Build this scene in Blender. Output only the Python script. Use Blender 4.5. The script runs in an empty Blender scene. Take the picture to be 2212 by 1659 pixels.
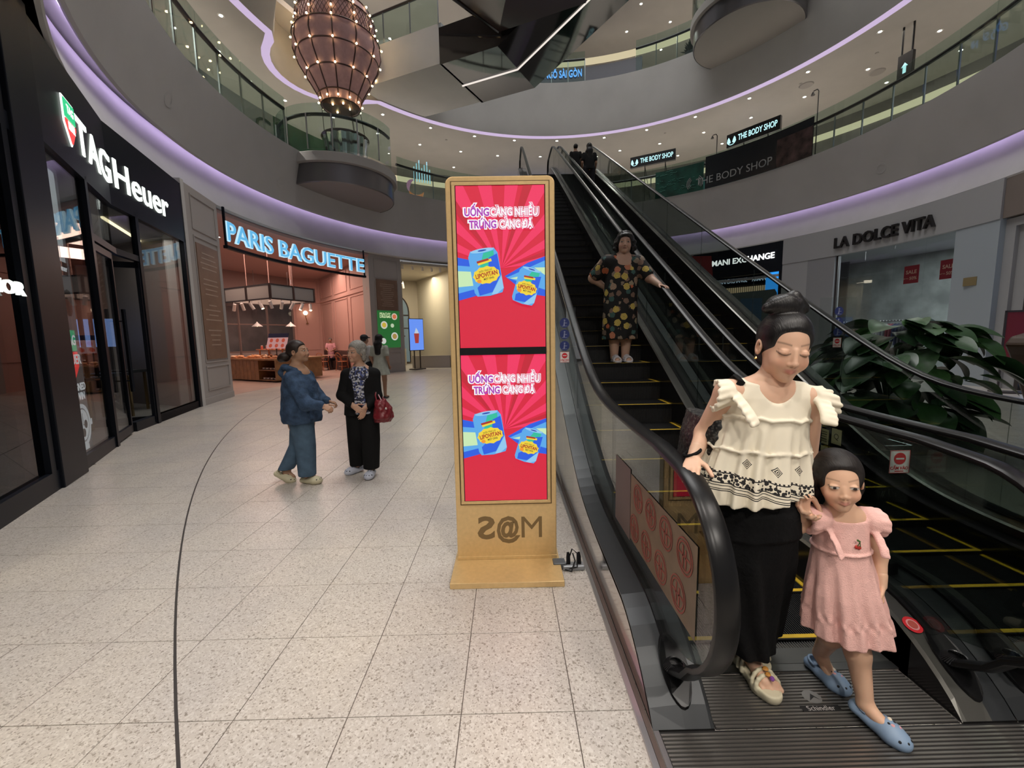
import bpy, bmesh, math, random
import numpy as np
from mathutils import Vector, Matrix
random.seed(7)
PI = math.pi
scene = bpy.context.scene
COL = scene.collection
# ---------------------------------------------------------------- camera
CAMH, PITCH, YAW, ROLL, FPX = 1.5, math.radians(6.5), math.radians(.55), math.radians(-1.02), 893.0
_f = Vector((math.sin(YAW)*math.cos(PITCH), math.cos(YAW)*math.cos(PITCH), -math.sin(PITCH)))
_r = Vector((math.cos(YAW), -math.sin(YAW), 0)); _u = _r.cross(_f)
R_ = _r*math.cos(ROLL)+_u*math.sin(ROLL); U_ = -_r*math.sin(ROLL)+_u*math.cos(ROLL)
cd = bpy.data.cameras.new('camera'); cam = bpy.data.objects.new('camera', cd); COL.objects.link(cam)
cd.sensor_fit = 'HORIZONTAL'; cd.sensor_width = 36; cd.lens = 36*FPX/2212; cd.clip_start = .05; cd.clip_end = 200
cam.matrix_world = Matrix(((R_.x, U_.x, -_f.x, 0), (R_.y, U_.y, -_f.y, 0), (R_.z, U_.z, -_f.z, CAMH), (0, 0, 0, 1)))
scene.camera = cam
# ---------------------------------------------------------------- world, exposure, large lights
w = bpy.data.worlds.new('world'); scene.world = w; w.use_nodes = True
bg = w.node_tree.nodes['Background']; bg.inputs[0].default_value = (.62, .61, .62, 1); bg.inputs[1].default_value = .33
cy_ = scene.cycles; cy_.use_adaptive_sampling = True; cy_.adaptive_threshold = .03; cy_.max_bounces = 6; cy_.diffuse_bounces = 3; cy_.glossy_bounces = 3; cy_.transmission_bounces = 3; cy_.transparent_max_bounces = 14; cy_.caustics_reflective = False; cy_.caustics_refractive = False; cy_.sample_clamp_indirect = 6
vs = scene.view_settings; vs.view_transform = 'Standard'; vs.look = 'None'; vs.gamma = 1; vs.exposure = 0.0; vs.use_curve_mapping = False
def light(name, kind, loc, energy, color=(1, 1, 1), size=1, rot=(0, 0, 0), spot=None, size_y=None, blend=.6):
    l = bpy.data.lights.new(name, kind); l.energy = energy; l.color = color
    if kind == 'AREA':
        l.size = size
        if size_y: l.shape = 'RECTANGLE'; l.size_y = size_y
    else: l.shadow_soft_size = size
    if spot: l.spot_size = math.radians(spot); l.spot_blend = blend
    o = bpy.data.objects.new(name, l); COL.objects.link(o); o.location = loc; o.rotation_euler = rot
    return o
CX, CY = 2.3, 11.9
light('atrium_top_light', 'AREA', (CX, CY, 27), 3900, (1, .98, .96), 13)  # unseen area lamp, added as general soft light from above
for az, e in ((-4, 120), (40, 150), (70, 110), (110, 110), (140, 150), (170, 170), (200, 150)):
    light('gallery_downlight', 'SPOT', (CX+12.7*math.cos(math.radians(az)), CY+12.7*math.sin(math.radians(az)), 11.42), e*8, (1, .95, .88), .06, spot=118, blend=.5)
    light('gallery_downlight', 'SPOT', (CX+12.7*math.cos(math.radians(az)), CY+12.7*math.sin(math.radians(az)), 17.3), e*7, (1, .95, .88), .06, spot=118, blend=.5)
WARM = (1, .93, .85)
for x, y, e in ((-1.2, .6, 150), (-3.0, .6, 125), (.7, .2, 190), (2.6, .3, 190), (4.4, 1.0, 85), (-2.4, -2.6, 170), (.2, -2.8, 400), (2.4, -2.4, 420)):  # last three, behind the camera, are added to brighten the people in front
    light('soffit_downlight_and_fill', 'SPOT', (x, y, 5.04), e*1.0, WARM, .07, spot=140, blend=.8)
# ---------------------------------------------------------------- materials
MATS = {}
def mat(name, col=(.5, .5, .5), rough=.5, metal=0., emit=None, es=1., spec=.5, var=0., vs_=20., alpha=None, bump=0., bs=60., coat=0.):
    if name in MATS: return MATS[name]
    m = bpy.data.materials.new(name); m.use_nodes = True; nt = m.node_tree; b = nt.nodes['Principled BSDF']
    b.inputs['Base Color'].default_value = (*col, 1); b.inputs['Roughness'].default_value = rough; b.inputs['Metallic'].default_value = metal
    b.inputs['Specular IOR Level'].default_value = spec
    if coat: b.inputs['Coat Weight'].default_value = coat; b.inputs['Coat Roughness'].default_value = .08
    if emit is not None:
        b.inputs['Emission Color'].default_value = (*emit, 1); b.inputs['Emission Strength'].default_value = es
    if var or bump:
        tc = nt.nodes.new('ShaderNodeTexCoord')
        n = nt.nodes.new('ShaderNodeTexNoise'); n.inputs['Scale'].default_value = vs_; n.inputs['Detail'].default_value = 4
        nt.links.new(tc.outputs['Object'], n.inputs['Vector'])
        if var:
            r = nt.nodes.new('ShaderNodeValToRGB'); nt.links.new(n.outputs['Fac'], r.inputs[0])
            r.color_ramp.elements[0].position = .3; r.color_ramp.elements[1].position = .7
            r.color_ramp.elements[0].color = (*[max(0, c*(1-var)) for c in col], 1); r.color_ramp.elements[1].color = (*[min(1, c*(1+var)) for c in col], 1)
            nt.links.new(r.outputs[0], b.inputs['Base Color'])
        if bump:
            n2 = nt.nodes.new('ShaderNodeTexNoise'); n2.inputs['Scale'].default_value = bs; n2.inputs['Detail'].default_value = 3
            nt.links.new(tc.outputs['Object'], n2.inputs['Vector'])
            bp = nt.nodes.new('ShaderNodeBump'); bp.inputs['Strength'].default_value = bump; bp.inputs['Distance'].default_value = .01
            nt.links.new(n2.outputs['Fac'], bp.inputs['Height']); nt.links.new(bp.outputs[0], b.inputs['Normal'])
    MATS[name] = m; return m
SAMPLED = ('cove_led', 'led_band', 'scr_red', 'sign_face', 'panel_blue', 'cream_band', 'white_letters')
def lum(name, col, s):
    new = name not in MATS; m = mat(name, (.02, .02, .02), .6, emit=col, es=s)
    if new and name not in SAMPLED: m.cycles.emission_sampling = 'NONE'     # small glowing things: seen, but not picked as lamps
    return m
def glass(name, tint=(.9, .95, .93), refl=.9, rough=.0, ior=1.5):
    if name in MATS: return MATS[name]
    m = bpy.data.materials.new(name); m.use_nodes = True; nt = m.node_tree; nt.nodes.clear()
    o = nt.nodes.new('ShaderNodeOutputMaterial'); t = nt.nodes.new('ShaderNodeBsdfTransparent'); t.inputs[0].default_value = (*tint, 1)
    g = nt.nodes.new('ShaderNodeBsdfGlossy'); g.inputs['Roughness'].default_value = rough; g.inputs['Color'].default_value = (refl, refl, refl, 1)
    lw = nt.nodes.new('ShaderNodeLayerWeight'); lw.inputs[0].default_value = .5; mx = nt.nodes.new('ShaderNodeMixShader')
    pw = nt.nodes.new('ShaderNodeMath'); pw.operation = 'POWER'; pw.inputs[1].default_value = 5; ma = nt.nodes.new('ShaderNodeMath'); ma.operation = 'MULTIPLY_ADD'; f0 = ((ior-1)/(ior+1))**2; ma.inputs[1].default_value = 1-f0; ma.inputs[2].default_value = f0
    nt.links.new(lw.outputs['Facing'], pw.inputs[0]); nt.links.new(pw.outputs[0], ma.inputs[0]); nt.links.new(ma.outputs[0], mx.inputs[0]); nt.links.new(t.outputs[0], mx.inputs[1]); nt.links.new(g.outputs[0], mx.inputs[2]); nt.links.new(mx.outputs[0], o.inputs[0])
    MATS[name] = m; return m
def vcmat(name, rough=.55, sss=0., bump=0., bs=200., spec=.4):
    if name in MATS: return MATS[name]
    m = mat(name, (.5, .5, .5), rough, bump=bump, bs=bs, spec=spec); nt = m.node_tree; a = nt.nodes.new('ShaderNodeVertexColor'); a.layer_name = 'Col'
    b = nt.nodes['Principled BSDF']; nt.links.new(a.outputs[0], b.inputs['Base Color'])
    if sss: b.inputs['Subsurface Weight'].default_value = sss; b.inputs['Subsurface Radius'].default_value = (.012, .005, .003); b.inputs['Subsurface Scale'].default_value = 1
    return m
# ---------------------------------------------------------------- mesh builder
class MB:
    def __init__(s): s.v = []; s.f = []; s.mi = []; s.cur = 0; s.sm = []
    def add(s, vs, fs, smooth=False):
        n = len(s.v); s.v += [tuple(p) for p in vs]
        for f in fs: s.f.append([i+n for i in f]); s.mi.append(s.cur); s.sm.append(smooth)
        return s
    def box(s, x0, x1, y0, y1, z0, z1):
        return s.add([(x0, y0, z0), (x1, y0, z0), (x1, y1, z0), (x0, y1, z0), (x0, y0, z1), (x1, y0, z1), (x1, y1, z1), (x0, y1, z1)],
                     [(0, 3, 2, 1), (4, 5, 6, 7), (0, 1, 5, 4), (1, 2, 6, 5), (2, 3, 7, 6), (3, 0, 4, 7)])
    def hexa(s, P): return s.add(P, [(0, 3, 2, 1), (4, 5, 6, 7), (0, 1, 5, 4), (1, 2, 6, 5), (2, 3, 7, 6), (3, 0, 4, 7)])
    def wallbox(s, a, b, t, z0, z1, off=0.):
        a = Vector(a[:2]); b = Vector(b[:2]); d = (b-a).normalized(); n = Vector((-d.y, d.x)); a2 = a+n*off; b2 = b+n*off
        P = [a2, b2, b2+n*t, a2+n*t]
        return s.hexa([(p.x, p.y, z0) for p in P]+[(p.x, p.y, z1) for p in P])
    def prism(s, poly, z0, z1):
        n = len(poly); return s.add([(p[0], p[1], z0) for p in poly]+[(p[0], p[1], z1) for p in poly],
                     [list(range(n))[::-1], list(range(n, 2*n))]+[(i, (i+1) % n, n+(i+1) % n, n+i) for i in range(n)])
    def exprism(s, poly, M, t):       # poly in local (u,v) plane of matrix M, extruded by t along its third axis
        n = len(poly); A = [M @ Vector((p[0], p[1], 0)) for p in poly]; B = [M @ Vector((p[0], p[1], t)) for p in poly]
        return s.add(A+B, [list(range(n))[::-1], list(range(n, 2*n))]+[(i, (i+1) % n, n+(i+1) % n, n+i) for i in range(n)])
    def tube(s, path, r, n=8, closed=False, caps=True, flat=None, smooth=True):
        P = [Vector(p) for p in path]; m = len(P); rings = []; rr = r if hasattr(r, '__len__') else [r]*m
        up = Vector((0, 0, 1)); vs = []; prev = None
        for i in range(m):
            if closed: d = P[(i+1) % m]-P[i-1]
            else: d = P[min(i+1, m-1)]-P[max(i-1, 0)]
            d.normalize()
            if prev is None: a = d.cross(up if abs(d.z) < .95 else Vector((1, 0, 0)))
            else: a = prev-d*prev.dot(d)
            a.normalize(); prev = a; b = d.cross(a)
            for k in range(n):
                t = 2*PI*k/n; fa, fb = flat or (1, 1)
                vs.append(P[i]+a*math.cos(t)*rr[i]*fa+b*math.sin(t)*rr[i]*fb)
        fs = []; M = m if closed else m-1
        for i in range(M):
            j = (i+1) % m
            for k in range(n): fs.append((i*n+k, i*n+(k+1) % n, j*n+(k+1) % n, j*n+k))
        if caps and not closed: fs += [list(range(n))[::-1], [(m-1)*n+k for k in range(n)]]
        return s.add(vs, fs, smooth)
    def sweep(s, path, prof, closed_prof=True, smooth=False, side=None):   # prof in (side,up) coordinates, side horizontal normal to path
        P = [Vector(p) for p in path]; m = len(P); n = len(prof); vs = []
        for i in range(m):
            d = P[min(i+1, m-1)]-P[max(i-1, 0)]; d.normalize()
            sd = Vector(side) if side else Vector((d.y, -d.x, 0)).normalized(); up = sd.cross(d)
            if up.z < 0: up = -up
            for a, b in prof: vs.append(P[i]+sd*a+up*b)
        fs = [(i*n+k, i*n+(k+1) % n, (i+1)*n+(k+1) % n, (i+1)*n+k) for i in range(m-1) for k in range(n if closed_prof else n-1)]
        if closed_prof: fs += [list(range(n))[::-1], [(m-1)*n+k for k in range(n)]]
        return s.add(vs, fs, smooth)
    def lathe(s, prof, c=(0, 0, 0), n=24, a0=0, a1=2*PI, smooth=True):
        full = abs(a1-a0-2*PI) < 1e-6; N = n if full else n+1; m = len(prof); vs = []
        for i in range(N):
            t = a0+(a1-a0)*i/n
            for r, z in prof: vs.append((c[0]+r*math.cos(t), c[1]+r*math.sin(t), c[2]+z))
        fs = [(i*m+k, ((i+1) % N)*m+k, ((i+1) % N)*m+k+1, i*m+k+1) for i in range(n) for k in range(m-1)]
        return s.add(vs, fs, smooth)
    def ball(s, c, r, n=12, sc=(1, 1, 1)):
        pr = [(math.sin(PI*i/(n//2)), -math.cos(PI*i/(n//2))) for i in range(n//2+1)]
        o = len(s.v); s.lathe(pr, n=n)
        for i in range(o, len(s.v)): p = s.v[i]; s.v[i] = (c[0]+p[0]*r*sc[0], c[1]+p[1]*r*sc[1], c[2]+p[2]*r*sc[2])
        return s
    def build(s, name, m, parent=None, loc=None, bevel=0., subs=0, smooth=False, kind=None):
        me = bpy.data.meshes.new(name); me.from_pydata(s.v, [], s.f); ms = m if isinstance(m, (list, tuple)) else [m]
        for x in ms: me.materials.append(x)
        if len(ms) > 1: me.polygons.foreach_set('material_index', s.mi)
        me.polygons.foreach_set('use_smooth', [True]*len(s.f) if smooth else s.sm)
        bm = bmesh.new(); bm.from_mesh(me); bmesh.ops.remove_doubles(bm, verts=bm.verts, dist=1e-5); bmesh.ops.recalc_face_normals(bm, faces=bm.faces)
        if bevel:
            es = [e for e in bm.edges if len(e.link_faces) == 2 and e.calc_face_angle(0) > .6]
            bmesh.ops.bevel(bm, geom=es, offset=bevel, segments=2, affect='EDGES', profile=.5)
        bm.to_mesh(me); bm.free()
        if smooth or any(s.sm): me.set_sharp_from_angle(angle=.7)
        return link(name, me, parent, loc, kind)
def link(name, me, parent=None, loc=None, kind=None):
    o = bpy.data.objects.new(name, me); COL.objects.link(o)
    if parent: o.parent = parent
    if loc: o.location = loc
    if kind: o['kind'] = kind
    return o
def empty(name, label=None, cat=None, loc=(0, 0, 0), rz=0., group=None, kind=None):
    o = bpy.data.objects.new(name, None); COL.objects.link(o); o.location = loc; o.rotation_euler = (0, 0, rz); o.empty_display_size = .1
    return tag(o, label, cat, group, kind)
def tag(o, label=None, cat=None, group=None, kind=None):
    if label: o['label'] = label
    if cat: o['category'] = cat
    if group: o['group'] = group
    if kind: o['kind'] = kind
    return o
def copy_tree(o, parent=None):
    c = o.copy(); COL.objects.link(c); c.parent = parent
    for ch in list(o.children): copy_tree(ch, c)
    return c
def frame(o, x, y, n=None):           # matrix from origin, u axis, v axis
    x = Vector(x).normalized(); y = Vector(y).normalized(); z = x.cross(y)
    return Matrix(((x.x, y.x, z.x, o[0]), (x.y, y.y, z.y, o[1]), (x.z, y.z, z.z, o[2]), (0, 0, 0, 1)))
def text(name, s, size, M, m, parent=None, ext=.01, bold=0., align='CENTER', shear=0., sx=1., bend=None, spacing=1., width=None, split=None):
    c = bpy.data.curves.new(name, 'FONT'); c.body = s; c.size = size; c.extrude = ext; c.offset = bold; c.align_x = align; c.align_y = 'CENTER'; c.shear = shear
    c.space_character = spacing; c.resolution_u = 3
    t = bpy.data.objects.new(name, c); COL.objects.link(t)
    me = bpy.data.meshes.new_from_object(t.evaluated_get(bpy.context.evaluated_depsgraph_get())); bpy.data.objects.remove(t); bpy.data.curves.remove(c)
    me.materials.clear(); me.materials.append(m)
    if width:
        xs = [v.co.x for v in me.vertices]; wd = (max(xs)-min(xs)) or 1; mid = (max(xs)+min(xs))/2
        k = width/wd
        for v in me.vertices: v.co.x = (v.co.x-mid)*k
    for v in me.vertices:
        v.co.x *= sx
        v.co = bend(v.co) if bend else M @ v.co
    if split:                       # one object for each letter
        bm = bmesh.new(); bm.from_mesh(me); bmesh.ops.remove_doubles(bm, verts=bm.verts, dist=1e-6); bm.verts.ensure_lookup_table(); seen = set(); first = None
        for v0 in bm.verts:
            if v0.index in seen: continue
            st = [v0]; comp = []; seen.add(v0.index)
            while st:
                v = st.pop(); comp.append(v)
                for e in v.link_edges:
                    q = e.other_vert(v)
                    if q.index not in seen: seen.add(q.index); st.append(q)
            ix = {v.index: i for i, v in enumerate(comp)}; fs = {f for v in comp for f in v.link_faces}
            m2 = bpy.data.meshes.new(split); m2.from_pydata([v.co[:] for v in comp], [], [[ix[v.index] for v in f.verts] for f in fs]); m2.materials.append(m); o = link(split, m2, parent); first = first or o
        bm.free(); return first
    return link(name, me, parent)
def pol(az, R, z=0., c=(CX, CY)):
    a = math.radians(az); return Vector((c[0]+R*math.cos(a), c[1]+R*math.sin(a), z))
def arcs(a0, a1, step): 
    n = max(1, int(math.ceil(abs(a1-a0)/step))); return [a0+(a1-a0)*i/n for i in range(n+1)]
def revolve(mb, prof, a0, a1, step=3., smooth=True, closed=False, c=(CX, CY)):
    A = arcs(a0, a1, step); m = len(prof); vs = []
    for a in A:
        for r, z in prof: vs.append(pol(a, r, z, c))
    K = m if closed else m-1
    fs = [(i*m+k, (i+1)*m+k, (i+1)*m+(k+1) % m, i*m+(k+1) % m) for i in range(len(A)-1) for k in range(K)]
    if closed and abs(a1-a0) < 359.9: fs += [list(range(m))[::-1], [(len(A)-1)*m+k for k in range(m)]]
    return mb.add(vs, fs, smooth)
def cylbend(R, azc, zc, c=(CX, CY), inward=True):   # text on the inside of a cylinder, seen from its centre
    def f(p):
        a = math.radians(azc)-p.x/R; rr = R-p.z
        return Vector((c[0]+rr*math.cos(a), c[1]+rr*math.sin(a), zc+p.y))
    return f
# ================================================================= SETTING
def terrazzo(name, base, dark, light_, rough=.3):
    m = bpy.data.materials.new(name); m.use_nodes = True; nt = m.node_tree; b = nt.nodes['Principled BSDF']; L = nt.links.new
    g = nt.nodes.new('ShaderNodeNewGeometry')
    def vor(sc):
        v = nt.nodes.new('ShaderNodeTexVoronoi'); v.inputs['Scale'].default_value = sc; L(g.outputs['Position'], v.inputs['Vector']); return v
    def ramp(src, stops):
        r = nt.nodes.new('ShaderNodeValToRGB'); e = r.color_ramp.elements
        e[0].position, e[0].color = stops[0][0], (*stops[0][1], 1); e[1].position, e[1].color = stops[1][0], (*stops[1][1], 1)
        for p, c in stops[2:]: k = e.new(p); k.color = (*c, 1)
        L(src, r.inputs[0]); return r
    v1 = vor(120); s1 = nt.nodes.new('ShaderNodeSeparateColor'); L(v1.outputs['Color'], s1.inputs[0])
    r1 = ramp(s1.outputs[0], [(0, dark), (.13, base), (.62, base), (.9, light_)]); r1.color_ramp.interpolation = 'LINEAR'
    v2 = vor(230); s2 = nt.nodes.new('ShaderNodeSeparateColor'); L(v2.outputs['Color'], s2.inputs[0])
    r2 = ramp(s2.outputs[0], [(0, dark), (.12, (1, 1, 1))])
    n = nt.nodes.new('ShaderNodeTexNoise'); n.inputs['Scale'].default_value = 1.3; n.inputs['Detail'].default_value = 3; L(g.outputs['Position'], n.inputs['Vector'])
    r3 = ramp(n.outputs['Fac'], [(.3, (.88, .88, .9)), (.7, (1.06, 1.04, 1.0))])
    def mul(a, bb, f=1.):
        k = nt.nodes.new('ShaderNodeMix'); k.data_type = 'RGBA'; k.blend_type = 'MULTIPLY'; k.inputs[0].default_value = f; L(a, k.inputs[6]); L(bb, k.inputs[7]); return k.outputs[2]
    c = mul(mul(r1.outputs[0], r2.outputs[0], .75), r3.outputs[0])
    L(c, b.inputs['Base Color']); b.inputs['Roughness'].default_value = rough; b.inputs['Specular IOR Level'].default_value = .5
    MATS[name] = m; return m
TERR = terrazzo('terrazzo', (.55, .505, .455), (.29, .25, .21), (.64, .60, .55))
GROUT = mat('grout', (.16, .13, .11), .8)
floor = MB().box(-14, 18, -6, 27, -.16, -.006).build('floor', GROUT); floor['kind'] = 'structure'
TS, TX, TY = .4545, -1.122, 1.50
def campx(p):
    d = Vector(p)-Vector((0, 0, CAMH)); z = d.dot(_f)
    return (1106+FPX*d.dot(R_)/z, 829.5-FPX*d.dot(U_)/z) if z > .05 else (1e6, 1e6)
tile_me = None; ntile = 0; field = MB(); g = .0018
for j in range(-10, 46):
    for i in range(-16, 32):
        x, y = TX+i*TS, TY+j*TS; cx, cy = x+TS/2, y+TS/2
        R = math.hypot(cx-CX, cy-CY)
        if not (R < 10.25 or (cy < 6 and -5.4 < cx < 12)): continue
        q = campx((cx, cy, 0))
        if cy < 7.3 and -150 < q[0] < 1480 and q[1] < 1800 and cx < .8 and ntile < 292:
            if tile_me is None:
                t = MB().box(g, TS-g, g, TS-g, -.006, 0).build('tile', TERR, floor, (x, y, 0), bevel=.0012); tile_me = t.data
            else: link('tile', tile_me, floor, (x, y, 0))
            ntile += 1
        else: field.add([(x+g, y+g, 0), (x+TS-g, y+g, 0), (x+TS-g, y+TS-g, 0), (x+g, y+TS-g, 0)], [(0, 1, 2, 3)])
field.build('tile_field', TERR, floor, kind='stuff')
# curved inlaid metal strip in the floor
STEEL = mat('brushed_steel', (.55, .55, .56), .3, 1.)
DKMETAL = mat('dark_inlay', (.10, .09, .085), .35, .6)
sc_ = (17.41, 16.96); sp = [(sc_[0]+24.307*math.cos(math.radians(a)), sc_[1]+24.307*math.sin(math.radians(a)), .0008) for a in arcs(188, 243, .7)]
tr = MB().sweep(sp, [(-.006, -.001), (.006, -.001), (.006, .0006), (-.006, .0006)]).build('trim_1', DKMETAL); tr['kind'] = 'structure'
# ---- bulkhead over the shopfronts, fascia of the second level
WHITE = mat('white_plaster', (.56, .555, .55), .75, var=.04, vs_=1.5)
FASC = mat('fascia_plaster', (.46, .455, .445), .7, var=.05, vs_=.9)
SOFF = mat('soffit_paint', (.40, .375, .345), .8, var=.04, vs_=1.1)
b = MB(); revolve(b, [(10.42, 6.42), (10.30, 6.0), (10.17, 5.6), (10.06, 5.28), (10.03, 5.16), (10.05, 5.12), (10.5, 5.12), (10.5, 6.42)], 0, 360, 2.5, True, True)
b.build('wall_bulkhead', WHITE)['kind'] = 'structure'
b = MB(); revolve(b, [(9.5, 7.78), (9.62, 7.3), (9.84, 6.62), (9.98, 6.13), (10.03, 6.10), (10.07, 6.14), (10.1, 6.46), (10.62, 6.5), (10.62, 7.6), (9.6, 7.6), (9.6, 7.78)], 0, 360, 2.5, True, True)
b.build('wall_fascia_second_level', FASC)['kind'] = 'structure'
COVE = lum('cove_led', (.72, .55, 1.0), 8)
b = MB(); revolve(b, [(10.13, 6.40), (10.17, 6.40), (10.17, 6.44), (10.13, 6.44)], 0, 360, 2.5, True, True)
b.build('trim_2', COVE)['kind'] = 'structure'
# ground floor soffit over the camera side
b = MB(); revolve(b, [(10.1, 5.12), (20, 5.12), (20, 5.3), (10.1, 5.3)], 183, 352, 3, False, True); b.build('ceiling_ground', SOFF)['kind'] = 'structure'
# second-level floor slab
b = MB(); revolve(b, [(10.55, 7.42), (19, 7.42), (19, 7.6), (10.55, 7.6)], 0, 360, 4, False, True); b.build('floor_second_level', mat('gallery_floor', (.62, .58, .53), .4))['kind'] = 'structure'
# ---- third level: edge path with a round notch behind the balloon
NC, NR = (-6.35, 16.75), 2.02
def edge_path(R, step=2., rn=NR):
    out = []; ins = []
    A0, A1 = 137.3, 163.9
    for a in arcs(-60, A0, step): out.append((pol(a, R), False))
    n0 = pol(A0, R); n1 = pol(A1, R)
    t0 = math.atan2(n0.y-NC[1], n0.x-NC[0]); t1 = math.atan2(n1.y-NC[1], n1.x-NC[0])
    if t1 < 0: t1 += 2*PI
    if t0 > t1: t0 -= 2*PI
    for i in range(1, 16):
        t = t0+(t1-t0)*i/16; out.append((Vector((NC[0]+rn*math.cos(t), NC[1]+rn*math.sin(t), 0)), True))
    for a in arcs(A1, 250, step): out.append((pol(a, R), False))
    return out
EP = edge_path(10.15); EPo = edge_path(10.42, rn=NR+.27); n = len(EP)
STRIP = lum('led_band', (.80, .62, .92), .72)
b = MB(); b.add([(p.x, p.y, 11.49) for p, _ in EP]+[(p.x, p.y, 11.49) for p, _ in EPo], [(i, i+1, n+i+1, n+i) for i in range(n-1)])
b.add([(p.x, p.y, 11.52) for p, _ in EP]+[(p.x, p.y, 11.52) for p, _ in EPo], [(i, i+1, n+i+1, n+i) for i in range(n-1)])
b.build('trim_3', STRIP)['kind'] = 'structure'
b = MB(); 
azs = []; nn = [i for i in range(n) if EP[i][1]]
for i, (p, nt) in enumerate(EP): azs.append(137.3+(163.9-137.3)*(i-nn[0]+1)/(len(nn)+1) if nt else (math.degrees(math.atan2(p.y-CY, p.x-CX))+(360 if math.degrees(math.atan2(p.y-CY, p.x-CX)) < -60.5 else 0)))
out = [pol(a, 19) for a in azs]
b.add([(p.x, p.y, 11.5) for p, _ in EPo]+[(p.x, p.y, 11.5) for p in out], [(i, i+1, n+i+1, n+i) for i in range(n-1)])
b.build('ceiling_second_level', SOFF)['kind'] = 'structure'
b = MB(); rows = []
def ftop(p, nt, R, z):
    if nt: return (p.x, p.y, z)
    d = Vector((p.x-CX, p.y-CY, 0)).normalized(); return (CX+d.x*R, CY+d.y*R, z)
for R, z in ((10.15, 11.5), (10.1, 11.62), (9.93, 12.2), (9.68, 13.0), (9.5, 13.62), (9.62, 13.62)): rows.append([ftop(p, nt, R, z) if R != 9.62 else ftop(p, nt, R, z) for p, nt in EP])
b.add([p for r in rows for p in r], [(k*n+i, k*n+i+1, (k+1)*n+i+1, (k+1)*n+i) for k in range(len(rows)-1) for i in range(n-1)], True)
b.build('wall_fascia_third_level', FASC)['kind'] = 'structure'
b = MB(); revolve(b, [(10.9, 13.3), (19, 13.3), (19, 13.5), (10.9, 13.5)], -60, 250, 4, False, True); b.build('floor_third_level', mat('gallery_floor', (.62, .58, .53), .4))['kind'] = 'structure'
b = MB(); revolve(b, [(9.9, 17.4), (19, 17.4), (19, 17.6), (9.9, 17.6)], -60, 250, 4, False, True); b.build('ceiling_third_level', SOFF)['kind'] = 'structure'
# back walls of the upper galleries
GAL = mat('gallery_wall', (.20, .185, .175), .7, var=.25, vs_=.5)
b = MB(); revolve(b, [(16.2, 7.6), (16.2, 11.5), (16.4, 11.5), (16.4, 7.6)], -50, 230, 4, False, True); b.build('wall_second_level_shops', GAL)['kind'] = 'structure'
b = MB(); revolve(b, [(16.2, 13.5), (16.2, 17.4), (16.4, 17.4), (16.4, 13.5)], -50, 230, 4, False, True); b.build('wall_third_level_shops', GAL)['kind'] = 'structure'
CREAM = lum('cream_band', (1, .86, .55), .62)
b = MB(); revolve(b, [(16.1, 10.75), (16.1, 11.02), (16.19, 11.02), (16.19, 10.75)], -50, 82, 3, False, True); revolve(b, [(16.1, 10.75), (16.1, 11.02), (16.19, 11.02), (16.19, 10.75)], 104, 230, 3, False, True)
b.build('trim_4', CREAM)['kind'] = 'structure'
b = MB(); revolve(b, [(12.3, 16.0), (12.3, 16.3), (12.39, 16.3), (12.39, 16.0)], 45, 96, 3, False, True); b.build('trim_5', CREAM)['kind'] = 'structure'
BLUEW = lum('blue_shop_glow', (.16, .36, 1.0), .55)
b = MB(); revolve(b, [(16.05, 10.1), (16.05, 11.45), (16.1, 11.45), (16.1, 10.1)], 84, 101, 3, False, True); b.build('trim_6', BLUEW)['kind'] = 'structure'
# ---- recessed ceiling downlights
HOUS = mat('downlight_trim', (.62, .6, .56), .4); LENS = lum('downlight_lens', (1, .93, .8), 26)
dl = empty('ceiling_downlight', 'small round recessed downlight in the grey gallery ceiling', 'downlight', group='gallery ceiling downlights')
MB().lathe([(.055, 0), (.095, 0), (.1, -.012), (.055, -.012), (.055, 0)], n=16).build('trim_ring', HOUS, dl)
MB().lathe([(0, -.004), (.055, -.004)], n=14).lathe([(0, -.004), (.05, -.014), (.055, -.004)], n=14).build('lens', LENS, dl)
D3 = [(-8.63, 14.04), (-10.44, 14.51), (-9.79, 15.62), (-9.85, 16.51), (-9.75, 17.31), (-9.68, 18.53), (-9.1, 18.64), (-7.66, 20.0), (-5.38, 19.82), (-3.47, 21.06), (-4.34, 22.76), (-6.14, 21.53), (-1.44, 21.94), (0.56, 22.44), (2.75, 22.55), (5.13, 22.27), (7.05, 21.52), (8.92, 20.36), (-2.32, 23.63), (-0.34, 24.21), (2.04, 24.4), (5.23, 24.5), (6.34, 23.78), (8.24, 23.02), (10.03, 21.87), (-2.96, 25.69), (9.82, 24.52), (10.59, 18.9), (11.84, 17.14), (12.75, 15.03), (14.77, 15.02), (14.08, 17.02), (12.93, 18.84), (11.6, 20.5), (11.6, 23.11), (12.93, 21.81), (15.6, 17.89), (16.57, 16.0), (16.44, 20.5)]
D4 = [(6.78, 21.87), (8.66, 23.05), (6.61, 23.7), (3.98, 24.67), (8.95, 25.12)]
first = True
for z, L_ in ((11.5, D3), (17.4, D4)):
    for x, y in L_:
        o = dl if first else copy_tree(dl); first = False; o.location = (x, y, z)
light('gallery_light', 'AREA', (CX+11.5, CY+4, 11.4), 60, (1, .9, .78), 5, size_y=2.5)
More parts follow.
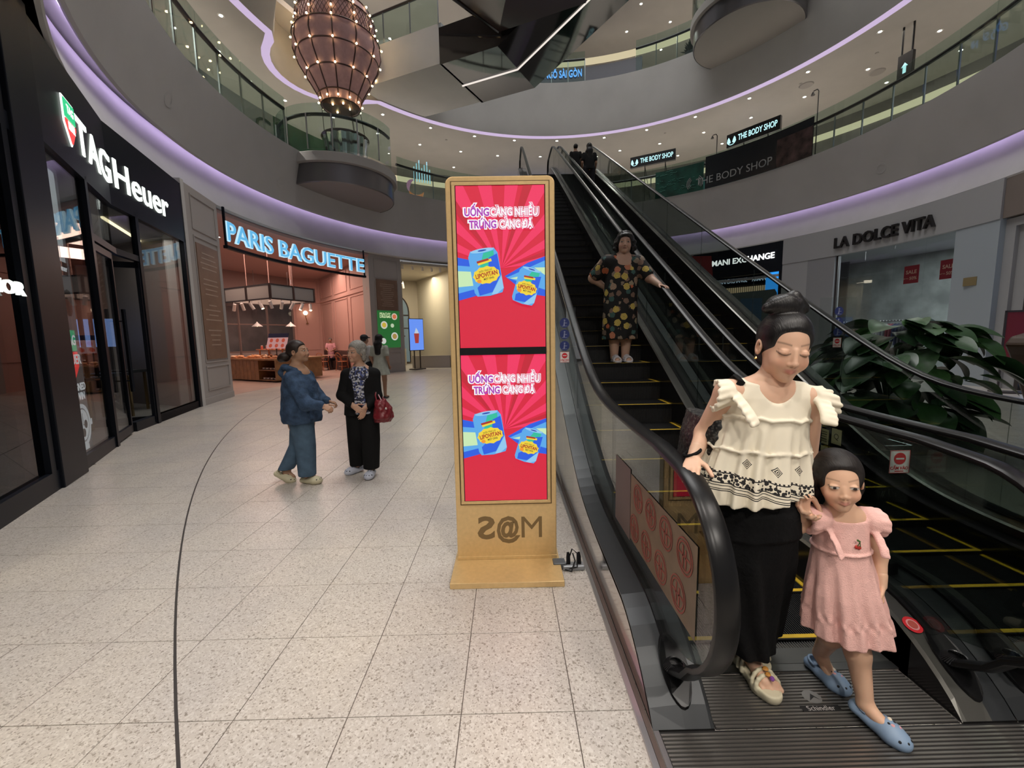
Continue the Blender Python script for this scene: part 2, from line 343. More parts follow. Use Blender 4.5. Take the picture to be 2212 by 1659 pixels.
# ---- small ceiling details: sprinklers and speaker discs in the second-level ceiling
SPK = mat('grey_speaker', (.3, .28, .26), .6)
for k, (x, y) in enumerate(((-9.3, 13.3), (-8.1, 20.9), (-2.9, 22.3), (3.9, 23.2), (8.1, 21.9), (12.1, 17.9), (13.6, 16.1))):
    tag(MB().lathe([(0, -.02), (.05, -.018), (.06, 0)], n=12).build('sprinkler', SPK, None, (x, y, 11.5)), 'tiny dark sprinkler rose in the grey gallery ceiling', 'sprinkler', 'sprinklers in the gallery ceiling')
for k, (x, y, r) in enumerate(((12.4, 18.0, .26), (14.6, 17.2, .26))):
    tag(MB().lathe([(0, -.03), (r*.9, -.03), (r, 0)], n=20).build('ceiling_speaker', SPK, None, (x, y, 11.5)), ('flat round grey ceiling speaker above the light box sign', 'flat round grey ceiling speaker above the right handrail')[k], 'speaker')
# round vents in the second-level fascia
for k, (az, z) in enumerate(((193, 6.75), (166.5, 6.62), (10.5, 6.62))):
    R = 9.98-(z-6.1)*.29; p = pol(az, R, z); v = empty('fascia_vent', ('round grey air nozzle high in the left fascia', 'round grey air nozzle in the fascia below the balloon balcony', 'round grey air nozzle in the right fascia above the white shop')[k], 'vent', p, math.radians(az)+PI/2)
    M = Matrix.Rotation(PI/2-.28, 4, 'X')
    a = MB().lathe([(.10, .0), (.16, 0), (.17, .02), (.11, .05), (.08, .02)], n=24); a.v = [tuple(M @ Vector(q)) for q in a.v]; a.build('rim', FASC, v)
    a = MB().lathe([(0, .012), (.085, .012)], n=24); a.lathe([(0, .03), (.06, .03), (.06, .012)], n=18); a.v = [tuple(M @ Vector(q)) for q in a.v]; a.build('nozzle', mat('vent_dark', (.03, .03, .03), .5), v)
# ================================================================= UPPER LEVELS: balustrades, balconies, balloon, black truss, signs
BGLASS = glass('balustrade_glass', (.80, .88, .85), .75)
RAIL = mat('handrail_black', (.018, .016, .016), .35, .2)
RAILB = mat('handrail_bronze', (.055, .036, .028), .35, .5)
POST = mat('post_steel', (.32, .33, .34), .3, 1.)
def balustrade(name, label, z0, ranges, extra, railh, R=9.52, step=5.4, railm=RAIL, above=.32):
    e = empty(name, label, 'balustrade'); rail = MB()
    for a0, a1, c, rad in [(x[0], x[1], (CX, CY), R) for x in ranges]+extra:
        st = step if rad > 5 else 22
        A = arcs(a0, a1, st)
        for i in range(len(A)-1):
            p = MB(); revolve(p, [(rad, z0+.02), (rad, z0+railh+above), (rad+.015, z0+railh+above), (rad+.015, z0+.02)], A[i]+.006*A[i]/max(1, abs(A[i])), A[i+1]-.06*(10/rad), 1.8 if rad > 5 else 6, False, True, c)
            p.build('glass_panel', BGLASS, e)
            q = pol(A[i], rad+.05, 0, c); 
            MB().box(q.x-.018, q.x+.018, q.y-.018, q.y+.018, z0, z0+railh).build('post', POST, e)
        path = [pol(a, rad+(.05 if rad > 5 else -.05), z0+railh, c) for a in arcs(a0, a1, 1.5 if rad > 5 else 5)]
        rail.tube(path, .055, 8)
    rail.build('handrail', railm, e); return e
BC, BR = (-6.2, 16.5), 2.03
balustrade('glass_balustrade', 'curved glass balustrade with dark handrail around the second level', 7.76, [(-40, 136), (166.3, 236)], [(-162, -8+0, BC, BR)], 1.1)
balustrade('glass_balustrade', 'curved glass balustrade with dark handrail around the third level', 13.62, [(-20, 66), (80, 104)], [], 1.0)
# ---- the two round balconies
RIM = mat('balcony_rim', (.40, .38, .36), .6); BAND = mat('balcony_band', (.20, .19, .20), .28, .75); UNDER = mat('balcony_under', (.24, .22, .205), .6)
def balcony(c, r, z, label):
    e = empty('round_balcony', label, 'balcony', (c[0], c[1], z))
    MB().lathe([(0, .0), (r, 0), (r+.02, -.02), (r+.02, -.30), (r-.05, -.32), (0, -.32)], n=48).build('rim', RIM, e)
    MB().lathe([(r-.10, -.321), (r-.10, -.92), (r-.13, -.95), (r-.13, -.321)], n=48).build('metal_band', BAND, e)
    MB().lathe([(0, -.945), (r-.14, -.94), (r-.14, -.90), (0, -.90)], n=48).build('underside', UNDER, e)
    return e
balcony(BC, BR, 7.72, 'round grey balcony carrying the mirrored balloon basket')
balcony((9.45, 17.25), 2.0, 13.7, 'round grey balcony high on the right with a bare underside')
e = empty('glass_balustrade', 'short curved glass balustrade on the high right balcony', 'balustrade')
rl = MB()
A = arcs(130, 300, 24)
for i in range(len(A)-1):
    p = MB(); revolve(p, [(1.95, 13.72), (1.95, 15.0), (1.965, 15.0), (1.965, 13.72)], A[i]+.4, A[i+1]-.4, 6, False, True, (9.45, 17.25)); p.build('glass_panel', BGLASS, e)
    q = pol(A[i], 1.9, 0, (9.45, 17.25)); MB().box(q.x-.018, q.x+.018, q.y-.018, q.y+.018, 13.7, 14.7).build('post', POST, e)
rl.tube([pol(a, 1.9, 14.7, (9.45, 17.25)) for a in arcs(130, 300, 6)], .05, 8).build('handrail', RAIL, e)
CHR = mat('chrome', (.75, .75, .76), .08, 1.)
tb = MB(); tb.tube([(7.9, 16.9, 13.7), (7.85, 16.8, 14.6), (8.0, 16.9, 15.6), (7.8, 16.8, 16.6), (7.9, 16.9, 17.3)], .16, 12)
tag(tb.build('chrome_sculpture', CHR), 'wavy chrome column standing on the high right balcony', 'sculpture')
# ---- hot air balloon lamp
BX, BY = -6.05, 16.6
bal = empty('balloon_chandelier', 'large pink hot air balloon chandelier dotted with tiny bulbs', 'chandelier', (BX, BY, 0))
FAB = mat('balloon_fabric', (.30, .175, .165), .8, var=.12, vs_=8, emit=(.42, .23, .22), es=.13); FRM = mat('balloon_frame', (.055, .022, .016), .5)
PR = [(.66, 10.12), (.74, 10.42), (1.02, 10.9), (1.34, 11.45), (1.5, 11.95), (1.46, 12.3)]
PR2 = [(1.30, 12.3), (1.36, 12.6), (1.34, 13.0), (1.22, 13.3), (.98, 13.52), (.5, 13.66), (0, 13.7)]
MB().lathe(PR, n=40).build('envelope', FAB, bal); MB().lathe(PR2, n=40).build('crown', FAB, bal)
MB().lathe([(1.30, 12.3), (1.47, 12.3)], n=40).build('shoulder', FAB, bal)
MB().lathe([(.0, 10.16), (.64, 10.14)], n=30).build('bottom_disc', mat('balloon_mouth', (.12, .06, .04), .6), bal)
NRIB = 12
for k in range(NRIB):
    a = 2*PI*(k+.5)/NRIB; ca, sa = math.cos(a), math.sin(a)
    MB().tube([((r+.015)*ca, (r+.015)*sa, z) for r, z in PR+PR2[:-1]], .022, 6).build('rib', FRM, bal)
for r, z in ((.67, 10.12), (.75, 10.42), (1.1, 11.03), (1.42, 11.65), (1.49, 12.3), (1.34, 12.35), (1.345, 12.98), (1.22, 13.3), (.99, 13.52)):
    MB().tube([((r+.012)*math.cos(t), (r+.012)*math.sin(t), z) for t in [2*PI*i/48 for i in range(48)]], .022, 6, closed=True).build('hoop', FRM, bal)
lt = MB()
for k in range(60):
    for sgn in (-1, 1):
        t = 2*PI*k/60; pts = []
        for i in range(5):
            u = i/4; tt = t+sgn*u*.30; r = 1.35+(.03*math.sin(PI*u)); pts.append(((r+.012)*math.cos(tt), (r+.012)*math.sin(tt), 12.36+u*.64))
        lt.tube(pts, .009, 4, caps=False)
lt.build('lattice', FRM, bal, kind='stuff')
BULB = lum('bulb', (1, .72, .36), 40); bm_ = None
for k in range(NRIB):
    a = 2*PI*(k+.5)/NRIB
    for r, z in ((.70, 10.2), (1.1, 11.03), (1.42, 11.65), (1.5, 12.3), (1.37, 12.65), (1.345, 13.0), (1.22, 13.3)):
        loc = ((r+.06)*math.cos(a), (r+.06)*math.sin(a), z)
        if bm_ is None: o = MB().ball((0, 0, 0), .032, 8).build('bulb', BULB, bal, loc); bm_ = o.data
        else: link('bulb', bm_, bal, loc)
for x, y in ((.3, .1), (-.25, .3), (-.2, -.25), (.2, -.3)): link('bulb', bm_, bal, (x, y, 10.12))
ROPE = mat('rope_dark', (.05, .035, .03), .7)
for k in range(6):
    a = 2*PI*k/6+.3; MB().tube([(.66*math.cos(a), .66*math.sin(a), 10.15), (.72*math.cos(a)+.1, .72*math.sin(a), 9.0)], .012, 5).build('rope', ROPE, bal)
bk = empty('mirrored_basket', 'tall fluted mirror-chrome balloon basket standing on the round balcony', 'basket', (BX+.1, BY, 7.72))
fl = MB(); vs = []
for i in range(72):
    t = 2*PI*i/72; k = 1+.03*math.cos(t*18)
    for r, z in ((.66, .02), (.70, .5), (.76, 1.0), (.80, 1.28)): vs.append((r*k*math.cos(t), r*k*math.sin(t), z))
fl.add(vs, [(i*4+k, ((i+1) % 72)*4+k, ((i+1) % 72)*4+k+1, i*4+k+1) for i in range(72) for k in range(3)], True)
fl.build('body', CHR, bk); MB().tube([(.82*math.cos(t), .82*math.sin(t), 1.28) for t in [2*PI*i/40 for i in range(40)]], .035, 8, closed=True).build('top_ring', FRM, bk)
MB().lathe([(0, .02), (.64, .02), (.66, 0)], n=30).build('floor_plate', CHR, bk)
# ---- black mirrored escalator trusses overhead, white landing box
BLK = mat('black_mirror', (.012, .010, .010), .06, 0., spec=.9); BLK2 = mat('maroon_mirror', (.035, .022, .020), .15, .0, spec=.8)
u2 = Vector((.9165, -.40, 0)); v2 = Vector((.48, .877, 0))
Wc, Sc, Ec, Nc = Vector((-2.29, 16.48, 11.5)), Vector((-.91, 19.0, 11.5)), Vector((1.3, 17.98, 11.5)), Vector((-.14, 15.54, 11.5))
tz = Vector((0, 0, 1.25)); inc = Vector((u2.x, u2.y, .577))*9
t = empty('escalator_truss', 'black mirrored underside of an escalator crossing high overhead with a white light line', 'escalator', (0, 0, 0))
MB().hexa([Wc, Nc, Ec, Sc, Wc+tz, Nc+tz, Ec+tz, Sc+tz]).build('landing_soffit', BLK, t)
MB().hexa([Nc, Nc+inc, Ec+inc, Ec, Nc+tz, Nc+inc+tz, Ec+inc+tz, Ec+tz]).build('inclined_soffit', BLK, t)
ledm = lum('white_led', (1, .9, .82), .9); m1 = (Wc+Sc)/2; m2 = (Nc+Ec)/2; dn = Vector((0, 0, -.03))
MB().tube([m1+dn, m2+dn, m2+inc+dn], .03, 6).build('light_line', ledm, t)
for P in (Nc, Ec):
    MB().hexa([P+tz, P+inc+tz, P+inc+tz+v2*.02, P+tz+v2*.02, P+tz+Vector((0, 0, 1)), P+inc+tz+Vector((0, 0, 1)), P+inc+tz+v2*.02+Vector((0, 0, 1)), P+tz+v2*.02+Vector((0, 0, 1))]).build('side_glass', BGLASS, t)
d5 = Vector((-.98, -.17, .577)); e5 = Vector((.17, -.98, 0)); O5 = Nc+Vector((.05, -.15, .35))
t5 = empty('escalator_truss', 'maroon-black underside of a second escalator at the top edge of the view', 'escalator')
MB().hexa([O5, O5+e5*2.6, O5+e5*2.6+d5*9, O5+d5*9, O5+tz, O5+e5*2.6+tz, O5+e5*2.6+d5*9+tz, O5+d5*9+tz]).build('inclined_soffit', BLK2, t5)
for k in (0, 2.6):
    MB().tube([O5+e5*k+Vector((0, 0, -.02)), O5+e5*k+d5*9+Vector((0, 0, -.02))], .05, 6).build('edge_trim', BLK, t5)
MB().hexa([O5+e5*2.6, O5+e5*2.6+u2*3, O5+u2*3, O5, O5+e5*2.6+tz, O5+e5*2.6+u2*3+tz, O5+u2*3+tz, O5+tz]).build('landing_soffit', BLK2, t5)
back = -u2*3.7+Vector((0, 0, 0))
lb = empty('landing_bridge', 'white box-shaped landing bridge running to the black truss', 'bridge')
h3 = Vector((0, 0, 1.4))
lf = Vector((0, 0, .04)); MB().hexa([Wc+back+lf, Wc+lf, Sc+lf, Sc+back+lf, Wc+back+h3, Wc+h3, Sc+h3, Sc+back+h3]).build('body', FASC, lb)
for k in range(3):
    a = Wc+back*(k/3)+h3; c_ = Wc+back*((k+1)/3)*.99+h3; n_ = v2*.02
    MB().hexa([a, c_, c_+n_, a+n_, a+Vector((0, 0, 1.15)), c_+Vector((0, 0, 1.15)), c_+n_+Vector((0, 0, 1.15)), a+n_+Vector((0, 0, 1.15))]).build('glass_panel', BGLASS, lb)
    MB().box(a.x-.02, a.x+.02, a.y-.02, a.y+.02, a.z, a.z+1.1).build('post', POST, lb)
MB().tube([Wc+h3+Vector((0, 0, 1.1)), Wc+back+h3+Vector((0, 0, 1.1))], .05, 6).build('handrail', RAIL, lb)
MB().hexa([Wc+u2*.02, Wc+u2*.1, Sc+u2*.1, Sc+u2*.02, Wc+u2*.02+h3, Wc+u2*.1+h3, Sc+u2*.1+h3, Sc+u2*.02+h3]).build('end_trim', mat('end_trim_grey', (.25, .27, .28), .4), lb)
# ---- signs on the second level
SBLK = mat('sign_black', (.012, .012, .013), .4); SGLOW = lum('sign_cyan_white', (.55, .95, 1.0), 1.15)
def hang_sign(az0, az1, R, z0, z1, txt, label, size):
    e = empty('light_box_sign', label, 'sign')
    p0, p1 = pol(az0, R), pol(az1, R); d = (p1-p0).normalized(); n_ = Vector((-d.y, d.x, 0)); ln = (p1-p0).length
    MB().wallbox(p0, p1, .14, z0, z1).build('box', SBLK, e)
    mid = (p0+p1)/2; M = frame((mid.x-n_.x*.005, mid.y-n_.y*.005, (z0+z1)/2), d, (0, 0, 1))
    text('lettering', txt, size, M @ Matrix.Translation((ln*.09, 0, 0)), SGLOW, e, .006, .004, width=ln*.72)
    r = (z1-z0)*.33; a = MB(); Mx = M @ Matrix.Translation((-ln*.40, 0, 0))
    for s_ in (-1, 1):
        pts = [(s_*(r*.18), -r*.5)]+[(s_*r*math.cos(q)*1, r*math.sin(q)) for q in [-.9+i*.25 for i in range(8)]]+[(s_*r*.35, r*.1)]
        a.exprism(pts, Mx, .006)
    for i in range(14):
        q0, q1 = -PI*.95+i*PI*.9/14, -PI*.95+(i+1)*PI*.9/14; a.exprism([(r*.98*math.cos(q0), r*.98*math.sin(q0)), (r*1.12*math.cos(q0), r*1.12*math.sin(q0)), (r*1.12*math.cos(q1), r*1.12*math.sin(q1)), (r*.98*math.cos(q1), r*.98*math.sin(q1))], Mx, .006)
    a.build('emblem', SGLOW, e)
    for k in (.33, .78):
        q = p0+(p1-p0)*k+n_*.07; MB().tube([(q.x, q.y, z0), (q.x+.0, q.y, 7.7)], .018, 6).build('leg', SBLK, e); MB().tube([(q.x, q.y, z0), (q.x+.3*d.x, q.y+.3*d.y, 7.7)], .012, 6).build('brace', SBLK, e)
    return e
hang_sign(67.2, 55.2, 9.75, 9.46, 9.94, 'THE BODY SHOP', 'black light box sign with cyan letters, the smaller one left beside the escalator top', .30)
hang_sign(42.6, 30.6, 9.75, 9.3, 9.82, 'THE BODY SHOP', 'black light box sign with cyan letters, the nearer one up on the right', .32)
BAN = mat('banner_black', (.010, .013, .017), .25); BANT = mat('banner_letters', (.30, .31, .31), .5); GRN = mat('green_mesh', (.006, .05, .035), .35, var=.5, vs_=3)
bn = empty('railing_banner', 'black banner with pale lettering along the glass railing', 'banner')
b = MB(); revolve(b, [(9.47, 7.78), (9.47, 9.1), (9.485, 9.1), (9.485, 7.78)], 22.5, 47, 1.5, True, True); b.build('cloth', BAN, bn)
text('lettering', 'THE BODY SHOP', .42, None, BANT, bn, .003, .0, width=3.0, bend=cylbend(9.46, 40.2, 8.12))
a = MB()
for s_ in (-1, 1):
    for q in (.16, .22, .28): a.tube([cylbend(9.46, 51.2-1.6, 8.12)(Vector((s_*(.05+q*math.cos(w)), q*1.1*math.sin(w), .004))) for w in [-.7+i*.25 for i in range(8)]], .014, 5)
a.build('emblem', BANT, bn)
FLO = mat('banner_print', (.05, .03, .03), .3, var=.9, vs_=3.5)
b = MB(); revolve(b, [(9.46, 7.79), (9.46, 8.8), (9.468, 8.8), (9.468, 7.79)], 22.6, 30.2, 1.5, True, True); b.build('printed_panel', FLO, bn)
tag_g = empty('railing_banner', 'dark green crinkled banner beside the escalator top', 'banner'); b = MB(); revolve(b, [(9.47, 7.78), (9.47, 8.95), (9.485, 8.95), (9.485, 7.78)], 47.4, 60, 1.5, True, True); b.build('cloth', GRN, tag_g)
w_ = MB()
for k in range(26):
    az = random.uniform(48, 59.4); z = random.uniform(7.9, 8.9); ln = random.uniform(.6, 2.2)
    w_.tube([pol(az+i*ln/5, 9.46, z+random.uniform(-.03, .03)) for i in range(6)], .008, 4)
w_.build('crease', mat('green_gleam', (.05, .22, .17), .3), tag_g, kind='stuff')
text('lettering', '', .1, Matrix(), BANT) if False else None
bl = empty('shop_sign', 'small glowing blue shop sign behind the railing under the right light box', 'sign'); BG = lum('sign_blue', (.18, .45, 1.0), 1.3)
text('lettering', 'MI KOI', .5, None, BG, bl, .01, .01, width=1.25, bend=cylbend(13.2, 40.6, 10.3)); a = MB()
for q in (.25, .13): a.tube([cylbend(13.2, 44.6, 10.3)(Vector((q*math.cos(w), q*math.sin(w), 0))) for w in [2*PI*i/20 for i in range(20)]], .03, 5, closed=True)
a.build('emblem', BG, bl)
TEAL = mat('teal_hoarding', (.02, .12, .14), .5)
b = MB(); revolve(b, [(15.9, 7.6), (15.9, 9.9), (16.0, 9.9), (16.0, 7.6)], -25, 17, 3, False, True); tag(b.build('shop_hoarding', TEAL), 'teal shop hoarding behind the upper right glass railing', 'hoarding')
b = MB(); revolve(b, [(15.9, 7.6), (15.9, 10.4), (16.0, 10.4), (16.0, 7.6)], 40, 62, 3, False, True); tag(b.build('shop_hoarding', TEAL), 'teal shop front behind the light box signs', 'hoarding')
GW = mat('green_window', (.03, .13, .07), .4, var=.3, vs_=2); GP = mat('window_pale', (.32, .36, .36), .4)
gs = empty('shop_window', 'green and grey shop window with dark outlined letters behind the left railing', 'window'); 
b = MB(); revolve(b, [(11.4, 7.6), (11.4, 9.6), (11.45, 9.6), (11.45, 7.6)], 138, 158.6, 1.5, False, True); b.build('green_panel', GW, gs)
b = MB(); revolve(b, [(11.4, 7.6), (11.4, 9.6), (11.45, 9.6), (11.45, 7.6)], 158.7, 186, 1.5, False, True); b.build('pale_panel', GP, gs)
GL = mat('window_letter', (.01, .06, .045), .5)
text('letter', 'C', .85, None, GL, gs, .006, .0, width=.62, bend=cylbend(11.38, 160.9, 9.0)); text('letter', 'A', .85, None, GL, gs, .006, .0, width=.72, bend=cylbend(11.38, 156.9, 9.0))
# crescent logo shop beyond the balcony
lg = empty('shop_sign', 'pale tube letters over a pink and orange crescent behind the railing', 'sign')
a = MB()
for k in range(7): a.box(-.02, .02, -.02, .02, 0, 1)
a.v = [tuple(cylbend(12.4, 121.8, 9.5)(Vector(((q[0]+(i//8-3)*.14), q[2]*(.7+.18*((i//8) % 3)), q[1])))) for i, q in enumerate(a.v)]
a.build('tube_letters', lum('tube_cyan', (.45, .85, 1), .8), lg)
cr = MB(); cr.tube([cylbend(12.4, 123.4, 9.15)(Vector((.42*math.cos(w), .42*math.sin(w), 0))) for w in [PI*.6+i*PI*.55/10 for i in range(11)]], [.02+.08*math.sin(PI*i/10) for i in range(11)], 8); cr.build('crescent_pink', lum('pink_glow', (.75, .35, .55), .35), lg)
cr = MB(); cr.tube([cylbend(12.4, 123.4, 9.15)(Vector((.42*math.cos(w), .42*math.sin(w), 0))) for w in [PI*1.15+i*PI*.75/10 for i in range(11)]], [.02+.09*math.sin(PI*i/10) for i in range(11)], 8); cr.build('crescent_orange', lum('orange_glow', (.8, .25, .05), .4), lg)
text('lettering', 'crescent mall', .16, None, lum('grey_glow', (.5, .5, .5), .25), lg, .003, width=1.0, bend=cylbend(12.38, 123.0, 8.6))
# third level: lit shop name
ns = empty('shop_sign', 'glowing blue restaurant name on a dark board across the third level', 'sign')
b = MB(); revolve(b, [(12.1, 13.9), (12.1, 15.75), (12.2, 15.75), (12.2, 13.9)], 66, 96, 2, False, True); b.build('board', mat('navy_board', (.006, .008, .03), .3), ns)
text('lettering', 'NGÕ SÀI GÒN', .5, None, lum('sign_blue2', (.14, .42, 1.0), 1.4), ns, .02, .008, width=2.0, bend=cylbend(12.05, 85.4, 15.45))
# lamp posts and a wall-fixed camera above the right railing
for k, (az, z1, lab) in enumerate(((23.8, 10.15, 'thin black gooseneck lamp post rising above the right railing'), (45.4, 10.05, 'thin black gooseneck lamp post between the two light box signs'))):
    p = pol(az, 10.0, 7.7); e = empty('gooseneck_lamp', lab, 'lamp', p); d = (pol(az+90, 1)-Vector((CX, CY, 0))).normalized()
    MB().tube([(0, 0, 0), (0, 0, z1-7.7), (d.x*.05, d.y*.05, z1-7.62), (d.x*.18, d.y*.18, z1-7.62)], .018, 6).build('pole', RAIL, e); MB().lathe([(.02, .06), (.07, -.05), (0, -.05)], c=(d.x*.2, d.y*.2, z1-7.7), n=10).build('head', RAIL, e)
p = pol(14.2, 11.5); e = empty('hanging_sign', 'small black hanging sign with a cyan arrow above the right railing', 'sign', (p.x, p.y, 10.2), math.radians(14.2-90)); 
for k in (-.15, .15): MB().tube([(k, 0, .4), (k, 0, 1.3)], .03, 6).build('hanger', SBLK, e)
MB().box(-.22, .22, -.06, .06, -.35, .42).build('box', SBLK, e, bevel=.01); text('arrow', '?', .3, frame((0, -.065, 0), (1, 0, 0), (0, 0, 1)), SGLOW, e, .003) if False else MB().add([(-.05, -.066, -.2), (.05, -.066, -.2), (.05, -.066, .0), (.1, -.066, 0), (0, -.066, .13), (-.1, -.066, 0), (-.05, -.066, 0)], [(0, 1, 2, 3, 4, 5, 6)]).build('arrow', SGLOW, e)
BLUEN = lum('blue_tube', (.05, .16, 1), 1.6)
nb = MB(); nb.tube([pol(a, 13.8, 10.3+.1*math.sin(a*3)) for a in arcs(-12, -22, 1)], .1, 6); tag(nb.build('neon_tube', BLUEN), 'glowing blue neon line at the upper right corner', 'neon')
# plants on third level railing
PLG = mat('plant_dark', (.02, .035, .02), .6); POTG = mat('pot_grey', (.05, .05, .05), .6)
for k, (az, lab) in enumerate(((47.5, 'dark potted shrub behind the third level railing, the right one'), (52.5, 'dark potted shrub behind the third level railing, the left one'))):
    p = pol(az, 10.05, 13.63); e = empty('potted_shrub', lab, 'plant', p); MB().lathe([(0, 0), (.22, 0), (.26, .3), (0, .3)], n=12).build('pot', POTG, e); a = MB()
    for i in range(70):
        t1, t2 = random.uniform(0, 2*PI), random.uniform(.1, 1.3); L_ = random.uniform(.25, .55); d = Vector((math.cos(t1)*math.cos(t2), math.sin(t1)*math.cos(t2), math.sin(t2))); s_ = d.cross(Vector((0, 0, 1))).normalized()*.05
        o_ = Vector((0, 0, .3)); a.add([o_+d*L_*.3, o_+d*L_*.65+s_, o_+d*L_, o_+d*L_*.65-s_], [(0, 1, 2, 3)])
    a.build('foliage', PLG, e)
# ================================================================= ESCALATORS
RISE, SL = 7.6, .577
def zinc(y, ya, w=.45):
    yb = ya+RISE/SL; f = lambda t: .5*((t)+math.sqrt(t*t+w*w))
    return SL*(f(y-ya)-f(y-yb))
EBLK = mat('escalator_black', (.013, .013, .014), .3, spec=.45); ESTEP = mat('step_black', (.010, .010, .0105), .45); YEL = mat('step_yellow', (.62, .40, .02), .55)
EDECK = mat('deck_grey', (.040, .043, .046), .36, .35); ESKIRT = mat('skirt_black', (.018, .017, .017), .18, .4, spec=.7); RUB = mat('rubber', (.006, .006, .0065), .30, spec=.28)
POL = mat('polished_steel', (.62, .58, .55), .12, 1.); EGLASS = glass('escalator_glass', (.62, .66, .64), .95); RIBM = mat('plate_rib', (.36, .335, .305), .34, .85); RIBD = mat('plate_groove', (.012, .011, .011), .5)
MARB = mat('mirror_deck', (.13, .127, .115), .22, .6, var=.4, vs_=1.2)
def psweep(mb, pts, x, prof, smooth=True, caps=True, closed=False):   # path in a plane x = const, profile (dx, normal)
    m = len(pts); n = len(prof); vs = []
    for i in range(m):
        a = pts[max(i-1, 0)]; c = pts[min(i+1, m-1)]; dy, dz = c[0]-a[0], c[1]-a[1]; l = math.hypot(dy, dz) or 1; ny, nz = -dz/l, dy/l
        for px, pn in prof: vs.append((x+px, pts[i][0]+ny*pn, pts[i][1]+nz*pn))
    fs = [(i*n+k, i*n+(k+1) % n, (i+1)*n+(k+1) % n, (i+1)*n+k) for i in range(m-1) for k in range(n)]
    if caps: fs += [list(range(n))[::-1], [(m-1)*n+k for k in range(n)]]
    return mb.add(vs, fs, smooth)
RPROF = [(.040*math.copysign(abs(math.cos(t))**.7, math.cos(t)), .017*math.copysign(abs(math.sin(t))**.8, math.sin(t))) for t in [2*PI*i/14 for i in range(14)]]
YT = 3.05+RISE/SL
NY, NZ, NRr = 1.56, .62, .38        # lower newel
def rail_path():
    P = [(1.56, .125), (1.51, .155), (1.46, .19), (1.41, .225)]
    P += [(NY+NRr*math.cos(t)*1.02, NZ+NRr*math.sin(t)) for t in [math.radians(-122-i*8) for i in range(19)]]
    P += [(y, 1.0+zinc(y, 3.05)) for y in [1.75+.15*i for i in range(22)]]
    P += [(y, 1.0+zinc(y, 3.05)) for y in [5.2+.8*i for i in range(12)]]
    P += [(y, 1.0+zinc(y, 3.05)) for y in [14.9+.15*i for i in range(18)]]
    zt = 1+RISE; ye = 17.6
    P += [(ye+.365*math.cos(t), zt-.365+.365*math.sin(t)) for t in [math.radians(90-i*10) for i in range(18)]]
    P += [(ye-.1, zt-.76), (ye-.2, zt-.82)]
    return P
def deck_z(y):
    z = .25+zinc(y, 3.0)
    if y < 1.92: t = max(0, (y-1.40)/.52); z = .012+(z-.012)*math.sin(t*PI/2)**.8
    return z
DY = [1.40, 1.45, 1.5, 1.56, 1.62, 1.7, 1.78, 1.86, 2.0, 2.2, 2.4, 2.55, 2.7, 2.8, 2.9, 3.0, 3.1, 3.2, 3.35, 3.5, 3.7, 4, 6, 9, 12, 15, 15.6, 15.8, 16, 16.2, 16.4, 16.6, 17, 17.6]
def strip(mb, cols, ys=DY, y0=None, smooth=False):   # cols: list of (x, dz) across
    n = len(cols); vs = [(x, y, max(.004, deck_z(y)+dz)) for y in ys for x, dz in cols]
    return mb.add(vs, [(i*n+k, i*n+k+1, (i+1)*n+k+1, (i+1)*n+k) for i in range(len(ys)-1) for k in range(n-1)], smooth)
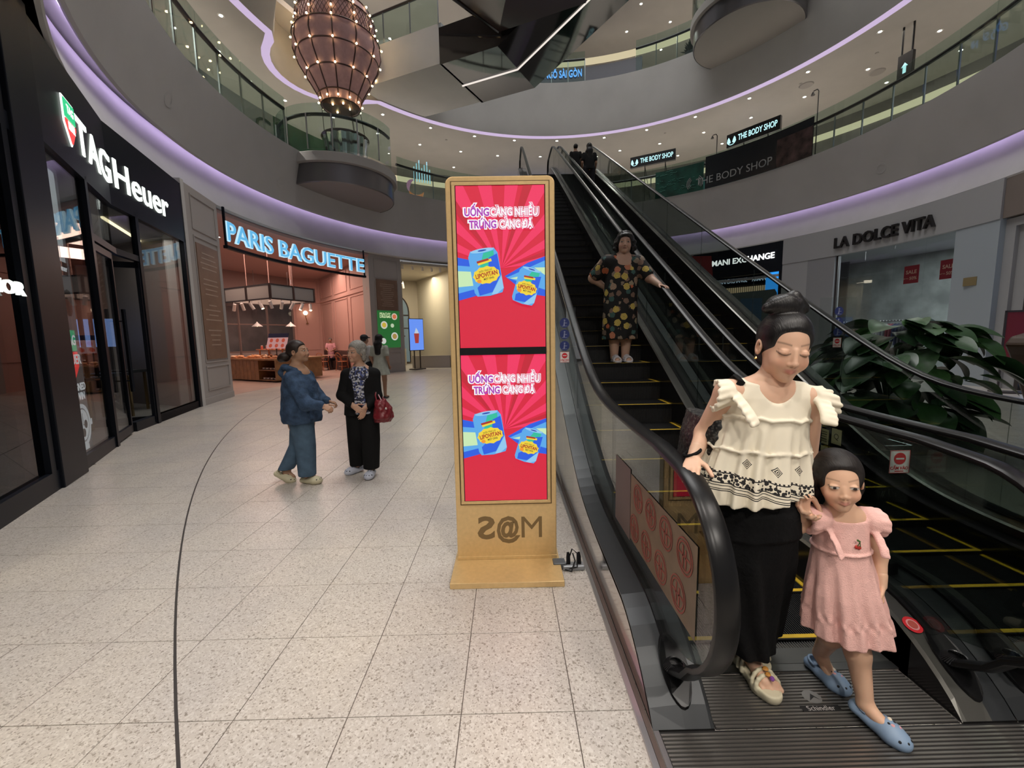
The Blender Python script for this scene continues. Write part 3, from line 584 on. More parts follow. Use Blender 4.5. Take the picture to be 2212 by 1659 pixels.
# shared step mesh
def step_mesh():
    w = .955; m = MB(); m.cur = 0
    m.box(-w/2, w/2, 0, .346, -.05, -.008); m.box(-w/2, w/2, 0, .012, -.23, -.008)
    k = 0; x = -w/2+.03
    while x < w/2-.03: m.box(x, x+.005, .03, .346, -.008, 0); x += .0115
    x = -w/2
    while x < w/2-.004: m.box(x, x+.006, -.004, 0, -.225, -.012); x += .0125
    m.box(-w/2, w/2, 0, .03, -.008, -.001); m.cur = 1; m.box(-w/2, w/2, .006, .030, -.001, .0006); m.box(-w/2, -w/2+.026, .030, .346, -.006, .0006); m.box(w/2-.026, w/2, .030, .346, -.006, .0006)
    return m
def escalator(xl, xr, label, left_out, right_out):
    e = empty('escalator', label, 'escalator', (0, 0, 0))
    xc = (xl+xr)/2; global STEPME
    for i in range(45):
        y = 1.835+.346*i; z = zinc(y, 2.95)
        if i > 0 and STEPME is not None: link('step', STEPME, e, (xc, y, z))
        else:
            o = step_mesh().build('step', [ESTEP, YEL], e, (xc, y, z)) if STEPME is None else link('step', STEPME, e, (xc, y, z)); STEPME = o.data
    # side assemblies
    for x, sg, out in ((xl, 1, left_out), (xr, -1, right_out)):
        m = MB(); psweep(m, rail_path(), x, RPROF); m.build('handrail', RUB, e)
        xi = x+sg*.10
        # skirt panel
        m = MB(); ys = [q for q in DY if q > 1.6]
        vs = []
        for y in ys: vs += [(xi, y, deck_z(y)-.013), (xi, y, zinc(y, 2.95)-.25)]
        m.add(vs, [(2*i, 2*i+1, 2*i+3, 2*i+2) for i in range(len(ys)-1)]); 
        vs = [(p[0]+sg*(-.006), p[1], p[2]) for p in vs]; m.add(vs, [(2*i, 2*i+1, 2*i+3, 2*i+2) for i in range(len(ys)-1)]); m.build('skirt_panel', ESKIRT, e)
        m = MB(); strip(m, [(xi, -.014), (x+sg*.085, -.002), (x+sg*.012, 0), (x-sg*.013, 0)]); strip(m, [(xi, -.05), (x+sg*.012, -.03)]); m.build('inner_deck', MARB if x != xl or xl > 1 else EDECK, e)
        m = MB(); strip(m, [(x-sg*.012, 0), (out, -.012), (out, -.035)]); m.build('outer_deck', EDECK, e)
        m = MB(); strip(m, [(x+sg*.022, .0), (x+sg*.022, .014), (x-sg*.022, .014), (x-sg*.022, .0)], [q for q in DY if q > 1.61]); m.build('glazing_bead', RUB, e)
        # cladding below outer deck
        m = MB(); vs = []
        for y in DY:
            zb = 0.0 if y < 3.2 else max(0, deck_z(y)-1.25); vs += [(out, y, max(.004, deck_z(y)-.02)), (out, y, zb), ]
        m.add(vs, [(2*i, 2*i+1, 2*i+3, 2*i+2) for i in range(len(DY)-1)]); m.build('side_cladding', POL, e)
        m = MB(); ys = [q for q in DY if q < 2.3]; vs = []
        for y in ys: vs += [(xi, y, max(.004, deck_z(y)-.012)), (xi, y, 0)]
        m.add(vs, [(2*i, 2*i+1, 2*i+3, 2*i+2) for i in range(len(ys)-1)]); m.add([(xi, 1.40, 0), (out, 1.40, 0), (out, 1.40, .012), (xi, 1.40, .012)], [(0, 1, 2, 3)]); m.build('newel_skirt', ESKIRT, e)
        # brush inlet at the newel foot
        m = MB(); ring = [(x+.055*math.cos(t), 1.545+.11*math.sin(t)*1.0) for t in [2*PI*i/24 for i in range(24)]]
        m.add([(a, b_, deck_z(b_)+.002) for a, b_ in ring]+[(a, b_, deck_z(b_)+.014) for a, b_ in ring], [tuple(range(24, 48))]+[(i, (i+1) % 24, 24+(i+1) % 24, 24+i) for i in range(24)]); m.build('inlet_plate', RUB, e)
        br = MB()
        for i in range(40):
            t = 2*PI*i/40; a = Vector((x+.047*math.cos(t), 1.54+.05*math.sin(t), deck_z(1.54)+.012)); br.tube([a, a+Vector((-.02*math.cos(t), -.02*math.sin(t)-.012, .03))], .003, 4)
        br.build('brush', EBLK, e)
        # glass panels
        top = lambda y: 1.0+zinc(y, 3.05)-.018
        cuts = [2.55, 3.9, 5.4, 6.9, 8.4, 9.9, 11.4, 12.9, 14.4, 15.9, 17.6]
        first_ = [(NY+(NRr-.018)*math.cos(t)*1.02, NZ+(NRr-.018)*math.sin(t)) for t in [math.radians(-112-i*9) for i in range(18)]]
        first_ += [(y, top(y)) for y in (1.8, 2.1, 2.4, cuts[0]-.004)] + [(y, deck_z(y)) for y in (cuts[0]-.004, 2.2, 2.0, 1.86, 1.75, 1.66)]
        m = MB(); M = Matrix(((0, 0, 1, x-.006), (1, 0, 0, 0), (0, 1, 0, 0), (0, 0, 0, 1))); m.exprism(first_, M, .012); m.build('glass_panel', EGLASS, e)
        for i in range(len(cuts)-1):
            a, b_ = cuts[i], cuts[i+1]-.004; ys = [a+(b_-a)*k/6 for k in range(7)]
            m = MB(); m.exprism([(y, top(y)) for y in ys]+[(y, deck_z(y)) for y in ys[::-1]], M, .012); m.build('glass_panel', EGLASS, e)
    # truss box underneath, comb
    m = MB(); ys = [2.2, 3, 3.6, 5, 16.2, 17.6]; vs = []
    for y in ys:
        zt, zb = zinc(y, 2.95)-.27, max(-.3, zinc(y, 2.95)-1.1) if y > 3 else -.3
        vs += [(xl+.11, y, zt), (xr-.11, y, zt), (xr-.11, y, min(zb, zt-.02)), (xl+.11, y, min(zb, zt-.02))]
    m.add(vs, [(4*i+k, 4*i+(k+1) % 4, 4*i+4+(k+1) % 4, 4*i+4+k) for i in range(len(ys)-1) for k in range(4)]+[(0, 1, 2, 3), (20, 21, 22, 23)]); m.build('truss', EBLK, e)
    m = MB(); m.box(xl+.105, xr-.105, 1.70, 1.79, .001, .012)
    x = xl+.11
    while x < xr-.115: m.box(x, x+.006, 1.79, 1.835, .001, .010); x += .0125
    m.build('comb_plate', mat('comb_metal', (.22, .22, .21), .35, .9), e)
    m = MB(); m.box(xl+.1, xr-.1, 1.66, 1.70, .001, .010); m.build('comb_edge', mat('comb_edge_steel', (.42, .42, .41), .3, 1.), e)
    # upper landing plate
    MB().box(xl+.1, xr-.1, 16.9, 18.2, RISE-.05, RISE+.004).build('upper_landing_plate', EDECK, e)
    return e
STEPME = None
XA0, XA1, XB0, XB1 = .66, 1.81, 2.035, 3.185
ea = escalator(XA0, XA1, 'left escalator with glass sides and yellow-edged black steps, mother and girl at its foot', .525, 1.92)
eb = escalator(XB0, XB1, 'right escalator with glass sides and yellow-edged black steps beside the leafy plant', 1.925, 3.32)
# floor-level landing plate with ribs
lp = empty('landing_plate', 'dark ribbed metal landing plate at the foot of both escalators', 'floor plate')
def ribs(x0, x1, y0, y1, nm):
    m = MB(); m.cur = 0; m.box(x0, x1, y0, y1, -.01, .0035); m.cur = 1; y = y0+.004
    while y < y1-.008: m.box(x0+.004, x1-.004, y, y+.0075, .0035, .0075); y += .0152
    return m.build(nm, [RIBD, RIBM], lp)
ribs(.545, 2.25, .45, 1.40, 'ribbed_panel'); ribs(2.26, 3.4, .45, 1.40, 'ribbed_panel'); ribs(.765, 1.705, 1.405, 1.655, 'ribbed_panel'); ribs(2.14, 3.08, 1.405, 1.655, 'ribbed_panel')
MB().box(.525, .545, .45, 1.40, 0, .01).box(.525, 3.4, .43, .45, 0, .01).build('edge_frame', STEEL, lp)
EMB = mat('plate_emblem', (.30, .29, .275), .4, .7)
a = MB(); r = .036; a.add([(1.225+r*math.cos(t), 1.53+r*.9*math.sin(t), .0079) for t in [2*PI*i/28 for i in range(28)]], [tuple(range(28))]); a.build('emblem_disc', EMB, lp)
a = MB(); a.add([(1.205, 1.512, .0083), (1.228, 1.545, .0083), (1.25, 1.512, .0083), (1.232, 1.528, .0083)], [(0, 1, 2, 3)]); a.build('emblem_mark', RIBD, lp)
MB().box(1.145, 1.30, 1.462, 1.49, .0076, .0081).build('emblem_plate', RIBD, lp)
text('emblem_lettering', 'Schindler', .030, frame((1.222, 1.476, .0083), (1, 0, 0), (0, 1, 0)), mat('plate_letter', (.42, .40, .38), .5), lp, .0003)
# floor channel along the left escalator
a = empty('floor_channel', 'slim steel cable channel on the floor along the left escalator', 'channel'); MB().box(.478, .500, .9, 7.5, 0, .012).build('outer_rail', STEEL, a); MB().box(.503, .522, 1.2, 7.5, 0, .009).build('inner_rail', mat('brown_rail', (.10, .07, .06), .4), a)
# ---- stickers and guards
RED = mat('sticker_red', (.62, .02, .03), .5); SWH = mat('sticker_white', (.78, .77, .76), .5); NAVY = mat('sticker_navy', (.02, .035, .16), .45); PALEY = mat('sticker_cream', (.60, .55, .30), .5); BRN = mat('sticker_sheet', (.17, .125, .085), .6, var=.15, vs_=9)
def disc(mb, M, r, cx=0, cy=0, t=.001, n=24): return mb.exprism([(cx+r*math.cos(2*PI*i/n), cy+r*math.sin(2*PI*i/n)) for i in range(n)], M, t)
def ringq(mb, M, r0, r1, cx=0, cy=0, t=.001, n=28, a0=0., a1=2*PI):
    for i in range(n):
        p, q = a0+(a1-a0)*i/n, a0+(a1-a0)*(i+1)/n
        mb.exprism([(cx+r0*math.cos(p), cy+r0*math.sin(p)), (cx+r1*math.cos(p), cy+r1*math.sin(p)), (cx+r1*math.cos(q), cy+r1*math.sin(q)), (cx+r0*math.cos(q), cy+r0*math.sin(q))], M, t)
    return mb
def rect(mb, M, x0, x1, y0, y1, t=.001): return mb.exprism([(x0, y0), (x1, y0), (x1, y1), (x0, y1)], M, t)
def no_entry(par, M, s=.09, words='CẤM VÀO'):
    rect(MB(), M, -s/2, s/2, -s*.58, s*.58).build('sign_back', SWH, par)
    fr = MB()
    for x0, x1, y0, y1 in ((-s/2, s/2, s*.56, s*.58), (-s/2, s/2, -s*.58, -s*.56), (-s/2, -s*.48, -s*.58, s*.58), (s*.48, s/2, -s*.58, s*.58)): rect(fr, M @ Matrix.Translation((0, 0, .001)), x0, x1, y0, y1)
    disc(fr, M @ Matrix.Translation((0, 0, .001)), s*.3, 0, s*.16); fr.build('sign_red', RED, par)
    rect(MB(), M @ Matrix.Translation((0, 0, .0022)), -s*.2, s*.2, s*.12, s*.2).build('sign_bar', SWH, par)
    text('sign_lettering', words, s*.2, M @ Matrix.Translation((0, -s*.33, .0015)), RED, par, .0003, .0006)
    rect(MB(), M @ Matrix.Translation((0, 0, .001)), -s*.22, s*.22, -s*.5, -s*.46).build('sign_small_print', RED, par)
def icon(par, M, r=.045):
    disc(MB(), M, r).build('icon_disc', NAVY, par); m = MB(); M2 = M @ Matrix.Translation((0, 0, .0012)); disc(m, M2, r*.16, 0, r*.5); m.exprism([(-r*.25, -r*.6), (r*.02, -r*.6), (r*.1, r*.25), (-r*.1, r*.3)], M2, .0008); rect(m, M2, r*.0, r*.5, -r*.1, r*.02, .0008); rect(m, M2, -r*.55, r*.55, -r*.68, -r*.6, .0008); m.build('icon_figure', mat('icon_pale', (.25, .28, .42), .5), par)
# clear side guards with warning stickers (facing the viewer)
CLEAR = glass('clear_acrylic', (.93, .95, .94), .8, ior=1.35)
def guard(x, y, z0, z1, wd, label, sx):
    e = empty('acrylic_guard', label, 'guard')
    MB().box(x, x+wd, y, y+.01, z0, z1).build('sheet', CLEAR, e, bevel=.002)
    M = frame((x+sx, y-.003, 0), (1, 0, 0), (0, 0, 1))
    for k in range(3): icon(e, M @ Matrix.Translation((0, z1-.14-.105*k, 0)), .045)
    no_entry(e, M @ Matrix.Translation((0, z1-.14-.105*3+.0, 0)), .085); return e
guard(.43, 3.84, 0, 1.76, .2, 'clear acrylic guard sheet with three navy icons left of the escalator', .10)
guard(3.17, 4.2, .02, 1.84, .36, 'clear acrylic guard sheet with three navy icons in front of the leafy plant', .19)
# no-entry acrylic block between the two escalators
e = empty('acrylic_guard', 'clear acrylic block with a red no-entry sign between the two escalators', 'guard')
MB().box(1.84, 2.005, 1.98, 1.99, .28, .93).build('front_sheet', CLEAR, e, bevel=.002); MB().box(1.84, 1.85, 1.99, 2.22, .28, .88).build('side_sheet', CLEAR, e); MB().box(1.995, 2.005, 1.99, 2.22, .28, .93).build('side_sheet', CLEAR, e)
no_entry(e, frame((1.937, 1.975, .85), (1, 0, 0), (0, 0, 1)), .10); MB().box(1.89, 1.965, 1.955, 2.0, .21, .33).build('base_clamp', RUB, e, bevel=.006)
# stickers on the inner side of the right-hand glass of the left escalator
e = empty('glass_sticker', 'column of blue pictogram stickers on the glass behind the mother', 'sticker'); M = frame((XB0-.01, 2.66, .70), (0, -1, 0), (0, 0, 1))
rect(MB(), M, -.06, .06, -.2, .2).build('backing', mat('sticker_blue_grey', (.18, .22, .32), .5), e)
for k in range(3): icon(e, M @ Matrix.Translation((0, .13-.13*k, .0015)), .058)
e = empty('glass_sticker', 'three cream notice stickers marked with an escalator number on the glass', 'sticker')
for y, z, s in ((2.58, .83, ''), (2.48, .85, 'Q'), (2.58, .72, 'ES2')):
    M = frame((XB0-.01, y, z), (0, -1, 0), (0, 0, 1)); rect(MB(), M, -.038, .038, -.048, .048).build('paper', PALEY, e)
    if s: text('lettering', s, .05 if s == 'Q' else .034, M @ Matrix.Translation((0, 0, .0015)), mat('notice_ink', (.12, .11, .06), .6), e, .0003)
    else:
        m = MB()
        for k in range(5): rect(m, M @ Matrix.Translation((0, 0, .0012)), -.026, .026, .03-.015*k, .034-.015*k)
        m.build('small_print', mat('notice_ink', (.12, .11, .06), .6), e)
# prohibition sheet on the left glass, seen from its back
e = empty('glass_sticker', 'tan sheet with two rows of red prohibition circles on the left escalator glass', 'sticker'); M = frame((XA0-.0095, 0, 0), (0, 1, 0), (0, 0, 1))
rect(MB(), M, 1.36, 2.14, .40, .76).build('backing', BRN, e); rect(MB(), M, 2.15, 2.45, .38, .78).build('side_sheet', mat('sticker_grey_brown', (.13, .10, .095), .6), e)
RR = mat('sticker_dull_red', (.27, .065, .05), .6)
for r_ in range(2):
    for k in range(4):
        cx_, cy_ = 1.46+.185*k+(.05 if r_ else 0), .67-.18*r_; m = MB(); Mf = M @ Matrix.Translation((0, 0, -.0025))
        for rr in (.072, .058):
            ringq(m, Mf, rr-.006, rr, cx_, cy_)
        rect(m, Mf, cx_-.05, cx_+.05, cy_-.004, cy_+.004); rect(m, Mf, cx_-.018, cx_-.008, cy_-.045, cy_+.03); rect(m, Mf, cx_+.008, cx_+.018, cy_-.045, cy_+.04); m.build('prohibition_circle', RR, e)
e = empty('deck_sticker', 'round red warning sticker on the deck between the escalators', 'sticker'); p = Vector((1.757, 1.665, deck_z(1.665)+.003)); sl_ = (deck_z(1.70)-deck_z(1.63))/.07; M = frame(p, (1, 0, 0), (0, 1, sl_))
disc(MB(), M, .036).build('red_disc', RED, e); disc(MB(), M @ Matrix.Translation((0, 0, .001)), .024).build('pink_ring', mat('sticker_pink', (.70, .30, .30), .5), e); disc(MB(), M @ Matrix.Translation((0, 0, .002)), .018).build('centre', mat('sticker_brick', (.45, .08, .06), .5), e)
# ================================================================= KIOSK
GOLD = mat('gold_paint', (.70, .49, .23), .38, .35, var=.05, vs_=40); GOLDD = mat('gold_dark', (.20, .125, .05), .5, .4); GOLDL = mat('gold_logo', (.21, .135, .055), .55, .2); KB = mat('screen_black', (.008, .008, .009), .2)
KY = 2.6; kx0, kx1 = -.356, .302; kc = (kx0+kx1)/2
k = empty('advertising_kiosk', 'tall gold advertising totem with two stacked screens', 'kiosk', (kc, KY, 0)); hw = (kx1-kx0)/2
def rrect(w2, z0, z1, r, rb=None):
    P = []
    for cx_, cz, a0, rr in ((w2-r, z1-r, 0, r), (-w2+r, z1-r, 90, r)):
        P += [(cx_+rr*math.cos(math.radians(a0+i*15)), cz+rr*math.sin(math.radians(a0+i*15))) for i in range(7)]
    return P+[(-w2, z0), (w2, z0)]
Mk = frame((0, 0, 0), (1, 0, 0), (0, 0, 1))     # third axis points to -Y
m = MB(); m.exprism(rrect(hw, .05, 2.46, .045), Mk @ Matrix.Translation((0, 0, -.085)), .085); m.build('body', GOLD, k, bevel=.006)
def bar_frame(w2, z0, z1, t, y0, d):
    m = MB(); M = Mk @ Matrix.Translation((0, 0, y0))
    for a in ((-w2, w2, z1-t, z1), (-w2, w2, z0, z0+t), (-w2, -w2+t, z0+t, z1-t), (w2-t, w2, z0+t, z1-t)): rect(m, M, *a, d)
    return m
bar_frame(.299, .412, 2.432, .006, .0002, .0012).build('groove_line', GOLDD, k)
bar_frame(.290, .421, 2.424, .019, .0002, .010).build('inner_frame', GOLD, k, bevel=.002)
rect(MB(), Mk, -.272, .272, .439, 2.406, .004).build('screen_glass', KB, k)
E_ = lambda n_, c_, s_=1.: lum(n_, c_, s_)
SRED = E_('scr_red', (.78, .006, .045), .85); SRED2 = E_('scr_red2', (.62, .004, .03), .85); SPINK = E_('scr_pink', (1, .03, .13), .85); SBLU = E_('scr_blue', (.01, .11, .80), .9); SLB = E_('scr_lightblue', (.10, .42, .88), .9); SCY = E_('scr_ice', (.30, .62, .92), .9); SPY = E_('scr_paleyellow', (.62, .88, .50), .9)
SGR = E_('scr_green', (.02, .55, .35), .9); SYE = E_('scr_yellow', (.95, .70, .04), .9); SOR = E_('scr_orange', (.95, .32, .02), .9); SDR = E_('scr_darkred', (.42, .02, .01), .9); SW = E_('scr_white', (.92, .93, .95), 1.); SPU = E_('scr_purple', (.45, .04, .50), .9); SMG = E_('scr_magenta', (.80, .04, .22), .9); SDK = E_('scr_dark', (.06, .03, .02), .9); SDB = E_('scr_deepblue', (.005, .05, .45), .9)
def clip(poly, x0, x1, y0, y1):
    def cl(P, f, g_):
        out = []
        for i in range(len(P)):
            a, b_ = P[i-1], P[i]; fa, fb = f(a), f(b_)
            if (fa >= 0) != (fb >= 0): t = fa/(fa-fb); out.append((a[0]+(b_[0]-a[0])*t, a[1]+(b_[1]-a[1])*t))
            if fb >= 0: out.append(b_)
        return out
    for f in (lambda p: p[0]-x0, lambda p: x1-p[0], lambda p: p[1]-y0, lambda p: y1-p[1]):
        poly = cl(poly, f, None)
        if len(poly) < 3: return []
    return poly
def make_screen(z0, z1, bright):
    W2 = .266; H = z1-z0; base = rect(MB(), Mk @ Matrix.Translation((0, 0, .0042)), -W2, W2, z0, z1, .0015).build('display', SRED, k)
    L = [.0060]
    def lay(polys, m_, nm):
        L[0] += .0006; M = Mk @ Matrix.Translation((0, 0, L[0]))
        for P in polys:
            P = clip([(x, z0+y*H) for x, y in P], -W2, W2, z0, z1)
            if len(P) > 2: MB().exprism(P, M, .0003).build(nm, m_, base)
    ys = H  # helper: local y fraction, x in metres
    rays = []; rd = []
    for i in range(20):
        a = 2*PI*i/20+.1; b_ = a+2*PI/40; rays.append([(.0, .50), (1.2*math.cos(a), .50+1.2*math.sin(a)), (1.2*math.cos(b_), .50+1.2*math.sin(b_))])
        if i % 3 == 0: rd.append([(.0, .50), (1.2*math.cos(b_), .50+1.2*math.sin(b_)), (1.2*math.cos(b_+.1), .50+1.2*math.sin(b_+.1))])
    lay([r for r in rays if r[1][1] > .5], SPINK, 'ray_print'); lay([r for r in rd if r[1][1] > .5], SRED2, 'ray_print')
    lay([[(-.27, .57), (-.16, .545), (.0, .45), (-.12, .34), (-.27, .30)], [(.02, .45), (.16, .53), (.27, .57), (.27, .32), (.15, .34)]], SBLU, 'splash_print')
    lay([[(-.27, .52), (-.17, .51), (-.13, .38), (-.27, .345)], [(.03, .44), (.27, .545), (.27, .36)]], SLB, 'splash_print')
    lay([[(-.27, .485), (-.18, .48), (-.15, .395), (-.27, .385)], [(.05, .435), (.12, .45), (.12, .425)], [(.2, .50), (.27, .50), (.27, .45)]], SPY, 'splash_print')
    def can(cx_, cy_, h, ang, nm):
        w_ = h*.33; ca, sa = math.cos(ang), math.sin(ang)
        T = lambda P: [(cx_+x*ca-y*sa, cy_+(x*sa+y*ca)/H) for x, y in P]
        body = [(-w_*.8, h*.5), (w_*.8, h*.5), (w_, h*.38), (w_, -h*.40), (w_*.86, -h*.49), (0, -h*.52), (-w_*.86, -h*.49), (-w_, -h*.40), (-w_, h*.38)]
        lay([T(body)], SLB, 'can_print'); lay([T([(w_*.05, h*.42), (w_*.75, h*.44), (w_*.7, h*.1), (-w_*.6, -h*.08), (-w_*.4, h*.08)])], SGR, 'can_print')
        lay([T([(w_*.35, h*.3), (w_*.95, h*.36), (w_*.97, -h*.1), (w_*.2, -h*.45), (-w_*.7, -h*.48), (-w_*.75, -h*.3), (w_*.1, -h*.1)])], SBLU, 'can_print')
        lay([T([(w_*.99, -h*.12), (w_*.99, -h*.40), (w_*.5, -h*.50), (w_*.1, -h*.50)])], SCY, 'can_print')
        n_ = 22; lay([T([((w_*.86+(.006 if i % 2 else 0))*math.cos(2*PI*i/n_), -h*.06+(h*.175+(.006 if i % 2 else 0))*math.sin(2*PI*i/n_)) for i in range(n_)])], SYE, 'can_print')
        lay([T([(w_*x*.78*math.cos(q), h*y) for x, y, q in ()])] if False else [T([(-w_*.55+.014*math.cos(q), -h*.17+.012*math.sin(q)) for q in [2*PI*i/10 for i in range(10)]])], SOR, 'can_print')
        lay([T([(w_*.8*math.cos(q), h*.475+h*.045*math.sin(q)) for q in [2*PI*i/18 for i in range(18)]])], SCY, 'can_print'); lay([T([(w_*.3*math.cos(q), h*.475+h*.018*math.sin(q)) for q in [2*PI*i/12 for i in range(12)]])], SDB, 'can_print')
        lay([T([(-w_*.45, h*.235), (w_*.5, h*.275), (w_*.52, h*.215), (-w_*.43, h*.17)])], SYE, 'can_print'); lay([T([(-w_*.5, h*.262), (w_*.3, h*.29), (w_*.35, h*.245), (-w_*.48, h*.215)])], SDR, 'can_print')
        L[0] += .0006; Mt = Mk @ Matrix.Translation((cx_, z0+cy_*H, L[0])) @ Matrix.Rotation(ang+.06, 4, 'Z')
        text('can_lettering', 'LIPOVITAN', h*.135, Mt @ Matrix.Translation((0, -h*.055, 0)), SDR, base, .0002, .0012, width=w_*1.5); text('can_lettering', 'NƯỚC TĂNG LỰC', h*.05, Mt @ Matrix.Translation((0, h*.035, 0)), SDK, base, .0002, .0002, width=w_*.9); text('can_lettering', 'MẬT ONG', h*.06, Mt @ Matrix.Translation((w_*.1, -h*.145, 0)), SDK, base, .0002, .0004, width=w_*.7)
    can(-.095, .475, .275, .16, 'a'); can(.155, .385, .215, -.30, 'b')
    for y, a, b_, xa, wa, xb, wb in ((.838, 'UỐNG', 'CÀNG NHIỀU', -.142, .15, .083, .285), (.764, 'TRỨNG', 'CÀNG ĐÃ', -.108, .165, .095, .20)):
        for s_, x, w_, m_ in ((a, xa, wa, SW), (b_, xb, wb, SW)):
            text('headline_outline', s_, .062, Mk @ Matrix.Translation((x, z0+y*H, .0125)), m_, base, .0002, .0085, width=w_+.018)
            text('headline_outline', s_, .062, Mk @ Matrix.Translation((x, z0+y*H, .0130)), SMG if s_ == b_ else SW, base, .0002, .0055, width=w_+.010)
            text('headline_lettering', s_, .062, Mk @ Matrix.Translation((x, z0+y*H, .0135)), SPU if s_ == a else SW, base, .0002, .0022, width=w_)
    return base
make_screen(1.436, 2.402, 1); make_screen(.443, 1.390, 1)
rect(MB(), Mk @ Matrix.Translation((0, 0, .004)), -.27, .27, 1.392, 1.434, .010).build('divider_bar', KB, k)
text('logo', 'S', .21, Mk @ Matrix.Translation((-.135, .245, .0008)) @ Matrix.Scale(-1, 4, (1, 0, 0)), GOLDL, k, .0004, .006, width=.115); text('logo', '@', .185, Mk @ Matrix.Translation((.012, .245, .0008)), GOLDL, k, .0004, .007, width=.155); text('logo', 'M', .21, Mk @ Matrix.Translation((.165, .245, .0008)), GOLDL, k, .0004, 0., width=.135)
bw = .345; m = MB(); m.add([(-bw, -.27, 0), (bw, -.27, 0), (bw, .30, 0), (-bw, .30, 0), (-bw, -.27, .036), (bw, -.27, .036), (bw, .30, .036), (-bw, .30, .036)], [(0, 3, 2, 1), (4, 5, 6, 7), (0, 1, 5, 4), (1, 2, 6, 5), (2, 3, 7, 6), (3, 0, 4, 7)]); m.build('base_plate', GOLD, k, bevel=.003)
MB().box(-hw, hw, -.006, .09, .036, .058).build('foot', GOLD, k, bevel=.002)
# power strip and cable beside the kiosk
e = empty('power_strip', 'grey power strip with black plugs on the floor beside the kiosk', 'power strip', (.46, 2.53, 0)); MB().box(-.13, .012, -.035, .03, 0.0, .032).build('body', mat('strip_grey', (.30, .31, .32), .35, .3), e, bevel=.008); MB().box(-.19, -.11, -.02, .05, .0, .045).build('adapter', mat('strip_dark', (.09, .10, .11), .4), e, bevel=.006)
for x in (-.09, -.02): MB().tube([(x, 0, .03), (x, .012, .075), (x, .02, .10)], [.014, .013, .008], 8).build('plug', RUB, e)
tag(MB().tube([(.30, 2.64, .02), (.33, 2.56, .012), (.36, 2.50, .012), (.42, 2.49, .03), (.43, 2.55, .09), (.40, 2.57, .11), (.37, 2.54, .05), (.34, 2.50, .01), (.38, 2.47, .012), (.41, 2.51, .06), (.40, 2.545, .095)], .005, 6).build('power_cable', RUB), 'looped thin black cable running from the kiosk', 'cable')
# ================================================================= SHOPFRONTS
BFR = mat('shopfront_black', (.008, .010, .015), .4, spec=.16); SGL = glass('shop_glass', (.88, .91, .92), .55); SGLD = glass('shop_glass_dark', (.30, .33, .38), .9)
DARKR = mat('dark_room', (.035, .035, .038), .6); WLET = lum('white_letters', (.92, 1, .92), 1.5)
PL = [Vector(p) for p in ((-3.1, 1.23), (-4.24, 3.33), (-5.04, 4.8), (-6.38, 7.04), (-7.23, 9.71), (-7.61, 11.45))]
def along(i, u): d = (PL[i+1]-PL[i]).normalized(); return PL[i]+d*u
def inward(i, s): d = (PL[i+1]-PL[i]).normalized(); return Vector((-d.y, d.x))*s       # away from the viewer
def polybend(P, z, off=0.):
    L = [0]
    for a, b_ in zip(P, P[1:]): L.append(L[-1]+(b_-a).length)
    def f(p, s0=0):
        s = p.x
        for i in range(len(P)-1):
            if s <= L[i+1] or i == len(P)-2: break
        d = (P[i+1]-P[i]).normalized(); q = P[i]+d*(s-L[i]); n_ = Vector((d.y, -d.x))*(p.z+off)
        return Vector((q.x+n_.x, q.y+n_.y, z+p.y))
    return f
# ---- watch boutique
tg = empty('watch_shopfront', 'black framed watch boutique shopfront with glass doors', 'shopfront')
pts = [along(1, 1.45), PL[2], PL[3], PL[4]]
for a, b_ in zip(pts, pts[1:]): MB().wallbox(a, b_, .12, 3.74, 5.02, -.02).build('sign_band', BFR, tg)
for a, b_ in zip(pts, pts[1:]): MB().wallbox(a, b_, .10, 0, .16).build('plinth', BFR, tg) if a != pts[1] else None
MB().wallbox(PL[2], along(2, 1.45), .10, 0, .16).build('plinth', BFR, tg); MB().wallbox(along(3, .75), PL[4], .10, 0, .16).build('plinth', BFR, tg)
MB().wallbox(along(1, 1.05), PL[2], .14, 0, 5.06, -.05).build('pillar', BFR, tg, bevel=.01)
for i, u in ((2, .04), (2, 1.42), (3, .75), (3, 2.74)): MB().wallbox(along(i, u-.05), along(i, u+.05), .09, 0, 3.8, -.02).build('mullion', BFR, tg)
MB().wallbox(along(2, 1.42), PL[3], .09, 2.96, 3.06, -.01).build('transom', BFR, tg); MB().wallbox(PL[3], along(3, .75), .09, 2.96, 3.06, -.01).build('transom', BFR, tg)
for a, b_, z0, z1 in ((along(2, .08), along(2, 1.38), .16, 3.74), (along(2, 1.46), along(2, 2.6), 3.06, 3.74), (along(3, 0), along(3, .70), 3.06, 3.74), (along(3, .80), along(3, 2.70), .16, 3.74)): MB().wallbox(a, b_, .012, z0, z1, .03).build('glass_pane', SGL, tg)
def leaf(a, b_, nm):
    d = empty(nm); d.parent = tg
    for q0, q1, z0, z1 in ((a, a+(b_-a)*.06, .03, 2.94), (b_-(b_-a)*.06, b_, .03, 2.94), (a, b_, .03, .16), (a, b_, 2.84, 2.94)): MB().wallbox(q0, q1, .05, z0, z1, .01).build('stile', BFR, d)
    MB().wallbox(a+(b_-a)*.06, b_-(b_-a)*.06, .012, .16, 2.84, .03).build('pane', SGL, d); h = b_-(b_-a)*.14
    n_ = Vector(((b_-a).y, -(b_-a).x)).normalized(); q = h+n_*.07
    MB().box(q.x-.02, q.x+.02, q.y-.02, q.y+.02, .72, 2.05).build('pull_handle', BFR, d)
    for z in (.9, 1.86): MB().tube([(h.x, h.y, z), (q.x, q.y, z)], .012, 6).build('handle_bracket', BFR, d)
leaf(along(2, 1.46), along(2, 2.42), 'door_leaf')
hb = along(3, .70); leaf(hb, hb+Vector((-.78, -.42)), 'door_leaf')
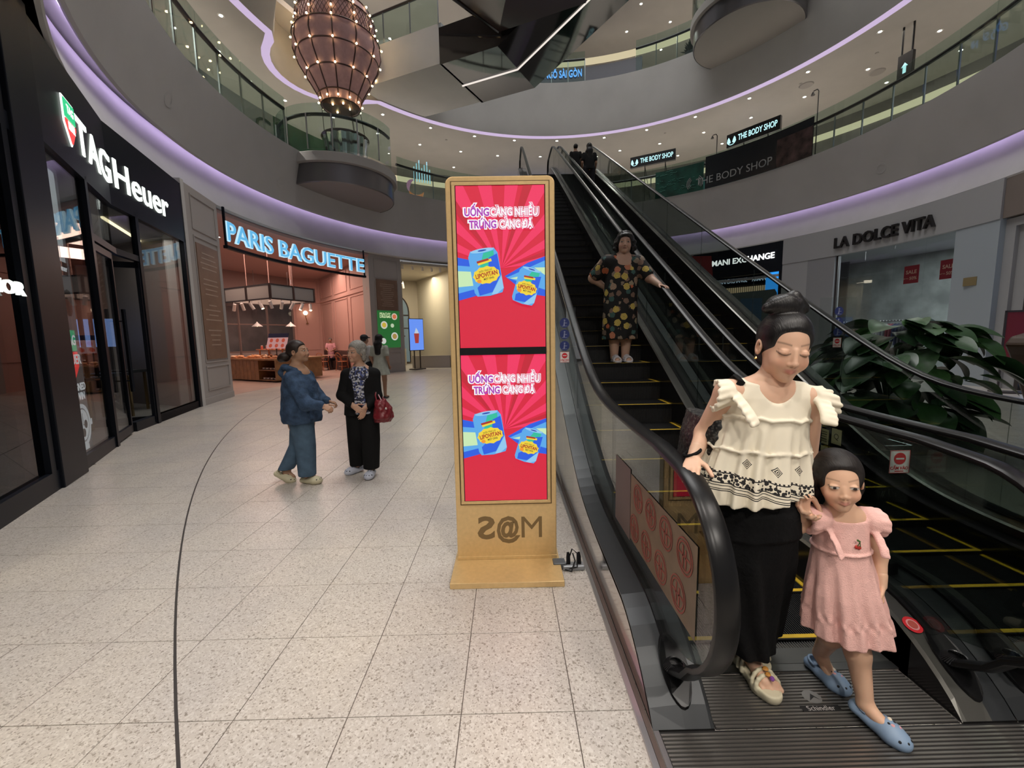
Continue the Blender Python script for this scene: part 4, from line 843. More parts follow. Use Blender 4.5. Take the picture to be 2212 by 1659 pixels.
text('lettering', 'TAGHeuer', .66, None, WLET, tg, .008, .006, width=3.45, bend=lambda p, f=polybend([PL[2], PL[3], PL[4]], 4.27, .03): f(Vector((p.x+2.95, p.y, p.z))), split='letter')
sh = MB(); fb = polybend([PL[2], PL[3]], 4.30, .025); S = [(-.17, .24), (.17, .24), (.17, -.04), (0, -.26), (-.17, -.04)]
def shield(P, z, nm, m_, k_): 
    mb = MB(); A = [fb(Vector((.98+x*k_, y*k_, z))) for x, y in P]; B = [fb(Vector((.98+x*k_, y*k_, z+.015))) for x, y in P]; n_ = len(P); mb.add(A+B, [tuple(range(n_)), tuple(range(n_, 2*n_))]+[(i, (i+1) % n_, n_+(i+1) % n_, n_+i) for i in range(n_)]); return mb.build(nm, m_, tg)
shield(S, 0, 'emblem_edge', WLET, 1.12); shield([(-.17, .24), (.17, .24), (.17, .02), (-.17, .02)], .012, 'emblem_top', lum('emblem_green', (.02, .55, .22), 1.2), 1.); shield([(-.17, .0), (.17, .0), (.17, -.04), (0, -.26), (-.17, -.04)], .012, 'emblem_bottom', lum('emblem_red', (.85, .06, .06), 1.2), 1.)
for s_, z in (('TAG', .13), ('HEUER', -.07)): text('emblem_lettering', s_, .14, None, WLET, tg, .002, .002, width=.22, bend=lambda p, z=z: fb(Vector((p.x+.98, p.y+z, p.z+.03))))
# window poster with a watch
po = empty('window_poster', 'tall backlit black and white poster with a steel watch in the boutique window', 'poster')
A_, B_ = along(2, .0)+inward(2, .12), along(2, .88)+inward(2, .12); dP = (B_-A_).normalized(); Mp = frame((A_.x, A_.y, 0), (dP.x, dP.y, 0), (0, 0, 1)); PW = (B_-A_).length
def ppanel(x0, x1, z0, z1, m_, nm, lay): return rect(MB(), Mp @ Matrix.Translation((0, 0, lay)), x0, x1, z0, z1, .002).build(nm, m_, po)
ppanel(0, PW, .10, 3.66, mat('poster_grey', (.14, .14, .145), .5, var=.6, vs_=2.2, emit=(.16, .16, .17), es=.25), 'backing', 0); ppanel(0, PW*.88, 2.45, 3.6, lum('poster_pale', (.62, .66, .66), .62), 'sky_print', .003)
ppanel(0, PW*.9, 2.36, 2.52, mat('poster_dark', (.03, .03, .03), .5), 'gantry_print', .006); text('print_lettering', 'TAGHeuer', .10, Mp @ Matrix.Translation((PW*.62, 2.44, .009)), lum('poster_white', (.8, .8, .8), .8), po, .001, .002)
rd_ = lum('poster_red', (.9, .05, .05), 1.); m = MB(); Mr = Mp @ Matrix.Translation((PW*.34, 3.08, .006)); m.exprism([(-.32, -.1), (-.05, .10), (.14, .10), (.02, .01), (-.1, -.1)], Mr, .002); m.exprism([(.06, -.1), (.17, .10), (.27, .10), (.16, -.1)], Mr, .002); m.build('racing_mark', rd_, po)
m = MB()
for i in range(10): m.exprism([(PW*.4+.12*math.cos(q)+(i % 3)*.16, 1.95+.1*math.sin(q)+.07*(i//3)) for q in [2*PI*j/8+i for j in range(8)]], Mp @ Matrix.Translation((0, 0, .004+.001*i)), .001)
m.build('car_print', mat('poster_black', (.02, .02, .022), .6), po)
mg = lum('poster_green', (.02, .4, .18), .9); rect(MB(), Mp @ Matrix.Translation((0, 0, .018)), PW*.38, PW*.80, 1.42, 1.68).build('print_emblem', mg, po); MB().exprism([(PW*.38, 1.41), (PW*.80, 1.41), (PW*.80, 1.22), (PW*.59, 1.06), (PW*.38, 1.22)], Mp @ Matrix.Translation((0, 0, .018)), .001).build('print_emblem', rd_, po)
for s_, z in (('TAG', 1.55), ('HEUER', 1.31)): text('print_lettering', s_, .17, Mp @ Matrix.Translation((PW*.59, z, .021)), lum('poster_white', (.8, .8, .8), .8), po, .001, .004)
for s_, z in (('DESIGNED', .96), ('TO WIN', .84)): text('print_lettering', s_, .13, Mp @ Matrix.Translation((PW*.62, z, .012)), lum('poster_white', (.8, .8, .8), .8), po, .001, .004)
wt = lum('poster_steel', (.55, .57, .58), .75); m = MB(); Mw = Mp @ Matrix.Translation((PW*.66, .48, .014))
ringq(m, Mw, .22, .27, t=.004); disc(m, Mw, .2, t=.002); rect(m, Mw, -.12, .12, -.36, -.26, .003); rect(m, Mw, .28, .33, -.04, .04, .003); m.build('watch_print', wt, po)
m = MB()
for x, y in ((-.09, 0), (.09, 0), (0, -.1)): disc(m, Mw @ Matrix.Translation((0, 0, .003)), .055, x, y)
rect(m, Mw @ Matrix.Translation((0, 0, .004)), -.006, .006, 0, .15); rect(m, Mw @ Matrix.Translation((0, 0, .004)), 0, .1, -.006, .006); m.build('watch_dial', mat('poster_black', (.02, .02, .022), .6), po)
# boutique interior
rm = empty('boutique_room', 'dim interior of the watch boutique behind the glass', 'room', kind='structure'); q = [PL[2]+inward(2, .2), PL[3]+inward(2, .2), PL[4]+inward(3, .2), PL[4]+Vector((-6, 2.2)), PL[2]+Vector((-6, 1.0))]
MB().prism([(p.x, p.y) for p in q], -.004, .002).build('floor', mat('boutique_floor', (.22, .20, .18), .35), rm); MB().prism([(p.x, p.y) for p in q], 3.9, 4.0).build('ceiling', mat('boutique_ceiling', (.18, .17, .165), .7), rm)
for a, b_ in ((q[3], q[2]), (q[4], q[3]), (q[0]+Vector((-.1, -.25)), q[4])): MB().wallbox(a, b_, .1, 0, 3.95).build('wall', mat('boutique_wall', (.14, .12, .115), .7), rm)
for i, (x, y, z, sx, sz, c_, s_) in enumerate(((-9.3, 9.4, 1.75, 1.0, .62, (.35, .5, 1.), .7), (-8.6, 10.6, 2.6, 1.3, .5, (.15, .62, .9), .6), (-10.4, 7.6, 2.2, .8, 1.2, (.8, .6, .35), .5))):
    tag(MB().box(x-sx/2, x+sx/2, y, y+.04, z-sz/2, z+sz/2).build('wall_screen', lum('room_screen_%d' % i, c_, s_)), ('small violet-white screen inside the boutique', 'cyan lit panel high inside the boutique', 'warm lit niche inside the boutique')[i], 'screen')
for i in range(3):
    x, y = -7.6-.5*i, 7.4+.95*i; t_ = empty('display_table', ('slim dark display table nearest the boutique doors', 'slim dark display table in the middle of the boutique', 'slim dark display table at the back of the boutique')[i], 'table', (x, y, 0)); MB().box(-.35, .35, -.25, .25, .86, .92).build('top', DARKR, t_)
    for sx in (-.3, .3):
        for sy in (-.2, .2): MB().box(sx-.02, sx+.02, sy-.02, sy+.02, 0, .86).build('leg', mat('brass_leg', (.35, .25, .12), .3, .9), t_)
ll = MB(); ll.tube([(-7.6, 8.2, 3.88), (-8.6, 10.2, 3.88)], .03, 6); tag(ll.build('ceiling_light_line', lum('warm_line', (1, .85, .5), 2.2)), 'warm light line in the boutique ceiling', 'light'); light('boutique_lamp', 'AREA', (-8.3, 8.6, 3.8), 30, (1, .9, .8), 2)
# ---- perfume shop at the far left
df = empty('dark_shopfront', 'dark blue-black shopfront with a red curtain at the left edge', 'shopfront')
MB().wallbox(PL[0], along(1, 1.1), .1, 3.55, 3.72, -.02).build('head_frame', BFR, df); MB().wallbox(PL[0], along(1, 1.1), .12, 4.55, 5.1, -.03).build('upper_band', BFR, df); MB().wallbox(PL[0], along(1, 1.1), .1, 0, .2, -.02).build('plinth', BFR, df)
for i, u in ((0, 1.2), (1, .95)): MB().wallbox(along(i, u-.05), along(i, u+.05), .1, 0, 4.6, -.02).build('mullion', BFR, df)
MB().wallbox(along(0, .05), along(0, 2.35), .012, .2, 3.6, .03).build('glass_pane', SGLD, df); MB().wallbox(along(1, .0), along(1, .90), .012, .2, 3.6, .03).build('glass_pane', SGLD, df)
cu = MB(); vs = []
for i in range(61):
    p = along(1, -1.0+1.95*i/60)+inward(1, .12+.035*math.sin(i*1.3)); vs += [(p.x, p.y, 3.72), (p.x, p.y, 4.56)]
cu.add(vs, [(2*i, 2*i+1, 2*i+3, 2*i+2) for i in range(60)], True); tag(cu.build('red_curtain', mat('red_velvet_glow', (.20, .006, .02), .8, emit=(.5, .01, .04), es=.10)), 'dark red curtain with a painted-in glow above the left shopfront', 'curtain')  # lit look of the cloth is put in as faint emission
text('lettering', 'DIOR', .17, None, WLET, df, .01, .003, width=.62, bend=lambda p, f=polybend([PL[1], PL[2]], 2.02, .05): f(Vector((p.x+.50, p.y, p.z))))
MB().wallbox(PL[0]+inward(0, 2.2), along(1, 1.2)+inward(1, 2.2), .1, 0, 5).build('back_wall', mat('navy_wall', (.015, .018, .03), .6), df)
# ---- panelled pilasters
PILA = mat('pilaster_grey', (.40, .365, .345), .65); PLAQ = mat('plaque_brown', (.22, .13, .085), .5, var=.12, vs_=3); PTXT = mat('plaque_text', (.40, .29, .22), .5)
def pilaster(a, b_, label, z_plaque, poster=False, panels=True):
    e = empty('pilaster', label, 'pilaster'); a, b_ = Vector(a), Vector(b_); d = (b_-a).normalized(); n_ = Vector((d.y, -d.x)); W_ = (b_-a).length; M = frame((a.x+n_.x*.0, a.y+n_.y*0, 0), (d.x, d.y, 0), (0, 0, 1))
    MB().wallbox(a, b_, .5, 0, 5.115).build('shaft', PILA, e); MB().wallbox(a, b_, .02, 0, .16, -.02).build('plinth', PILA, e, bevel=.004)
    def mould(x0, x1, z0, z1):
        m = MB()
        for q in ((x0, x1, z1-.03, z1), (x0, x1, z0, z0+.03), (x0, x0+.03, z0+.03, z1-.03), (x1-.03, x1, z0+.03, z1-.03)): rect(m, M, *q, .018)
        m.build('moulding', PILA, e, bevel=.004)
    mould(W_*.16, W_*.9, .32, .92); mould(W_*.16, W_*.9, 4.15, 4.95); mould(W_*.16, W_*.9, 1.0, 4.02)
    rect(MB(), M, W_*.2, W_*.86, z_plaque[0], z_plaque[1], .02).build('plaque', PLAQ, e)
    m = MB(); z = z_plaque[1]-.22; k_ = 0
    while z > z_plaque[0]+.12:
        w_ = random.uniform(.12, .27)*W_; rect(m, M @ Matrix.Translation((0, 0, .021)), W_*.53-w_, W_*.53+w_, z, z+.03, .002); k_ += 1; z -= .085 if z_plaque[1]-z_plaque[0] < 1.6 else (.12 if k_ % 4 else .26)
    m.build('plaque_lettering', PTXT, e); return e, M, W_
pilaster(PL[4]+Vector((-.02, .12)), PL[5], 'grey panelled pilaster with a tall brown text plaque beside the watch boutique', (1.08, 3.86))
MB().wallbox(PL[4]-Vector((0, .0)), PL[4]+Vector((-.02, .12)), .45, 0, 5.14, -.03).build('trim_7', mat('white_trim', (.55, .53, .51), .6))['kind'] = 'structure'
p0, p1 = pol(142.9, 10.2).xy, pol(133.8, 10.25).xy
e, M, W_ = pilaster(p0, p1, 'grey panelled pilaster with a brown plaque and green menu poster beside the café', (2.78, 4.1))
MP = M @ Matrix.Translation((0, 0, .005)); m = rect(MB(), MP, W_*.18, W_*.88, 1.12, 2.75, .03); mp = tag(m.build('menu_poster', lum('menu_green', (.025, .19, .04), .6)), 'bright green backlit food menu poster on the pilaster', 'poster')
for (x, z, r, c_) in ((.36, 2.12, .17, (.72, .70, .62)), (.36, 2.12, .11, (.70, .50, .06)), (.70, 2.5, .15, (.75, .6, .5)), (.70, 2.5, .1, (.75, .2, .08)), (.68, 1.62, .18, (.72, .72, .68)), (.68, 1.62, .12, (.45, .30, .08)), (.32, 1.42, .13, (.7, .72, .66)), (.62, 2.1, .09, (.6, .72, .5))): disc(MB(), MP @ Matrix.Translation((0, 0, .031+.002*(r < .125))), r, W_*x+.02, z, .001).build('dish_print', lum('dish_%d_%d' % (int(x*100), int(r*100)), c_, .75), mp)
for s_, z in (('PEACHY', 2.60), ('DREAMS', 2.48)): text('menu_lettering', s_, .15, MP @ Matrix.Translation((W_*.42, z, .034)), lum('menu_pale', (.75, .9, .5), .8), mp, .001, .003)
# ---- café sign on a black bar
pb = empty('shop_sign', 'cyan glowing café name letters standing on a curved black bar', 'sign')
b = MB(); revolve(b, [(9.86, 4.04), (9.86, 4.12), (9.98, 4.12), (9.98, 4.04)], 181.2, 145, 2, True, True); b.build('bar', BFR, pb)
for az in (181.0, 145.2): p = pol(az, 9.92); MB().box(p.x-.025, p.x+.025, p.y-.025, p.y+.025, 4.1, 5.13).build('hanger', BFR, pb)
text('letter_backs', 'PARIS BAGUETTE', .72, None, lum('sign_rim', (.55, .85, 1), .95), pb, .02, .022, width=6.16, bend=cylbend(9.90, 163.1, 4.48), split='letter_rim'); text('lettering', 'PARIS BAGUETTE', .72, None, lum('sign_face', (.14, .52, .88), .9), pb, .01, .0, width=6.1, bend=cylbend(9.855, 163.1, 4.48), split='letter')
# ---- café interior
PINK = mat('pink_wall', (.52, .30, .255), .7); PINKF = mat('cafe_floor', (.46, .33, .28), .35, var=.1, vs_=2); PINKC = mat('pink_ceiling', (.45, .28, .25), .8); WOOD = mat('counter_wood', (.33, .17, .07), .45, var=.2, vs_=6); BENT = mat('bentwood', (.42, .15, .06), .4)
cf = empty('cafe_room', 'pink panelled café interior', 'room', kind='structure')
C_ = [pol(182, 10.1).xy, Vector((-11.5, 10.6)), Vector((-15.2, 15.8)), Vector((-12.4, 24.6)), Vector((-10.8, 24.5)), Vector((-5.95, 18.2))]
arc_ = [pol(a, 10.12).xy for a in arcs(143, 182, 4)]
MB().prism([tuple(p) for p in C_[1:-1]]+[tuple(p) for p in arc_], -.004, .002).build('floor', PINKF, cf); MB().prism([tuple(p) for p in C_[1:-1]]+[tuple(p) for p in arc_], 5.0, 5.1).build('ceiling', PINKC, cf)
def panel_wall(a, b_, n_, m_, z0=0., z1=5.05, zs=((.95, 3.55), (3.85, 4.85))):
    a, b_ = Vector(a), Vector(b_); d = (b_-a).normalized(); W_ = (b_-a).length; MB().wallbox(a, b_, .12, z0, z1).build('wall', m_, cf); M = frame((a.x, a.y, 0), (d.x, d.y, 0), (0, 0, 1))
    for i in range(n_):
        for u0, u1 in zs:
            x0, x1 = W_*(i+.09)/n_, W_*(i+.91)/n_; mm = MB()
            for q in ((x0, x1, u1-.05, u1), (x0, x1, u0, u0+.05), (x0, x0+.05, u0+.05, u1-.05), (x1-.05, x1, u0+.05, u1-.05)): rect(mm, M, *q, .03)
            mm.build('moulding', m_, cf, bevel=.008)
    rect(MB(), M, 0, W_, 3.62, 3.74, .05).build('cornice', m_, cf, bevel=.01); return M
panel_wall(C_[4], C_[5], 3, PINK); MW = panel_wall(Vector((-12.1, 23.9)), C_[4], 1, PINK)
MB().wallbox(C_[0], C_[1], .12, 0, 5.05, -.12).build('wall', PINK, cf)
# glazed partition behind the counter
gp = empty('glazed_partition', 'grey framed glazed partition behind the bakery counter', 'partition'); PF = mat('partition_frame', (.22, .16, .145), .4); a, b_ = Vector((-15.6, 17.2)), Vector((-12.15, 23.9)); d = (b_-a).normalized(); W_ = (b_-a).length
for i in range(6): q = a+d*W_*i/5; MB().box(q.x-.04, q.x+.04, q.y-.04, q.y+.04, 0, 3.7).build('upright', PF, gp)
for z in (.95, 2.35, 3.64): MB().wallbox(a, b_, .06, z, z+.06).build('rail', PF, gp)
for i in range(5):
    for z0, z1 in ((1.01, 2.35), (2.41, 3.64)): MB().wallbox(a+d*(W_*i/5+.05), a+d*(W_*(i+1)/5-.05), .012, z0, z1, .03).build('pane', SGL, gp)
MB().wallbox(a, b_, .1, 0, .95, .02).build('dado', mat('dado_grey', (.32, .28, .27), .6), gp); MB().wallbox(a, b_, .12, 3.7, 5.05, .0).build('upper_panel', mat('upper_pink', (.28, .20, .185), .7), gp)
bkz = Vector((-d.y, d.x))*2.2; MB().wallbox(a+bkz-d*2, b_+bkz+d*2, .1, 0, 5, 0).build('rear_wall', mat('kitchen_wall', (.30, .25, .235), .6, var=.3, vs_=1.), gp)
tag(MB().wallbox(a+bkz*.6+d*2.0, a+bkz*.6+d*3.2, .1, 0, 2.9).build('fridge_door', mat('teal_fridge', (.12, .30, .33), .3), None), 'tall pale teal cabinet behind the glazed partition', 'cabinet')
tag(MB().wallbox(a+bkz*.4+d*.1, a+bkz*.4+d*1.3, .05, 1.7, 2.5).build('menu_screen', lum('menu_blue', (.25, .52, .85), .8), None), 'sky blue menu screen at the left inside the café', 'screen')
# bakery counter island
cn = empty('bakery_counter', 'wooden bakery island counter with cup shelves', 'counter'); k0 = Vector((-8.38, 15.0)); al = Vector((-.885, .466)); ar = Vector((.36, .933))
def isl(s0, s1, t0, t1): return [k0+al*s0+ar*t0, k0+al*s0+ar*t1, k0+al*s1+ar*t1, k0+al*s1+ar*t0]
def islb(s0, s1, t0, t1, z0, z1): return MB().prism([tuple(p) for p in isl(s0, s1, t0, t1)], z0, z1)
islb(.06, 3.2, .7, 2.2, .05, .80).build('body', WOOD, cn); islb(1.0, 3.2, .0, .7, .05, .80).build('body_side', WOOD, cn); islb(-.06, 3.3, -.08, 2.3, .80, .86).build('worktop', WOOD, cn, bevel=.01)
for i in range(9): islb(1.0+.24*i, 1.0+.24*i+.23, -.018, 0, .06, .79).build('plank', WOOD, cn, bevel=.004)
for z in (.05, .42): islb(.0, 1.0, .0, .7, z, z+.035).build('shelf', WOOD, cn)
islb(.02, 1.0, .66, .70, .05, .8).build('shelf_back', mat('shelf_back_wood', (.20, .10, .04), .5), cn); islb(.0, .05, .0, .7, .05, .8).build('shelf_post', WOOD, cn)
cupm = mat('white_ceramic', (.75, .72, .70), .25); cup = empty('teacup', 'white teacup on saucer in the bakery counter shelves', 'cup', group='cups in the counter shelves'); MB().lathe([(0, 0), (.07, .005), (.085, .015), (.02, .012)], n=14).build('saucer', cupm, cup); MB().lathe([(.02, .012), (.045, .02), (.055, .07), (.05, .07), (.04, .025), (0, .02)], n=14).build('bowl', cupm, cup); MB().tube([(.05, 0, .06), (.08, 0, .05), (.075, 0, .03), (.045, 0, .03)], .006, 5).build('handle', cupm, cup)
cups = [k0+al*s+ar*.12 for s in (.2, .42, .64, .86)]
for i, (z, p) in enumerate([(z, p) for z in (.085, .455) for p in cups]): o = cup if i == 0 else copy_tree(cup); o.location = (p.x, p.y, z)
# bread on trays
TRAY = mat('tray_wood', (.50, .22, .10), .5); BRD = [mat('bread_%d' % i, c_, .6, var=.3, vs_=20) for i, c_ in enumerate(((.55, .24, .09), (.68, .36, .20), (.40, .16, .05), (.75, .55, .40)))]
n_ = 0
for i in range(5):
    for j in range(2):
        p = k0+al*(.25+.6*i)+ar*(.25+.75*j); tr_ = tag(islb(.02+.6*i, .52+.6*i, .02+.75*j, .55+.75*j, .86, .885).build('bread_tray', TRAY, None), 'flat wooden bread tray on the bakery counter', 'tray', 'bread trays')
        for q in range(5):
            pp = p+Vector((random.uniform(-.18, .18), random.uniform(-.18, .18))); n_ += 1
            bb = MB().ball((0, 0, 0), 1, 10, (random.uniform(.06, .10), random.uniform(.04, .07), random.uniform(.035, .05))).build('bread_roll', BRD[n_ % 4], None, (pp.x, pp.y, .925)); bb.rotation_euler[2] = random.uniform(0, 3); tag(bb, 'baked roll on the bakery counter trays', 'bread', 'bread rolls on the counter')
rs = empty('bread_riser', 'small tiered bread stand with a red and white price board', 'stand'); c0 = k0+al*.9+ar*.9
for s in (.5, 1.9):
    for t_ in (.7, 1.1): q = k0+al*s+ar*t_; MB().box(q.x-.02, q.x+.02, q.y-.02, q.y+.02, .86, 1.16).build('post', TRAY, rs)
islb(.4, 2.0, .6, 1.2, 1.16, 1.19).build('shelf', TRAY, rs)
for i in range(9):
    q = k0+al*(.5+.16*i)+ar*(.72+.2*(i % 2)); jb = empty('jam_jar', 'small red-capped jar on the bread stand', 'jar', (q.x, q.y, 1.19), group='jars on the bread stand'); MB().lathe([(0, 0), (.04, 0), (.045, .10), (.03, .12), (0, .12)], n=10).build('body', mat('jam', (.55, .12, .08), .3), jb); MB().lathe([(.036, .12), (.036, .15), (0, .15)], n=10).build('cap', mat('jar_cap', (.75, .6, .55), .4), jb)
pb_ = empty('price_board', 'tilted pale pink board printed with red pastries on the counter', 'board'); q0, q1 = k0+al*.95+ar*.35, k0+al*.05+ar*.55; d2 = (q1-q0).normalized(); M = frame((q0.x, q0.y, 1.22), (d2.x, d2.y, 0), (.12, .25, 1)); wdt = (q1-q0).length
rect(MB(), M, 0, wdt, 0, .42, .02).build('board', lum('board_pink', (.85, .42, .40), .5), pb_); rect(MB(), M, 0, wdt, .42, .58, .02).build('header', mat('board_navy', (.02, .02, .07), .4), pb_); text('header_lettering', 'BREAD & PASTRY', .1, M @ Matrix.Translation((wdt/2, .5, .021)), mat('board_white', (.8, .8, .8), .5), pb_, .001) if False else None
for i in range(6): disc(MB(), M @ Matrix.Translation((0, 0, .021)), .075, wdt*(.2+.3*(i % 3)), .11+.2*(i//3), .002, 12).build('pastry_print', lum('pastry_red', (.75, .10, .05), .5), pb_)
MB().tube([((q0.x+q1.x)/2, (q0.y+q1.y)/2, .86), ((q0.x+q1.x)/2, (q0.y+q1.y)/2, 1.24)], .02, 6).build('stem', DARKR, pb_)
# hanging canopy with spotlights over the counter
cp = empty('hanging_canopy', 'grey glass canopy box with dark frame hung over the bakery counter', 'canopy'); CG = mat('canopy_glass', (.40, .39, .37), .35); CF = mat('canopy_frame', (.04, .03, .03), .4)
z0, z1 = 3.02, 3.58; I = [isl(.25, 3.1, .2, 2.2)[i] for i in range(4)]
for i in range(4):
    a, b_ = I[i], I[(i+1) % 4]; nseg = 2
    for s in range(nseg):
        qa, qb = a+(b_-a)*s/nseg, a+(b_-a)*(s+1)/nseg; MB().wallbox(qa, qb, .02, z0+.05, z1-.05).build('glass_panel', CG, cp); MB().box(qa.x-.035, qa.x+.035, qa.y-.035, qa.y+.035, z0, z1).build('upright', CF, cp)
    for z in (z0, z1-.05): MB().wallbox(a, b_, .05, z, z+.05, -.015).build('rail', CF, cp)
for i in range(6): q = I[i % 4]*.75+I[(i+2) % 4]*.25 if i < 4 else (I[i-4]+I[i-3])/2; MB().tube([(q.x, q.y, z1), (q.x, q.y, 5.02)], .012, 5).build('suspension_rod', PINKC, cp)
LW = mat('spot_white', (.72, .69, .67), .4); LG = lum('spot_glow', (1, .72, .38), 22)
sp0 = None
for i in range(9):
    q = isl(.25, 3.1, .2, 2.2); q = q[0]+(q[1]-q[0])*(i % 5)/4.5 if i < 5 else q[0]+(q[3]-q[0])*(i-4)/5
    if sp0 is None:
        sp0 = empty('track_spotlight', 'white cylinder spotlight clipped under the café canopy', 'spotlight', group='canopy spotlights'); M = Matrix.Rotation(.5, 4, 'X'); a = MB().lathe([(0, .16), (.055, .16), (.055, -.12), (.05, -.12), (.05, -.10), (0, -.10)], n=14); a.v = [tuple(M @ Vector(p)) for p in a.v]; a.build('can', LW, sp0)
        a = MB().lathe([(0, -.115), (.048, -.115)], n=12); a.v = [tuple(M @ Vector(p)) for p in a.v]; a.build('lens', LG, sp0); MB().tube([(0, 0, .0), (0, 0, .24)], .012, 6).build('stem', LW, sp0); o = sp0
    else: o = copy_tree(sp0)
    o.location = (q.x, q.y, 2.80); o.rotation_euler[2] = i*.9
pl0 = None
for i in range(4):
    q = a0 = Vector((-14.2, 18.4))*(1-i/3)+Vector((-10.6, 20.6))*(i/3)
    if pl0 is None:
        pl0 = empty('pendant_lamp', 'white cone pendant lamp in front of the glazed partition', 'lamp', group='café pendant lamps'); MB().lathe([(.02, .22), (.05, .16), (.24, 0), (.22, 0), (.04, .14)], n=18).build('shade', LW, pl0); MB().tube([(0, 0, .2), (0, 0, 2.6)], .008, 5).build('cord', CF, pl0); MB().ball((0, 0, .05), .05, 8).build('bulb', LG, pl0); o = pl0
    else: o = copy_tree(pl0)
    o.location = (q.x, q.y, 2.2)
wl = empty('wall_sconce', 'brass wall sconce with a glowing globe on the pink wall', 'lamp', (-11.45, 24.1, 2.9)); MB().tube([(0, 0, -.4), (0, -.05, -.2), (0, -.14, -.1), (0, -.14, .05)], .018, 6).build('arm', mat('brass', (.45, .28, .10), .3, .9), wl); MB().ball((0, -.14, .16), .12, 12).build('globe', lum('globe_glow', (1, .75, .5), 5), wl); MB().lathe([(0, -.02), (.06, -.02), (.06, .02)], c=(0, 0, -.42), n=12).build('plate', mat('brass', (.45, .28, .10), .3, .9), wl)
# bentwood chairs and tables
def chair(loc, rz, lab):
    global CH0
    if CH0 is None:
        e = empty('bentwood_chair', lab, 'chair', group='bentwood café chairs')
        MB().lathe([(0, .44), (.2, .44), (.22, .45), (.2, .47), (0, .465)], n=20).build('seat', BENT, e)
        for x, y in ((-.16, -.15), (.16, -.15)): MB().tube([(x, y, .45), (x*1.25, y*1.3, 0)], .016, 6).build('leg', BENT, e)
        MB().tube([(-.2, .24, 0), (-.17, .18, .45), (-.19, .24, .72), (-.1, .28, .86), (0, .29, .88), (.1, .28, .86), (.19, .24, .72), (.17, .18, .45), (.2, .24, 0)], .016, 6).build('back_bow', BENT, e)
        MB().tube([(-.1, .2, .46), (-.1, .25, .66), (0, .275, .76), (.1, .25, .66), (.1, .2, .46)], .012, 6).build('inner_bow', BENT, e); MB().tube([(-.24, -.1, .66), (-.26, .08, .67), (-.19, .24, .70)], .014, 6).tube([(-.24, -.1, .66), (-.2, -.12, .46)], .014, 6).build('arm', BENT, e); MB().tube([(.24, -.1, .66), (.26, .08, .67), (.19, .24, .70)], .014, 6).tube([(.24, -.1, .66), (.2, -.12, .46)], .014, 6).build('arm', BENT, e)
        MB().tube([(.17*math.cos(2*PI*i/16), .17*math.sin(2*PI*i/16), .22) for i in range(16)], .012, 5, closed=True).build('stretcher', BENT, e); CH0 = e
    else: e = copy_tree(CH0)
    e.location = loc; e.rotation_euler = (0, 0, rz); return tag(e, lab)
CH0 = None
for (x, y, r_, lab) in ((-9.15, 20.6, 2.9, 'bentwood café chair with its back to the seated man'), (-8.1, 20.35, 2.7, 'bentwood café chair right of the seated man'), (-10.1, 20.3, 3.4, 'bentwood café chair behind the denim jacket woman'), (-11.9, 20.2, 2.2, 'bentwood café chair far back by the glazed partition'), (-11.2, 19.4, 1.5, 'bentwood café chair just behind the bakery counter')): chair((x, y, 0), r_, lab)
for (x, y, lab) in ((-9.05, 21.15, 'round café table in front of the seated man'), (-10.3, 20.9, 'round café table beside the green plant'), (-7.9, 20.9, 'round café table nearest the pilaster')):
    t_ = empty('cafe_table', lab, 'table', (x, y, 0)); MB().lathe([(0, .72), (.36, .72), (.36, .75), (0, .75)], n=24).build('top', mat('table_top', (.62, .40, .30), .4), t_); MB().tube([(0, 0, .03), (0, 0, .72)], .03, 8).build('stem', CF, t_); MB().lathe([(0, 0), (.24, 0), (.05, .04), (0, .04)], n=20).build('base', CF, t_)
tag(MB().lathe([(0, 0), (.05, 0), (.06, .15), (.055, .15), (.045, .01), (0, .01)], n=12).build('paper_cup', cupm, None, (-9.95, 20.75, .75)), 'white paper cup on the round café table', 'cup')
bn_ = empty('bench', 'dark padded bench along the pink wall', 'bench'); B0, B1 = C_[4]*.93+C_[5]*.07, C_[4]*.38+C_[5]*.62; MB().wallbox(B0, B1, .4, 0, .45, -.45).build('seat', mat('bench_brown', (.07, .035, .03), .6), bn_); MB().wallbox(B0, B1, .1, .45, .92, -.12).build('back', mat('bench_brown', (.07, .035, .03), .6), bn_)
pp = empty('potted_palm', 'bushy green palm plant behind the denim jacket woman', 'plant', (-11.15, 21.35, .0)); MB().lathe([(0, 0), (.22, 0), (.28, .9), (0, .9)], n=16).build('pot', mat('palm_pot', (.35, .30, .28), .5), pp); PG = mat('palm_green', (.03, .10, .03), .5)
for i in range(46):
    t1, t2 = random.uniform(0, 2*PI), random.uniform(.2, 1.4); L_ = random.uniform(.4, .75); dv = Vector((math.cos(t1)*math.cos(t2), math.sin(t1)*math.cos(t2), math.sin(t2))); s_ = dv.cross(Vector((0, 0, 1))).normalized()*.04; o_ = Vector((0, 0, .9)); MB().add([o_, o_+dv*L_*.5+s_, o_+dv*L_-Vector((0, 0, .12)), o_+dv*L_*.5-s_], [(0, 1, 2, 3)]).build('frond', PG, pp)
light('cafe_ceiling_lamp', 'AREA', (-9.6, 16.2, 4.9), 200, (1, .66, .52), 3.5); light('cafe_ceiling_lamp', 'AREA', (-9.6, 20.0, 4.9), 150, (1, .70, .58), 2.5)
light('counter_lamp', 'SPOT', (-9.2, 16.3, 2.9), 60, (1, .62, .38), .15, spot=120)
for i in range(8):
    q = ((-8.7, 13.6), (-9.6, 14.4), (-10.4, 15.4), (-8.2, 16.4), (-9.2, 17.6), (-8.0, 18.8), (-10.6, 13.2), (-11.4, 16.8))[i]; o = copy_tree(dl); o.location = (q[0], q[1], 4.998); tag(o, 'small round recessed downlight in the pink café ceiling', 'downlight', 'café ceiling downlights')
